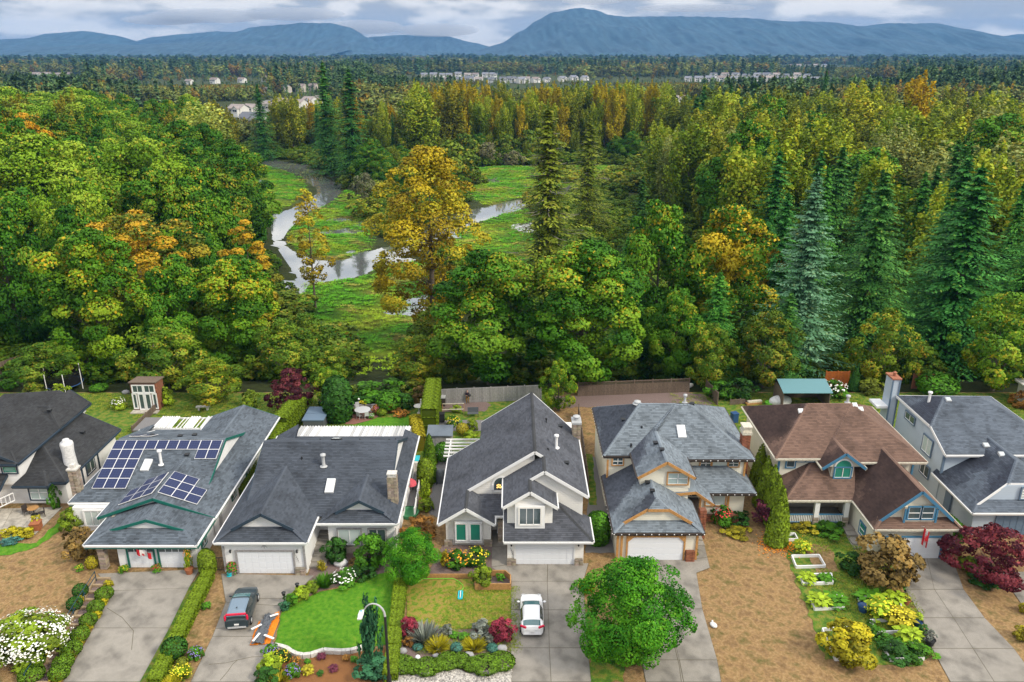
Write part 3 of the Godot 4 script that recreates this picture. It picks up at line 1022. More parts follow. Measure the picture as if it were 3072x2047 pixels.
# --- the wide slate-roofed house with the dark car
func house_wide_slate() -> void:
	house("slate_house", "wide single-storey white house with a dark slate roof, behind the dark car", "house", xyz(-17.01, 0.01, -64.88))
	block(xyz(-23.99, -0.09, -64.88), xyz(-17.1, 3.2, -55.98), "white_siding")
	block(xyz(-23.89, -0.09, -74.22), xyz(-10.12, 3.15, -60.95), "white_siding")
	block(xyz(-15.83, -0.09, -61.93), xyz(-10.12, 3.15, -58.88), "white_siding")
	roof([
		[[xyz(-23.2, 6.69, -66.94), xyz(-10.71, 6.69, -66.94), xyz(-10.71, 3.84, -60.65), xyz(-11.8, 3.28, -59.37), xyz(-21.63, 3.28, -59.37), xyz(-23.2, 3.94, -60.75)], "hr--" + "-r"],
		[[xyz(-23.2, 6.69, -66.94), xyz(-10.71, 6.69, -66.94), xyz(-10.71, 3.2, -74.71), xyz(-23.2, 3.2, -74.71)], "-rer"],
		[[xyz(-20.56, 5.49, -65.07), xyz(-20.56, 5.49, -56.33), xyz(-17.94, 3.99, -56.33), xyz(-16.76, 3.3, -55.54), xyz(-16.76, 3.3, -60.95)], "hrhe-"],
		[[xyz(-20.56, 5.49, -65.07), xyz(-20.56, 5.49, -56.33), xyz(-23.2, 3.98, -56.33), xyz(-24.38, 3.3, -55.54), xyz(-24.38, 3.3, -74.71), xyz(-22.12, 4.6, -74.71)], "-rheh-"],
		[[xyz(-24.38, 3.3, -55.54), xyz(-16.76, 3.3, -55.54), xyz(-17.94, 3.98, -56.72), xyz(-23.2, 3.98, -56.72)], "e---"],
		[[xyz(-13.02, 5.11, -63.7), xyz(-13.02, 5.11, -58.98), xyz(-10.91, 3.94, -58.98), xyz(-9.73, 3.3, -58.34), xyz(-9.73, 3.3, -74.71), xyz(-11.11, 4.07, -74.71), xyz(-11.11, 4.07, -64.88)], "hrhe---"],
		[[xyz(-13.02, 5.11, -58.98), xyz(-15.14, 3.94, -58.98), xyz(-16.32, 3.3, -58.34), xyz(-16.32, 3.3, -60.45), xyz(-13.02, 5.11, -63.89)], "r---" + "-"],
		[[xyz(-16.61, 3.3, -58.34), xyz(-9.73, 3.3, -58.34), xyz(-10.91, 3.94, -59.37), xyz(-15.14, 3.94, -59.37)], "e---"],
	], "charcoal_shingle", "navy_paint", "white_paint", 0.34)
	upright([xyz(-23, 3.89, -56.77), xyz(-20.56, 5.37, -56.77), xyz(-18.09, 3.89, -56.77)], Vector3.BACK, "white_siding", "gable_wall")
	upright([xyz(-15.04, 3.84, -59.42), xyz(-13.02, 4.97, -59.42), xyz(-11.01, 3.84, -59.42)], Vector3.BACK, "white_siding", "gable_wall")
	upright([xyz(-10.96, 3.74, -60.85), xyz(-10.96, 6.59, -66.94), xyz(-10.96, 3.65, -73.72)], Vector3.RIGHT, "white_siding", "gable_wall")
	upright([xyz(-23, 3.74, -60.85), xyz(-23, 6.59, -66.94), xyz(-23, 3.65, -73.72)], Vector3.LEFT, "white_siding", "gable_wall")
	garage_door(xyz(-22.75, 0, -55.88), xyz(-18.15, 0, -55.88), 2.15, 4, 8, "garage_white", "grey_board")
	masonry(xyz(-17.6, 0, -55.75), xyz(0.8, 0.65, 0.3), "stone", "stone_base", 0.11, 0.3, 6)
	masonry(xyz(-23.3, 0, -55.75), xyz(0.5, 0.65, 0.3), "stone", "stone_base", 0.11, 0.3, 7)
	var post := MB.new()
	post.cube(xyz(-17.2, 1.5, -55.93), xyz(0.16, 2.2, 0.12))
	part(post, "corner_board", "grey_board")
	post = MB.new()
	post.cube(xyz(-23.85, 1.5, -55.93), xyz(0.16, 2.2, 0.12))
	part(post, "corner_board", "grey_board")
	coach_lamp(xyz(-23.25, 2.2, -55.93))
	coach_lamp(xyz(-17.75, 2.2, -55.93))
	number_plaque(xyz(-17.9, 1.75, -55.93), "14951", 0.16)
	var star := MB.new()
	for k in 8:
		var a := TAU * k / 8
		var d := xyz(sin(a), cos(a), 0)
		star.tri(xyz(-20.4, 2.85, -55.8) + d * 0.42, xyz(-20.4, 2.85, -55.8) + d.rotated(Vector3.BACK, 1.2) * 0.08, xyz(-20.4, 2.85, -55.8) + d.rotated(Vector3.BACK, -1.2) * 0.08)
	part(star, "star_ornament", "grey_metal")
	window(xyz(-14.0, 1.65, -58.75), 1.9, 1.5, Vector3.BACK, 2, 1, "grey_board", "white_paint", "pale_glass")
	window(xyz(-11.6, 1.65, -58.75), 1.4, 1.5, Vector3.BACK, 2, 1, "grey_board")
	block(xyz(-16, 0, -58.9), xyz(-10.1, 0.7, -58.7), "stone", "stone_base")
	block(xyz(-17.0, 0, -61.4), xyz(-15.9, 2.6, -61.2), "grey_board", "front_door")
	for k in 7:
		block(xyz(-17.2, 0.0, -60.9 + 0.62 * k), xyz(-15.75, 0.95 - 0.13 * k, -60.3 + 0.62 * k), "concrete", "entry_step")
	masonry(xyz(-10.47, 3.25, -61.34), xyz(0.85, 2.9, 0.7), "stone", "chimney", 0.16, 0.26, 8)
	var cap := MB.new()
	cap.cube(xyz(-10.47, 6.2, -61.34), xyz(0.7, 0.35, 0.6))
	cap.cube(xyz(-10.47, 6.45, -61.34), xyz(0.85, 0.1, 0.72))
	part(cap, "chimney_cap", "pale_stone")
	roof_pipe(xyz(-17.14, 5.46, -64.29), 1.25, "grey_metal", 0.15)
	roof_pipe(xyz(-19.27, 5.71, -64.98), 0.35, "black_metal", 0.05)
	skylight(xyz(-16.17, 4.58, -62.22), 0.62, 1.35, 0.45)
	for q in [[-18.6, -69.4], [-14.8, -69.6], [-11.9, -69.3], [-11.4, -70]]:
		roof_pipe(xyz(q[0] * 0.983, 6.2 - 0.45 * (-67 - q[1] * 0.983), q[1] * 0.983), 0.55, "black_metal", 0.05)
	skylight(xyz(-16.71, 6.2, -68.02), 0.7, 1.0, -0.45, "black_metal")
	for z in [-58.6, -64.5, -69.0]:
		window(xyz(-10.1, 1.6, z), 1.0, 1.0, Vector3.RIGHT, 2, 1, "grey_board")
	corrugated(xz(-22.9, -78), xz(-10.95, -74.7), 2.75, 3.05, "patio_roof", "white_paint", 0.3)
	var bars := MB.new()
	for x in [-22.8, -19.0, -15.0, -11.0]:
		bars.bar(xyz(x, 0, -77.9), xyz(x, 2.6, -77.9), 0.1, 0.1, Vector3.BACK)
	bars.bar(xyz(-22.9, 2.66, -77.95), xyz(-10.95, 2.66, -77.95), 0.1, 0.14)
	part(bars, "patio_frame", "white_paint")

# --- the steep white house in the middle
func house_steep_white() -> void:
	house("steep_house", "white house with steep grey gables and an arched window behind the white car", "house", xyz(0.3, 0, -65))
	block(xyz(-5.95, -0.1, -70.6), xyz(-0.6, 2.7, -62.3), "stucco")
	block(xyz(-5.8, -0.1, -62.4), xyz(-1.85, 2.75, -60), "stucco")
	block(xyz(-0.4, -0.1, -74.2), xyz(6.1, 5.1, -59.9), "stucco")
	block(xyz(-0.4, -0.1, -60), xyz(6.05, 2.6, -57.2), "stucco")
	roof([
		[[xyz(2, 8.2, -74.7), xyz(2, 8.2, -62), xyz(-3.95, 4.33, -62), xyz(-3.95, 4.33, -59), xyz(-6.35, 2.77, -59), xyz(-6.35, 2.77, -70.9), xyz(-3.15, 4.85, -70.9), xyz(-3.15, 4.85, -74.7)], "hrhrer-r"],
		[[xyz(2, 8.2, -74.7), xyz(2, 8.2, -62), xyz(2.75, 7.71, -62), xyz(2.75, 7.71, -59.4), xyz(6.5, 5.27, -59.4), xyz(6.5, 5.27, -71.2)], "-rhrer"],
		[[xyz(2.75, 7.71, -62.2), xyz(2.75, 7.71, -59.4), xyz(1.5, 6.9, -59.4), xyz(1.5, 6.9, -57.4), xyz(-0.75, 5.43, -57.4), xyz(-0.75, 5.43, -62.2)], "-rhre-"],
		[[xyz(1.5, 6.9, -60), xyz(1.5, 6.9, -57.4), xyz(3.78, 5.41, -57.4), xyz(3.78, 5.41, -60)], "-re-"],
		[[xyz(-0.7, 2.72, -56.5), xyz(6.75, 2.72, -56.5), xyz(3.6, 4.77, -59.65), xyz(-0.7, 4.77, -59.65)], "eh-r"],
		[[xyz(6.75, 2.72, -56.5), xyz(6.75, 2.72, -60.2), xyz(3.6, 4.77, -59.65)], "e--"],
		[[xyz(-3.95, 4.33, -62.6), xyz(-3.95, 4.33, -59), xyz(-1.5, 2.74, -59), xyz(-1.5, 2.74, -62.6)], "-re-"],
		[[xyz(-3.2, 3.9, -62.05), xyz(-0.75, 3.9, -62.05), xyz(-0.6, 2.8, -60.3), xyz(-1.8, 2.8, -60.3)], "--e-"],
	], "grey_shingle", "white_paint", "white_paint", 0.34, 0.17, 0.34, true, "dark_shingle")
	upright([xyz(-3.75, 2.6, -62.3), xyz(2, 2.6, -62.3), xyz(2, 8, -62.3), xyz(-3.75, 4.25, -62.3)], Vector3.BACK, "stucco", "gable_wall")
	upright([xyz(-0.45, 4, -59.75), xyz(6.1, 2.7, -59.75), xyz(6.1, 5.3, -59.75), xyz(2.75, 7.5, -59.75), xyz(-0.45, 5.4, -59.75)], Vector3.BACK, "stucco", "gable_wall")
	block(xyz(-0.4, 2.9, -59.7), xyz(3.4, 5.35, -57.85), "stucco")
	upright([xyz(-0.45, 5.2, -57.8), xyz(3.45, 5.2, -57.8), xyz(3.45, 5.42, -57.8), xyz(1.5, 6.7, -57.8), xyz(-0.45, 5.42, -57.8)], Vector3.BACK, "stucco", "gable_wall")
	upright([xyz(-5.85, 2.6, -59.85), xyz(-1.8, 2.6, -59.85), xyz(-3.9, 4.2, -59.85)], Vector3.BACK, "stucco", "gable_wall")
	block(xyz(0.25, 3.25, -57.8), xyz(2.75, 5.5, -57.45), "white_paint", "window_bay")
	window(xyz(1.5, 4.55, -57.43), 1.75, 1.55, Vector3.BACK, 3, 1, "stucco", "white_paint", "glass", 0.1)
	var grille := MB.new()
	grille.cube(xyz(1.5, 6.15, -57.74), xyz(0.9, 0.22, 0.06))
	part(grille, "attic_vent", "pale_stone")
	grille = MB.new()
	grille.cube(xyz(-3.9, 3.75, -59.78), xyz(0.6, 0.2, 0.06))
	part(grille, "attic_vent", "pale_stone")
	block(xyz(-5, 0.4, -59.95), xyz(-2.6, 2.55, -59.65), "white_paint", "window_bay")
	window(xyz(-4.45, 1.55, -59.63), 0.85, 1.65, Vector3.BACK, 1, 1, "white_paint", "white_paint", "green_glass", 0.08)
	window(xyz(-3.2, 1.55, -59.63), 0.85, 1.65, Vector3.BACK, 1, 1, "white_paint", "white_paint", "green_glass", 0.08)
	masonry(xyz(-5.6, 0, -59.85), xyz(0.7, 0.55, 0.3), "stone", "stone_base", 0.11, 0.3, 9)
	masonry(xyz(-2.1, 0, -59.85), xyz(0.7, 0.55, 0.3), "stone", "stone_base", 0.11, 0.3, 10)
	var arch := MB.new()
	var hole := MB.new()
	var c := xyz(-0.95, 4.75, -62.26)
	var outer := PackedVector3Array()
	var inner := PackedVector3Array()
	for k in 17:
		var a := PI * k / 16.0
		outer.append(c + xyz(cos(a) * 0.86, sin(a) * 0.9, 0))
		inner.append(c + xyz(cos(a) * 0.66, sin(a) * 0.7, 0.03))
	for k in 16:
		arch.face(outer[k], outer[k + 1], inner[k + 1], inner[k], Vector3.BACK)
		hole.tri(c + xyz(0, -0.5, 0.02), inner[k + 1], inner[k])
	arch.cube(c + xyz(0.76, -0.32, 0), xyz(0.2, 0.66, 0.08))
	arch.cube(c + xyz(-0.76, -0.32, 0), xyz(0.2, 0.66, 0.08))
	arch.cube(c + xyz(0, -0.66, 0), xyz(1.72, 0.16, 0.08))
	hole.cube(c + xyz(0, -0.3, 0.0), xyz(1.32, 0.6, 0.04))
	var w := part(arch, "arched_window", "white_paint")
	part(hole, "pane", "glass", w)
	for k in 9:
		var b := MB.new()
		b.ball(c + xyz(-0.36 + 0.13 * (k % 6), -0.28 + 0.22 * (k / 5) + 0.05 * (k % 2), 0.04), xyz(0.06, 0.08, 0.05), 6, 4)
		part(b, "chandelier_lamp", "lamp_glow", w)
	garage_door(xyz(0.33, 0, -57.15), xyz(5.2, 0, -57.15), 2.1, 4, 8, "garage_white", "white_paint")
	masonry(xyz(-0.05, 0, -57.1), xyz(0.75, 0.62, 0.3), "stone", "stone_base", 0.11, 0.3, 11)
	masonry(xyz(5.65, 0, -57.1), xyz(0.7, 0.62, 0.3), "stone", "stone_base", 0.11, 0.3, 12)
	coach_lamp(xyz(-0.05, 2, -57.18))
	coach_lamp(xyz(5.6, 2, -57.18))
	number_plaque(xyz(-0.1, 1.55, -57.18), "14961", 0.16)
	block(xyz(-1.35, 0, -61.9), xyz(-0.45, 2.2, -61.75), "white_paint", "front_door")
	masonry(xyz(-1, 0, -60.6), xyz(0.5, 2.2, 0.5), "stone", "porch_column", 0.16, 0.3, 21)
	masonry(xyz(6.3, 0, -70.6), xyz(0.8, 6.9, 1.2), "stone", "chimney", 0.16, 0.28, 13)
	var cap := MB.new()
	cap.cube(xyz(6.3, 7, -70.6), xyz(0.95, 0.2, 1.35))
	cap.lathe(xyz(6.3, 7.1, -70.6), [xz(0.22, 0), xz(0.22, 0.3), xz(0.36, 0.32), xz(0.36, 0.42), xz(0.02, 0.55)], 10)
	part(cap, "chimney_cap", "grey_metal")
	roof_pipe(xyz(4.05, 6.85, -65.2), 1.35)
	roof_vent(xyz(4.9, 6.3, -63.2))
	roof_vent(xyz(4.75, 6.4, -70.4))
	roof_pipe(xyz(3.3, 7.3, -69.5), 0.5, "black_metal", 0.05)
	roof_pipe(xyz(3.24, 7.35, -63.8), 0.2, "black_metal", 0.05)
	window(xyz(6.12, 4.1, -66), 1.0, 1.0, Vector3.RIGHT, 2, 1, "white_paint")
	block(xyz(6.1, 0.3, -61), xyz(6.7, 1.4, -60), "pale_stone", "meter_box")
	var bars := MB.new()
	for k in 6:
		bars.bar(xyz(-6.9, 2.75, -71.3 - k * 0.72), xyz(-3.4, 2.75, -71.3 - k * 0.72), 0.1, 0.16)
	bars.bar(xyz(-6.4, 2.6, -71.2), xyz(-6.4, 2.6, -75), 0.1, 0.16)
	bars.bar(xyz(-6.4, 0, -75), xyz(-6.4, 2.6, -75), 0.1, 0.1, Vector3.BACK)
	part(bars, "pergola", "white_paint")

# --- the cream house with the silver roof
func house_silver_cream() -> void:
	house("silver_roof_house", "cream two-storey house with a silver-grey roof and amber wood trim", "house", xyz(15.38, 0.03, -66.46))
	block(xyz(8.93, -0.07, -62.99), xyz(15.77, 2.81, -57.83), "cream_siding")
	block(xyz(8.93, -0.07, -76.88), xyz(21.92, 5.39, -66.36), "cream_siding")
	block(xyz(11.41, -0.07, -66.36), xyz(15.77, 5.59, -62.4), "cream_siding")
	block(xyz(15.77, -0.07, -66.46), xyz(21.53, 2.91, -64.38), "cream_siding")
	roof([
		[[xyz(12.5, 8.66, -71.03), xyz(16.07, 8.66, -71.03), xyz(16.07, 5.49, -66.27), xyz(8.58, 5.49, -66.27)], "h-eh"],
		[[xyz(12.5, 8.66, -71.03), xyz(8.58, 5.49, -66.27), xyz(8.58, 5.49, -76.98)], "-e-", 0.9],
		[[xyz(12.5, 8.66, -71.03), xyz(17.46, 8.66, -70.93), xyz(22.47, 5.49, -76.98), xyz(8.58, 5.49, -76.98)], "--e-"],
		[[xyz(15.97, 8.66, -70.83), xyz(17.46, 8.66, -70.83), xyz(22.47, 5.49, -65.57), xyz(15.48, 5.49, -65.57), xyz(13.61, 7.22, -68.4)], "hhe-h"],
		[[xyz(17.46, 8.66, -70.83), xyz(22.47, 5.49, -65.57), xyz(22.47, 5.49, -76.98)], "-e-"],
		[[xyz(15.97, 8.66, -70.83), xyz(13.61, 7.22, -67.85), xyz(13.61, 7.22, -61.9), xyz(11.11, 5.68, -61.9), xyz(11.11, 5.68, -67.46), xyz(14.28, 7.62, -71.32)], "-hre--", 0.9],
		[[xyz(13.61, 7.22, -61.9), xyz(13.61, 7.22, -68.15), xyz(16.17, 5.65, -65.87), xyz(16.17, 5.65, -61.9)], "--er"],
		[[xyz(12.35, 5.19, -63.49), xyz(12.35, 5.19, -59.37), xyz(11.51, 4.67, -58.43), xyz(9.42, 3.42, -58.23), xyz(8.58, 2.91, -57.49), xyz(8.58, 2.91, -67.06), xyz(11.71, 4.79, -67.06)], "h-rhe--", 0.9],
		[[xyz(12.35, 5.19, -63.49), xyz(12.35, 5.19, -59.37), xyz(13.24, 4.65, -58.43), xyz(15.33, 3.4, -58.23), xyz(16.17, 2.91, -57.49), xyz(16.17, 2.91, -62.5), xyz(15.77, 3.16, -63.49)], "-hrhe--"],
		[[xyz(12.35, 5.19, -59.37), xyz(13.24, 4.65, -58.33), xyz(11.51, 4.65, -58.33)], "-r-"],
		[[xyz(8.58, 2.91, -57.49), xyz(16.17, 2.91, -57.49), xyz(15.33, 3.43, -58.63), xyz(9.42, 3.43, -58.63)], "e---"],
		[[xyz(16.27, 3.01, -63.69), xyz(22.32, 3.01, -63.69), xyz(20.14, 4.4, -66.27), xyz(16.27, 4.4, -66.27)], "eh--"],
		[[xyz(22.32, 3.01, -63.69), xyz(22.32, 3.01, -70.43), xyz(20.14, 4.4, -70.43), xyz(20.14, 4.4, -66.27)], "e---"],
		[[xyz(16.42, 4, -62.3), xyz(18, 3.05, -61.7), xyz(18, 3.05, -65.47), xyz(16.42, 4, -66.27)], "re-h"],
		[[xyz(14.48, 3.8, -62.25), xyz(16.42, 3.98, -62.3), xyz(16.42, 4.69, -64.08), xyz(14.48, 4.69, -64.08)], "r---"],
	], "silver_shingle", "wood_trim", "dark_gutter", 0.4, 0.18, 0.32)
	upright([xyz(9.82, 3.3, -58.58), xyz(14.98, 3.3, -58.58), xyz(13.19, 4.49, -58.58), xyz(11.56, 4.49, -58.58)], Vector3.BACK, "cream_siding", "gable_wall")
	upright([xyz(11.41, 5.09, -62.35), xyz(15.87, 4.3, -62.35), xyz(15.87, 5.68, -62.35), xyz(13.61, 7.02, -62.35), xyz(11.41, 5.73, -62.35)], Vector3.BACK, "cream_siding", "gable_wall")
	window(xyz(14.73, 5.34, -62.3), 1.75, 1.1, Vector3.BACK, 2, 2, "wood_trim", "white_paint", "curtain_glass")
	window(xyz(9.92, 4.89, -66.32), 0.95, 0.75, Vector3.BACK, 2, 2, "wood_trim")
	window(xyz(18.2, 4.84, -66.32), 1.0, 1.0, Vector3.BACK, 2, 3, "wood_trim")
	window(xyz(19.49, 4.84, -66.33), 1.5, 1.0, Vector3.BACK, 1, 1, "wood_trim", "white_paint", "pale_glass")
	window(xyz(20.78, 4.84, -66.32), 0.95, 1.0, Vector3.BACK, 2, 3, "wood_trim")
	window(xyz(16.27, 4.84, -66.32), 0.6, 0.9, Vector3.BACK, 1, 2, "wood_trim")
	window(xyz(18.85, 1.96, -64.33), 1.75, 1.15, Vector3.BACK, 1, 1, "wood_trim", "white_paint", "pale_glass")
	for q in [[9.05, -66.85], [22.05, -66.85], [15.85, -58.25], [9.05, -58.25], [9.4, -58.25], [20.2, -64.85], [17.6, -64.85]]:
		var b := MB.new()
		var lowf: float = 3.0 if q[1] < -66.0 else -0.1
		b.cube(xyz(q[0] * 0.992, (lowf + (5.0 if q[1] < -66.0 else 2.6)) / 2, q[1] * 0.992), xyz(0.18, (5.0 if q[1] < -66.0 else 2.6) - lowf, 0.12))
		part(b, "corner_board", "wood_trim")
	garage_door(xyz(9.85, 0, -57.75), xyz(14.6, 0, -57.75), 2.3, 4, 1, "garage_white", "wood_trim")
	for s in [-1.0, 1.0]:
		upright([xyz(12.22 + s * 2.45, 2.35, -57.66), xyz(12.22 + s * 1.85, 2.35, -57.66), xyz(12.22 + s * 2.45, 1.8, -57.66)], Vector3.BACK, "wood_trim", "door_corner", 0.06)
	masonry(xyz(15.2, 0, -57.65), xyz(0.75, 1.0, 0.35), "red_brick", "brick_base", 0.085, 0.24, 14)
	masonry(xyz(16.9, 0, -61.2), xyz(0.6, 2.9, 0.6), "red_brick", "porch_column", 0.085, 0.24, 15)
	masonry(xyz(17.9, 0, -63.8), xyz(2.6, 0.65, 0.3), "red_brick", "brick_base", 0.085, 0.24, 16)
	masonry(xyz(20.4, 0, -63.6), xyz(1.0, 0.9, 0.5), "red_brick", "brick_base", 0.085, 0.24, 17)
	masonry(xyz(22.12, 0.33, -67.85), xyz(0.75, 6.7, 0.95), "red_brick", "chimney", 0.085, 0.24, 18)
	var cap := MB.new()
	cap.cube(xyz(22.12, 7.22, -67.85), xyz(0.9, 0.3, 1.1))
	for s in [-1.0, 1.0]:
		cap.cube(xyz(22.12, 7.57, -67.85) + xyz(0, 0, s * 0.38), xyz(0.75, 0.45, 0.14))
		cap.cube(xyz(22.12, 7.57, -67.85) + xyz(s * 0.3, 0, 0), xyz(0.14, 0.45, 0.6))
	cap.cube(xyz(22.12, 7.85, -67.85), xyz(0.9, 0.12, 1.1))
	part(cap, "chimney_cap", "cream_paint")
	block(xyz(15.9, 0, -61.4), xyz(16.9, 0.35, -60.3), "concrete", "entry_step")
	block(xyz(15.95, 0, -60.3), xyz(16.95, 0.18, -59.7), "concrete", "entry_step")
	block(xyz(16.2, 0, -64.3), xyz(17.2, 2.2, -63.95), "dark_gutter", "front_door")
	var beads := MB.new()
	for q in [[xyz(8.58, 2.81, -57.34), xyz(16.17, 2.81, -57.34)], [xyz(8.45, 2.81, -57.49), xyz(8.45, 2.81, -66.96)], [xyz(8.45, 5.41, -66.27), xyz(8.45, 5.41, -76.88)], [xyz(15.67, 5.39, -65.42), xyz(22.42, 5.39, -65.42)], [xyz(16.37, 2.91, -63.54), xyz(22.32, 2.91, -63.54)]]:
		var n := int((q[0] as Vector3).distance_to(q[1]) / 0.62)
		for i in n + 1:
			beads.ball((q[0] as Vector3).lerp(q[1], float(i) / n), xyz(0.05, 0.06, 0.05), 6, 4)
	part(beads, "string_lights", "white_paint").set_meta("kind", "stuff")
	skylight(xyz(16.07, 7.02, -68.11), 0.65, 1.25, 0.6)
	for q in [xyz(12.4, 6.97, -68.75), xyz(11.21, 5.98, -67.06)]:
		roof_pipe(q, 0.35, "black_metal", 0.06)
	for q in [xyz(13.19, 7.02, -65.67), xyz(13.49, 7.17, -64.08), xyz(12, 4.99, -62), xyz(12.15, 5.09, -60.41), xyz(10.81, 7.27, -70.04), xyz(17.56, 8.56, -70.93)]:
		roof_vent(q)
	roof_pipe(xyz(16.96, 8.56, -71.42), 0.9, "grey_metal", 0.12)
	roof_pipe(xyz(12.3, 8.46, -71.42), 0.3, "grey_metal", 0.2)

# --- the brown-roofed house
func house_brown() -> void:
	house("brown_roof_house", "cream house with a brown roof, blue trim and a railed porch", "house", xyz(32.16, 0.03, -66.3))
	block(xyz(31.07, -0.07, -65.81), xyz(37.7, 2.9, -58.39), "cream_siding")
	block(xyz(24.94, -0.07, -76.69), xyz(37.6, 5.47, -66.2), "cream_siding")
	roof([
		[[xyz(28.7, 8.84, -70.61), xyz(32.95, 8.84, -70.61), xyz(32.95, 5.57, -65.61), xyz(24.44, 5.57, -65.61)], "h-eh"],
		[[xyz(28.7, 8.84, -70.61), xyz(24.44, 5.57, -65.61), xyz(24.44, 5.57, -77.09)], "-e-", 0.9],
		[[xyz(28.7, 8.84, -70.61), xyz(32.95, 8.84, -70.61), xyz(38.1, 5.57, -77.09), xyz(24.44, 5.57, -77.09)], "--e-"],
		[[xyz(32.95, 8.84, -70.61), xyz(38.1, 5.57, -64.92), xyz(30.08, 5.57, -64.92), xyz(30.28, 6.81, -67.19)], "he-h"],
		[[xyz(32.95, 8.84, -70.61), xyz(38.1, 5.57, -64.92), xyz(38.1, 5.57, -77.09)], "-e-"],
		[[xyz(32.95, 8.84, -70.61), xyz(30.28, 6.81, -67.19), xyz(30.28, 6.81, -64.23), xyz(28.3, 5.31, -64.23), xyz(28.3, 5.31, -66.3), xyz(31.67, 7.85, -70.61)], "-hre--", 0.9],
		[[xyz(30.28, 6.81, -64.23), xyz(30.28, 6.81, -67.19), xyz(32.26, 5.31, -65.81), xyz(32.26, 5.31, -64.23)], "--er"],
		[[xyz(34.44, 6.36, -68.48), xyz(34.44, 6.36, -58.39), xyz(31.27, 3.54, -58.39), xyz(30.68, 3, -57.89), xyz(30.68, 3, -63.33), xyz(31.57, 3.79, -65.91)], "hrhe--", 0.9],
		[[xyz(34.44, 6.36, -68.48), xyz(34.44, 6.36, -58.39), xyz(37.6, 3.54, -58.39), xyz(38.15, 3, -57.89), xyz(38.15, 3, -65.81)], "-rhe-"],
		[[xyz(30.68, 3, -57.89), xyz(38.15, 3, -57.89), xyz(37.6, 3.59, -58.98), xyz(31.27, 3.59, -58.98)], "e---"],
		[[xyz(24.64, 3, -62.54), xyz(30.88, 3, -62.54), xyz(32.06, 4.88, -66.11), xyz(28.01, 4.88, -66.11)], "e--h"],
		[[xyz(24.64, 3, -62.54), xyz(28.01, 4.88, -66.11), xyz(28.01, 4.88, -69.27), xyz(24.64, 3, -69.77)], "--" + "-e", 0.9],
	], "brown_shingle", "blue_trim", "cream_paint", 0.3)
	upright([xyz(31.57, 3.49, -58.88), xyz(37.31, 3.49, -58.88), xyz(34.44, 6.12, -58.88)], Vector3.BACK, "cream_siding", "gable_wall")
	block(xyz(33.3, 3.3, -58.88), xyz(36.02, 4.68, -58.49), "cream_siding", "window_bay")
	window(xyz(34.09, 4.24, -58.44), 1.0, 1.1, Vector3.BACK, 1, 2, "blue_trim")
	window(xyz(35.23, 4.24, -58.44), 1.0, 1.1, Vector3.BACK, 1, 2, "blue_trim")
	for x in [33.68, 36.38]:
		var b := MB.new()
		b.cube(xyz(x * 0.9896, 3.9, -58.42), xyz(0.16, 1.4, 0.1))
		part(b, "corner_board", "blue_trim")
	garage_door(xyz(31.9, 0, -58.0), xyz(36.65, 0, -58.0), 2.1, 4, 8, "garage_white", "blue_trim")
	masonry(xyz(37.2, 0, -58.0), xyz(0.8, 0.75, 0.35), "stone", "stone_base", 0.11, 0.3, 19)
	coach_lamp(xyz(37.25, 1.75, -58.35))
	flag(xyz(34.75, 3.25, -57.7), xyz(0.5, -0.05, 0), 1.0, 1.6)
	window(xyz(31.04, 1.2, -60.6), 1.0, 1.0, Vector3.LEFT, 1, 2, "blue_trim", "white_paint", "green_glass")
	block(xyz(29.34, 3.79, -66.2), xyz(31.37, 5.57, -64.67), "cream_siding", "dormer_wall")
	upright([xyz(28.65, 5.23, -64.62), xyz(31.96, 5.23, -64.62), xyz(30.28, 6.56, -64.62)], Vector3.BACK, "cream_siding", "gable_wall")
	window(xyz(30.33, 4.68, -64.54), 1.45, 1.0, Vector3.BACK, 2, 1, "blue_trim", "white_paint", "green_glass")
	var arch := MB.new()
	var fill := MB.new()
	var c := xyz(30.33, 5.23, -64.54)
	for k in 12:
		var a0 := PI * k / 12.0
		var a1 := PI * (k + 1) / 12.0
		var p0 := xyz(cos(a0), sin(a0), 0)
		var p1 := xyz(cos(a1), sin(a1), 0)
		arch.face(c + p0 * 0.86, c + p1 * 0.86, c + p1 * 0.72 + Vector3.BACK * 0.05, c + p0 * 0.72 + Vector3.BACK * 0.05, Vector3.BACK)
		fill.tri(c + Vector3.BACK * 0.04, c + p1 * 0.74 + Vector3.BACK * 0.04, c + p0 * 0.74 + Vector3.BACK * 0.04)
	var w := part(arch, "arched_window", "white_paint")
	part(fill, "pane", "green_glass", w)
	window(xyz(26.08, 4.78, -66.15), 0.75, 0.85, Vector3.BACK, 1, 1, "blue_trim")
	for k in 4:
		window(xyz(27.0 + k * 0.83, 5.02, -66.12), 0.7, 0.16, Vector3.BACK, 1, 1, "blue_trim", "white_paint", "pale_glass", 0.05)
	var cb := MB.new()
	cb.cube(xyz(24.99, 4.68, -66.15), xyz(0.18, 1.5, 0.12))
	part(cb, "corner_board", "blue_trim")
	cb = MB.new()
	cb.cube(xyz(37.56, 4.29, -66.15), xyz(0.18, 2.4, 0.12))
	part(cb, "corner_board", "blue_trim")
	block(xyz(24.6, 0, -65.5), xyz(30.6, 0.45, -62.9), "concrete", "porch_floor")
	for x in [24.75, 27.65, 30.35]:
		masonry(xyz(x, 0, -62.75), xyz(0.5, 1.15, 0.4), "stone", "porch_column", 0.11, 0.3, 20)
		var p := MB.new()
		p.cube(xyz(x, 1.95, -62.75), xyz(0.42, 1.6, 0.36))
		part(p, "porch_post", "white_paint")
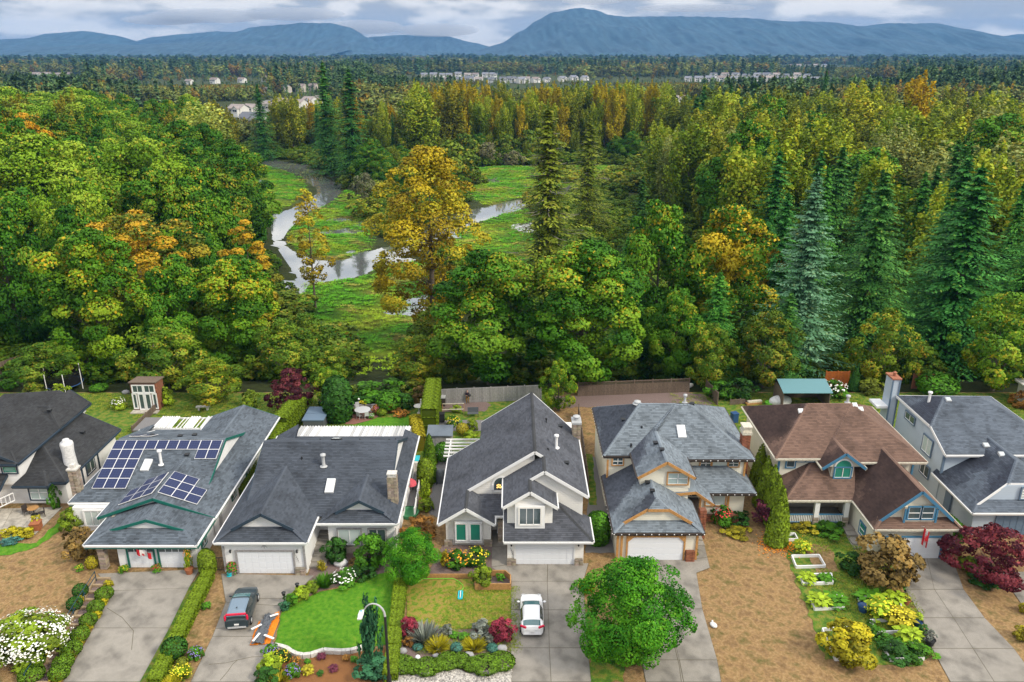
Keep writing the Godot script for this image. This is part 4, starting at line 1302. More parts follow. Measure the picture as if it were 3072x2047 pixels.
	for q in [[25.0, 27.4], [27.9, 30.1]]:
		var r := MB.new()
		r.bar(xyz(q[0], 1.4, -62.7), xyz(q[1], 1.4, -62.7), 0.1, 0.09)
		r.bar(xyz(q[0], 0.62, -62.7), xyz(q[1], 0.62, -62.7), 0.08, 0.08)
		var rail := part(r, "railing", "blue_trim")
		for i in 15:
			var b := MB.new()
			b.cube(xyz(lerpf(q[0], q[1], (i + 0.5) / 15), 1.01, -62.7), xyz(0.075, 0.72, 0.05))
			part(b, "baluster", "white_paint", rail)
	block(xyz(24.9, 0.4, -66.2), xyz(30.9, 2.6, -66.0), "beige_siding")
	for q in [[0.3, -61.9], [0.2, -61.2], [0.12, -60.0]]:
		block(xyz(30.1, 0, q[1] - 0.9), xyz(31.3, q[0], q[1]), "concrete", "entry_step")
	for q in [xyz(27.91, 8.24, -70.06), xyz(33.25, 8.64, -70.56), xyz(33.75, 8.34, -70.26)]:
		skylight(q, 0.35, 0.35, 0.58)
	roof_pipe(xyz(32.76, 8.74, -71.05), 0.8, "grey_metal", 0.13)

# --- the pale blue house on the right
func house_pale_blue() -> void:
	house("pale_blue_house", "pale blue-grey house with a slate roof and tall chimney at the right edge", "house", xyz(46, 0, -69))
	block(xyz(41.25, -0.1, -77.5), xyz(51, 5.1, -67.6), "blue_siding")
	block(xyz(41.3, -0.1, -67.6), xyz(51.2, 2.6, -61.6), "blue_siding")
	upright([xyz(41.2, -0.1, -67.6), xyz(41.2, 5.1, -67.6), xyz(41.2, 6.35, -70.5), xyz(41.2, 6.35, -77.4), xyz(41.2, -0.1, -77.4)], Vector3.LEFT, "blue_siding", "gable_wall")
	roof([
		[[xyz(44, 8, -74.2), xyz(47.6, 8, -74.2), xyz(51, 6.4, -70.3), xyz(51, 5.15, -67.1), xyz(41, 5.15, -67.1), xyz(41, 6.5, -70.4)], "hhrerh"],
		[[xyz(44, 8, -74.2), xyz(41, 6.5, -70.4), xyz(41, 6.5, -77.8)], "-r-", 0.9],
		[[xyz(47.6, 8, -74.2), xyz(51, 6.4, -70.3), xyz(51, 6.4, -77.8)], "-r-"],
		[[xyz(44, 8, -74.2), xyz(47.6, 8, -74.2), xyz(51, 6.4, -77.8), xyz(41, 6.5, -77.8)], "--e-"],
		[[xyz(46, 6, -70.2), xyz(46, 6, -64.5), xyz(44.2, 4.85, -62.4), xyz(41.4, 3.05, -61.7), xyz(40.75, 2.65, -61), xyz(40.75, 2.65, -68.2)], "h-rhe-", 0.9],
		[[xyz(46, 6, -70.2), xyz(46, 6, -64.5), xyz(47.8, 4.85, -62.4), xyz(50.6, 3.05, -61.7), xyz(51.3, 2.65, -61), xyz(51.3, 2.65, -68.2)], "-hrhe-"],
		[[xyz(46, 6, -64.5), xyz(47.8, 4.85, -62.3), xyz(44.2, 4.85, -62.3)], "-rh"],
		[[xyz(40.75, 2.65, -61), xyz(51.3, 2.65, -61), xyz(50.4, 3.3, -62.3), xyz(41.6, 3.3, -62.3)], "e---"],
	], "blue_shingle", "white_paint", "white_paint", 0.34)
	upright([xyz(41.7, 3.1, -62.2), xyz(50.3, 3.1, -62.2), xyz(47.8, 4.7, -62.2), xyz(44.2, 4.7, -62.2)], Vector3.BACK, "blue_siding", "gable_wall")
	window(xyz(46.1, 3.95, -62.1), 1.35, 1.05, Vector3.BACK, 3, 4, "slate_trim", "white_paint", "pale_glass")
	window(xyz(41.12, 5.4, -74.6), 1.9, 0.7, Vector3.LEFT, 2, 1, "slate_trim")
	window(xyz(41.12, 4.3, -70.6), 1.7, 1.6, Vector3.LEFT, 2, 1, "slate_trim", "white_paint", "pale_glass")
	window(xyz(41.12, 1.8, -70.2), 1.6, 1.1, Vector3.LEFT, 2, 1, "slate_trim")
	block(xyz(41.05, 0, -66), xyz(41.2, 2.1, -65), "slate_trim", "side_door")
	var b := MB.new()
	b.cube(xyz(41.2, 3.8, -67.55), xyz(0.2, 2.6, 0.2))
	part(b, "corner_board", "slate_trim")
	garage_door(xyz(43.4, 0, -61.5), xyz(48.2, 0, -61.5), 2.1, 4, 8, "slate_trim", "slate_trim")
	number_plaque(xyz(44.4, 2.35, -61.55), "4987", 0.14)
	block(xyz(40.4, 0, -79.5), xyz(41.2, 8.3, -77.9), "blue_siding", "chimney")
	var cb := MB.new()
	for q in [[40.42, -77.88], [41.18, -77.88]]:
		cb.cube(xyz(q[0], 4.1, q[1]), xyz(0.14, 8.2, 0.1))
	part(cb, "corner_board", "slate_trim")
	var cap := MB.new()
	cap.cube(xyz(40.8, 8.36, -78.7), xyz(1.0, 0.16, 1.8))
	cap.lathe(xyz(40.8, 8.4, -78.6), [xz(0.15, 0), xz(0.15, 0.4), xz(0.25, 0.42), xz(0.02, 0.6)], 8)
	part(cap, "chimney_cap", "red_brick")
	block(xyz(39.2, 4.9, -80), xyz(40.4, 5.15, -78), "white_paint", "gutter")
	roof_pipe(xyz(42.6, 7.1, -74.4), 1.35)
	for q in [xyz(44.1, 7.8, -73.7), xyz(45.2, 5.6, -68), xyz(45.5, 5.7, -66)]:
		skylight(q, 0.4, 0.4, 0.4, "grey_metal")

# --- the dark-roofed house at the left edge
func house_dark_left() -> void:
	house("dark_roof_house", "white house with a near-black roof and navy trim at the left edge", "house", xyz(-48, 0, -71))
	block(xyz(-56, -0.1, -77), xyz(-42.7, 2.6, -66.9), "white_siding")
	block(xyz(-56, 2.4, -78.6), xyz(-46.4, 4.9, -66.3), "white_siding")
	roof([
		[[xyz(-42.25, 2.7, -66.2), xyz(-42.25, 2.7, -77.5), xyz(-46.5, 4.85, -77.5), xyz(-46.5, 4.85, -70.4)], "er-h"],
		[[xyz(-46.6, 2.7, -66.2), xyz(-42.25, 2.7, -66.2), xyz(-46.5, 4.85, -70.4), xyz(-46.6, 4.6, -70)], "eh--"],
		[[xyz(-52, 8, -74.8), xyz(-52, 8, -65.7), xyz(-45.95, 5, -65.7), xyz(-45.95, 5, -79.2), xyz(-49, 6.5, -79.2)], "-re--"],
		[[xyz(-47.9, 6.6, -75), xyz(-53.5, 6.6, -75), xyz(-48.9, 5, -72.9), xyz(-45.9, 5, -72.9)], "h-eh"],
		[[xyz(-47.9, 6.6, -75), xyz(-45.9, 5, -72.9), xyz(-45.9, 5, -79.2), xyz(-47.9, 6.6, -79.2)], "-er-"],
		[[xyz(-46, 5, -65.5), xyz(-49.5, 5, -65.5), xyz(-48.6, 5.75, -66.9), xyz(-47.2, 5.7, -66.9)], "e--h"],
		[[xyz(-56, 3, -64.7), xyz(-47.6, 2.7, -64.7), xyz(-47.6, 3.9, -67), xyz(-56, 3.9, -67)], "er--"],
		[[xyz(-46.9, 2.7, -65.5), xyz(-43.6, 2.7, -65.5), xyz(-44.6, 3.5, -67), xyz(-46, 3.5, -67)], "eh--"],
		[[xyz(-43.6, 2.7, -65.5), xyz(-43.6, 2.7, -67.5), xyz(-44.6, 3.5, -67)], "e--"],
	], "dark_shingle", "navy_paint", "navy_paint", 0.35)
	upright([xyz(-46.3, 4.2, -72.8), xyz(-46.3, 4.95, -72.8), xyz(-46.3, 4.95, -78.8), xyz(-46.3, 4.2, -78.8)], Vector3.RIGHT, "white_siding", "gable_wall")
	window(xyz(-47.2, 4.2, -66.2), 1.3, 0.95, Vector3.BACK, 1, 1, "navy_paint", "white_paint", "green_glass")
	block(xyz(-45.9, 0.5, -66.9), xyz(-43.9, 2.55, -66.2), "white_siding", "window_bay")
	window(xyz(-44.9, 1.65, -66.15), 1.7, 1.5, Vector3.BACK, 2, 2, "navy_paint", "white_paint", "curtain_glass", 0.14)
	for z in [-69.8, -73.0]:
		var b := MB.new()
		b.cube(xyz(-42.64, 1.3, z), xyz(0.1, 2.4, 0.16))
		part(b, "corner_board", "navy_paint")
	window(xyz(-42.65, 1.5, -71.4), 1.5, 1.1, Vector3.RIGHT, 2, 1, "navy_paint")
	var rail := MB.new()
	rail.bar(xyz(-49, 1.5, -63.6), xyz(-47, 1.9, -65.6), 0.08, 0.08)
	rail.bar(xyz(-49, 0.7, -63.6), xyz(-47, 1.1, -65.6), 0.08, 0.08)
	var r := part(rail, "railing", "white_paint")
	for i in 9:
		var b := MB.new()
		var p := xyz(-49, 1.1, -63.6).lerp(xyz(-47, 1.5, -65.6), i / 8.0)
		b.cube(p, xyz(0.05, 0.8, 0.05))
		part(b, "baluster", "white_paint", r)
	block(xyz(-49.5, 0, -64.1), xyz(-48.7, 2.7, -63.4), "white_siding", "porch_post")
	var ch := MB.new()
	ch.lathe(xyz(-43.1, 2.8, -69), [xz(0.7, 0), xz(0.62, 0.2), xz(0.55, 1.6), xz(0.62, 2.4), xz(0.55, 2.7), xz(0.34, 2.72), xz(0.3, 3.0), xz(0.02, 3.05)], 9)
	part(ch, "wrapped_chimney", "white_cloth")
	for q in [xyz(-47.4, 6.3, -74.3), xyz(-44.4, 3.85, -74.2)]:
		roof_vent(q)

# --- houses far off in the valley
func make_far_houses() -> void:
	var g := RandomNumberGenerator.new()
	g.seed = 61
	var roofs := [lin(0.23, 0.19, 0.18), lin(0.3, 0.26, 0.25), lin(0.14, 0.15, 0.18), lin(0.2, 0.21, 0.25)]
	for i in 4:
		mat("far_roof_%d" % i, roofs[i], 0.9)
	mat("far_wall_0", lin(0.7, 0.69, 0.67), 0.8)
	mat("far_wall_1", lin(0.5, 0.45, 0.4), 0.8)
	mat("far_window", lin(0.05, 0.06, 0.08), 0.2)
	var wall := MB.new()
	wall.cube(xyz(0, 3, 0), xyz(11, 6, 9))
	wall.tri(xyz(-5.5, 6, 4.5), xyz(-5.5, 6, -4.5), xyz(-5.5, 8.4, 0))
	wall.tri(xyz(5.5, 6, -4.5), xyz(5.5, 6, 4.5), xyz(5.5, 8.4, 0))
	wall.cube(xyz(2.6, 2.9, 5.4), xyz(4.4, 5.8, 2.4))
	wall.tri(xyz(0.4, 5.8, 6.6), xyz(4.8, 5.8, 6.6), xyz(2.6, 7.4, 6.6))
	var rf := MB.new()
	for s in [-1.0, 1.0]:
		rf.face(xyz(-6.1, 5.75, s * 5.0), xyz(6.1, 5.75, s * 5.0), xyz(6.1, 8.55, 0), xyz(-6.1, 8.55, 0), Vector3.UP)
		rf.face(xyz(2.6 + s * 2.6, 5.65, 7.0), xyz(2.6 + s * 2.6, 5.65, 1.5), xyz(2.6, 7.6, 1.5), xyz(2.6, 7.6, 7.0), Vector3.UP)
	var win := MB.new()
	win.cube(Vector3.ZERO, xyz(1.5, 1.3, 0.1))
	var door := MB.new()
	door.cube(xyz(2.6, 1.2, 6.62), xyz(3.4, 2.2, 0.1))
	var wm := wall.mesh()
	var rm := rf.mesh()
	var pm := win.mesh()
	var dm := door.mesh()
	var rows := [
		[xz(-218, -657.9), 7, xz(6, -24), -0.5, 1, 0, "beige-roofed house of the row between the wood and the left road", "houses left of the far road"],
		[xz(-314.1, -928.6), 8, xz(11, -34), -0.4, 0, 1, "brown-roofed house on the far left slope", "brown-roofed houses on the far left slope"],
		[xz(-503.4, -1295.7), 6, xz(30, -40), -0.3, 0, 0, "pinkish-roofed house among trees at the far left", "pink-roofed houses at the far left"],
		[xz(-182, -571.6), 2, xz(9, 16), -0.4, 2, 0, "white house with a dark roof by the lone fir", "white houses by the lone fir"],
		[xz(-174.15, -1665.8), 9, xz(17, 3), 0.05, 3, 0, "white townhouse in the long far row left of centre", "white townhouses left of centre"],
		[xz(-105.61, -1386.5), 8, xz(18, 4), -0.1, 2, 0, "white townhouse in the nearer far row left of centre", "nearer white townhouses left of centre"],
		[xz(16.49, -1348.7), 6, xz(22, -26), 0.6, 3, 0, "grey-roofed house beside the far yellow trees", "grey-roofed houses in the far centre"],
		[xz(62.46, -749.8), 3, xz(15, 10), 0.3, 1, 0, "beige-roofed house glimpsed through the centre-right poplars", "houses behind the centre-right poplars"],
		[xz(150.68, -812.5), 2, xz(16, 6), 0.2, 1, 0, "beige-roofed house above the olive poplars", "houses above the olive poplars"],
		[xz(299.1, -1426.5), 12, xz(19, 2), 0.0, 3, 0, "white gabled house in the long far row on the right", "white gabled houses on the far right"],
		[xz(387.7, -1611.8), 10, xz(20, 0), 0.05, 2, 0, "white gabled house in the back row on the far right", "white gabled houses in the back row on the right"],
		[xz(891.8, -2703.1), 5, xz(30, -10), 0.1, 3, 0, "pale house almost lost in the far trees on the right", "pale houses far off on the right"],
		[xz(-943.4, -1665.8), 4, xz(22, -3), 0.2, 0, 0, "brown-roofed white house among trees at the far left edge", "houses at the far left edge"],
	]
	for r in rows:
		for i in r[1]:
			var p: Vector2 = r[0] + r[2] * i + xz(g.randf_range(-3, 3), g.randf_range(-4, 4))
			var o := thing("far_house", r[6], "house", xyz(p.x, dry_height(p.x, p.y), p.y), r[3] + g.randf_range(-0.12, 0.12), r[7])
			var s := g.randf_range(0.95, 1.25)
			o.scale = xyz(s * g.randf_range(0.95, 1.15), s, s)
			build_mesh(wm, "wall", M["far_wall_%d" % r[5]], o)
			build_mesh(rm, "roof", M["far_roof_%d" % (r[4] if g.randf() < 0.75 else g.randi() % 4)], o)
			build_mesh(dm, "garage_door", M.white_paint, o)
			for q in [xyz(-3.4, 4.4, 4.55), xyz(-1.2, 4.4, 4.55), xyz(-3.4, 1.6, 4.55), xyz(1.7, 4.4, 6.65), xyz(3.5, 4.4, 6.65)]:
				build_mesh(pm, "window", M.far_window, o).position = q
	var road := []
	for p in [xz(-255.7, -846.2), xz(-267.6, -953.8), xz(-231.4, -868.9), xz(-202, -791), xz(-196.64, -760), xz(-233.3, -853.6), xz(-255.4, -901), xz(-243.2, -804.2)]:
		road.append(p)
	var st := MB.new()
	st.poly(PackedVector3Array([xyz(road[0].x, -7.6, road[0].y), xyz(road[1].x, -7.6, road[1].y), xyz(road[6].x, -7.6, road[6].y), xyz(road[7].x, -7.6, road[7].y)]), Vector3.UP)
	st.poly(PackedVector3Array([xyz(road[1].x, -7.6, road[1].y), xyz(road[2].x, -7.6, road[2].y), xyz(road[5].x, -7.6, road[5].y), xyz(road[6].x, -7.6, road[6].y)]), Vector3.UP)
	st.poly(PackedVector3Array([xyz(road[2].x, -7.6, road[2].y), xyz(road[3].x, -7.6, road[3].y), xyz(road[4].x, -7.6, road[4].y), xyz(road[5].x, -7.6, road[5].y)]), Vector3.UP)
	structure(build(st, "road", M.road))

# --- plots: lawns, drives, paths, beds
# a drive of cast slabs: rows of (left, right) edge points, «cols» slabs across, open joints between
func drive(called: String, rows: Array, cols: int, m: String, y := 0.022) -> Node3D:
	var o := Node3D.new()
	put(o, called)
	structure(o)
	var base := MB.new()
	var outline := []
	for r in rows:
		outline.append(r[0])
	for i in rows.size():
		outline.append(rows[-1 - i][1])
	for i in rows.size() - 1:
		var q := [rows[i][0], rows[i][1], rows[i + 1][1], rows[i + 1][0]]
		base.poly(flat(q, y - 0.012), Vector3.UP)
		for c in cols:
			var a: Vector2 = (rows[i][0] as Vector2).lerp(rows[i][1], float(c) / cols)
			var b: Vector2 = (rows[i][0] as Vector2).lerp(rows[i][1], float(c + 1) / cols)
			var d: Vector2 = (rows[i + 1][0] as Vector2).lerp(rows[i + 1][1], float(c + 1) / cols)
			var e: Vector2 = (rows[i + 1][0] as Vector2).lerp(rows[i + 1][1], float(c) / cols)
			var mid := (a + b + d + e) / 4
			var st := MB.new()
			var k := rng.randf_range(0.88, 1.0)
			var p := []
			for v in [a, b, d, e]:
				p.append(v + (mid - v).normalized() * 0.035)
			st.poly(flat(p, y), Vector3.UP, Color(k, k, k))
			build(st, "slab", M[m], o)
	build(base, "joint_bed", M.joint, o)
	return o

func make_lots() -> void:
	structure(sheet("plot_ground", [xz(-75, -93.5), xz(75, -93.5), xz(75, -30), xz(-75, -30)], -0.02, M.dry_grass))
	structure(sheet("back_lawn", [xz(-75, -93.4), xz(5, -93.4), xz(5, -74), xz(-75, -74)], -0.012, M.yard_grass, 0.2))
	structure(sheet("back_lawn", [xz(20, -93.4), xz(75, -93.4), xz(75, -76), xz(20, -76)], -0.012, M.yard_grass, 0.2))
	drive("driveway", [[xz(-34.62, -55.84), xz(-26.27, -56.41)], [xz(-32.29, -53.59), xz(-26.23, -53.95)], [xz(-31.65, -49.17), xz(-25.88, -49.17)], [xz(-31.05, -43.69), xz(-25.71, -43.69)], [xz(-30.31, -39.09), xz(-25.82, -39.09)]], 1, "concrete")
	drive("driveway", [[xz(-24.29, -55.84), xz(-16.43, -55.58)], [xz(-22.67, -52.17), xz(-18.08, -51.71)], [xz(-22.33, -48.24), xz(-17.68, -48.24)], [xz(-22.23, -43.69), xz(-17.78, -43.69)], [xz(-22.19, -39.09), xz(-16.96, -39.09)]], 1, "concrete")
	drive("driveway", [[xz(-0.45, -57.1), xz(6.53, -57.28)], [xz(-0.07, -54.82), xz(5.87, -54.82)], [xz(-0.07, -51.25), xz(5.72, -51.25)], [xz(-0.08, -47.03), xz(5.54, -47.03)], [xz(-0.07, -43.69), xz(5.48, -43.69)], [xz(-0.09, -39.09), xz(5.28, -39.09)]], 2, "concrete")
	drive("driveway", [[xz(9.37, -57.96), xz(15.65, -57.96)], [xz(9.42, -51.36), xz(14.89, -51.36)], [xz(9.27, -45.8), xz(14.7, -45.8)], [xz(9.25, -43.69), xz(14.48, -43.69)], [xz(9.19, -39.09), xz(14.29, -39.09)]], 2, "concrete")
	drive("driveway", [[xz(33.48, -57.83), xz(37.95, -58.24)], [xz(31.84, -53.76), xz(36.6, -53.76)], [xz(31.57, -50.32), xz(36.38, -50.32)], [xz(30.67, -46.97), xz(36.65, -46.97)], [xz(30.31, -43.69), xz(36.4, -43.69)], [xz(29.9, -39.09), xz(35.97, -39.09)]], 2, "concrete")
	drive("driveway", [[xz(40.83, -56.1), xz(44.58, -56.1)], [xz(40.1, -51.48), xz(43.92, -51.48)], [xz(39.02, -45.3), xz(42.81, -45.3)]], 1, "concrete")
	drive("path", [[xz(-1.77, -63.41), xz(-0.7, -63.41)], [xz(-1.77, -59.64), xz(-0.46, -59.64)], [xz(-1.73, -56.75), xz(-0.41, -57.02)], [xz(-0.43, -55.32), xz(-0.07, -54.87)]], 1, "concrete", 0.03)
	drive("path", [[xz(15.73, -59.36), xz(17.01, -60.22)], [xz(15.49, -57.83), xz(16.83, -58.1)], [xz(15.25, -55.84), xz(16.71, -56.62)]], 1, "concrete", 0.03)
	drive("path", [[xz(30.4, -64.53), xz(32.14, -64.86)], [xz(30.07, -61.4), xz(31.73, -61.7)], [xz(29.93, -59.36), xz(31.72, -59.64)]], 1, "concrete", 0.012)
	drive("patio", [[xz(-49.87, -65.85), xz(-42.97, -66.19)], [xz(-48, -61.7), xz(-43, -61.55)]], 3, "pale_concrete", 0.03)
	structure(sheet("paved_side_yard", [xz(-10.56, -75.34), xz(-9.86, -75.34), xz(-9.22, -69.5), xz(-8.91, -64.37), xz(-10.14, -64.37), xz(-10.27, -69.5)], 0.02, M.paving))
	structure(sheet("paved_side_yard", [xz(8.32, -76.51), xz(9.51, -75.65), xz(9.51, -69.36), xz(8.9, -58.79), xz(6.41, -58.79), xz(7.27, -66.53)], 0.006, M.paving, 0.08))
	structure(sheet("paved_side_yard", [xz(-7.72, -69.36), xz(-6.87, -69.36), xz(-6.92, -64.53), xz(-7.67, -64.86), xz(-8.56, -66.53)], 0.006, M.paving, 0.05))
	structure(sheet("front_lawn", [xz(-17.9, -51.03), xz(-16.69, -52.41), xz(-15.52, -53.46), xz(-13.79, -54.03), xz(-11.02, -55.83), xz(-9.59, -56.23), xz(-9.25, -51.16), xz(-9.21, -47.38), xz(-10.61, -47.04), xz(-11.53, -46.73), xz(-12.57, -46.58), xz(-13.76, -46.66), xz(-14.38, -46.32), xz(-15.13, -46.13), xz(-15.83, -46.36), xz(-16.38, -46.81), xz(-17.4, -47.19)], 0.03, M.green_lawn, 0.05))
	structure(sheet("front_lawn", [xz(-8.64, -54.99), xz(-3.14, -55.13), xz(-3.07, -53.46), xz(-0.09, -53.29), xz(-0.09, -49.72), xz(-2.98, -49.1), xz(-5.87, -49.18), xz(-7.32, -49.88), xz(-8.14, -50.52)], 0.03, M.weedy_lawn, 0.05))
	structure(sheet("front_lawn", [xz(-46.31, -60.08), xz(-42.2, -60.28), xz(-42.09, -64.37), xz(-41.39, -63.88), xz(-41, -62.47), xz(-41.76, -59.79), xz(-43.36, -58.51), xz(-45.26, -58.38)], 0.01, M.green_lawn, 0.12))
	structure(sheet("kitchen_garden", [xz(26.41, -66.53), xz(31.25, -64.86), xz(30.34, -60.81), xz(29.4, -54.57), xz(31.72, -53.83), xz(31.17, -51.03), xz(30.64, -46.83), xz(29.14, -45.3), xz(26.29, -45.3), xz(22.44, -45.86), xz(22.76, -49.07), xz(23.23, -54.32), xz(23.81, -58.51), xz(24.84, -63.88)], 0.008, M.yard_grass, 0.25))
	structure(sheet("kitchen_garden", [xz(25.81, -60.51), xz(27.97, -59.93), xz(27.5, -56.1), xz(25.49, -55.84)], 0.014, M.dry_grass, 0.3))
	structure(sheet("planting_bed", [xz(-8.39, -49.96), xz(-6.95, -49.96), xz(-5.86, -49.1), xz(-2.97, -49.03), xz(-0.08, -49.72), xz(-0.07, -45.2), xz(-1.98, -44.52), xz(-3.47, -44.89), xz(-4.16, -44.96), xz(-5.88, -44.46), xz(-8.44, -44.66), xz(-8.55, -47.6)], 0.02, M.soil, 0.04))
	structure(sheet("planting_bed", [xz(-6.1, -59.93), xz(-1.73, -59.93), xz(-1.65, -56.75), xz(-0.2, -55.32), xz(-0.15, -53.83), xz(-3.05, -53.83), xz(-3.44, -55.45), xz(-7.16, -55.45)], 0.02, M.soil, 0.04))
	structure(sheet("bark_bed", [xz(-17.14, -46.85), xz(-16.27, -46.62), xz(-15.06, -45.84), xz(-13.68, -46.28), xz(-10.56, -46.73), xz(-9.16, -47.08), xz(-8.76, -43.68), xz(-8.48, -41.81), xz(-17.22, -41.81), xz(-17.59, -43.68), xz(-17.89, -46.85)], 0.02, M.bark_mulch, 0.05))
	structure(sheet("planting_bed", [xz(-17.01, -55.32), xz(-16.97, -60.81), xz(-10.63, -60.51), xz(-9.42, -57.69), xz(-10.2, -56.36), xz(-11.64, -55.32), xz(-15.63, -53.47), xz(-18.06, -51.36), xz(-18.27, -52.4)], 0.012, M.soil, 0.08))
	structure(sheet("planting_bed", [xz(-26.09, -56.23), xz(-25.21, -56.23), xz(-24.56, -54.82), xz(-24.46, -43.69), xz(-26.17, -43.69), xz(-26.25, -54.32)], 0.012, M.yard_grass, 0.1))
	structure(sheet("planting_bed", [xz(-9.63, -56.88), xz(-8.58, -56.88), xz(-8.73, -54.82), xz(-8, -43.69), xz(-8.98, -43.69), xz(-9.44, -51.03)], 0.036, M.soil, 0.05))
	structure(sheet("brick_patio", [xz(-19.54, -84.21), xz(-20.01, -88.95), xz(-16.38, -89.14), xz(-15.92, -86.24), xz(-16.95, -85.12), xz(-18.46, -84.18)], 0.02, M.brick_paving))
	structure(sheet("garden_lawn", [xz(-18.35, -84.03), xz(-16.09, -85.77), xz(-10.69, -86.71), xz(-11.17, -85.12), xz(-11.76, -83.32), xz(-19, -83.32)], 0.02, M.green_lawn, 0.05))
	structure(sheet("garden_paving", [xz(-8.56, -85.27), xz(-3.1, -85.27), xz(-3.05, -83.57), xz(-3.5, -82.46), xz(-6.92, -82.46), xz(-8.51, -82.46)], 0.02, M.paving, 0.05))
	structure(sheet("garden_paving", [xz(-8.68, -80.33), xz(-6.88, -81.92), xz(-6.3, -75.38), xz(-6.93, -69.27), xz(-6.92, -64.28), xz(-7.92, -65.38), xz(-7.94, -72.22)], 0.016, M.paving, 0.05))
	structure(sheet("bare_earth", [xz(-8.68, -90.43), xz(-3.4, -90.59), xz(-2.57, -89.48), xz(-3.3, -87.63), xz(-8.45, -87.63)], 0.02, M.soil, 0.15))
	structure(sheet("bare_earth", [xz(4.98, -92.15), xz(21.65, -93.65), xz(24.37, -92.74), xz(24.89, -89.84), xz(5.28, -88.72)], 0.002, M.soil, 0.3))
	structure(sheet("strip_lawn", [xz(7.89, -76.94), xz(8.69, -76.72), xz(8.18, -66.53), xz(7.45, -66.53)], 0.012, M.yard_grass, 0.08))
	structure(sheet("strip_lawn", [xz(5.76, -52.17), xz(7.24, -49.92), xz(8.51, -46.44), xz(7.73, -43.69), xz(5.43, -43.69)], 0.006, M.yard_grass, 0.3))
	for q in [[xz(-20.14, -52.59), xz(-19.33, -52.63), xz(-18.32, -52.59)], [xz(-22.39, -49.1), xz(-21.47, -49.18), xz(-20.2, -49.05), xz(-19.37, -49.05)], [xz(-21.55, -45.36), xz(-20.34, -45.51), xz(-19.65, -45.8), xz(-18.73, -46.1), xz(-17.84, -46.13)], [xz(-20.23, -43.81), xz(-19.97, -44.72), xz(-19.87, -45.36), xz(-19.65, -45.8)], [xz(12.1, -48.65), xz(11.9, -46.83), xz(11.87, -45.3), xz(11.71, -43.69)], [xz(-31.74, -51.48), xz(-30.03, -50.36), xz(-28.48, -48.86), xz(-27.71, -46.83)]]:
		var st := MB.new()
		for i in q.size() - 1:
			st.bar(v3(q[i], 0.024), v3(q[i + 1], 0.024), 0.045, 0.006)
		structure(build(st, "crack", M.joint))
	gravel()
	steps_and_rail()
	fences()

# the strip of pale stones below the clipped mounds, too many to count
func gravel() -> void:
	var area := PackedVector2Array([xz(-8.49, -44.66), xz(-6.26, -44.42), xz(-4.21, -44.93), xz(-2.96, -44.49), xz(-0.08, -45.23), xz(-0.03, -42.72), xz(-8.45, -42.72)])
	structure(sheet("gravel_strip", Array(area), 0.024, M.pale_stone, 0.02))
	var st := MB.new()
	st.ball(Vector3.ZERO, xyz(0.09, 0.06, 0.075), 6, 4)
	var mm := MultiMesh.new()
	mm.transform_format = MultiMesh.TRANSFORM_3D
	mm.use_colors = true
	mm.mesh = st.mesh()
	var g := RandomNumberGenerator.new()
	g.seed = 12
	var box := Rect2(area[0], Vector2.ZERO)
	for p in area:
		box = box.expand(p)
	var at := []
	for i in 5200:
		var p := xz(g.randf_range(box.position.x, box.end.x), g.randf_range(box.position.y, box.end.y))
		if Geometry2D.is_point_in_polygon(p, area):
			at.append(p)
	mm.instance_count = at.size()
	for i in at.size():
		var s := g.randf_range(0.6, 1.5)
		mm.set_instance_transform(i, Transform3D(Basis(Vector3.UP, g.randf() * TAU).scaled(xyz(s, s, s)), xyz(at[i].x, 0.04, at[i].y)))
		var k := pow(g.randf(), 0.7)
		mm.set_instance_color(i, Color(0.25, 0.25, 0.26).lerp(Color(1, 0.98, 0.95), k))
	var o := MultiMeshInstance3D.new()
	o.multimesh = mm
	o.material_override = M.pale_stone
	put(o, "gravel")
	tag(o, "white and grey gravel below the clipped mounds", "gravel", "", "stuff")

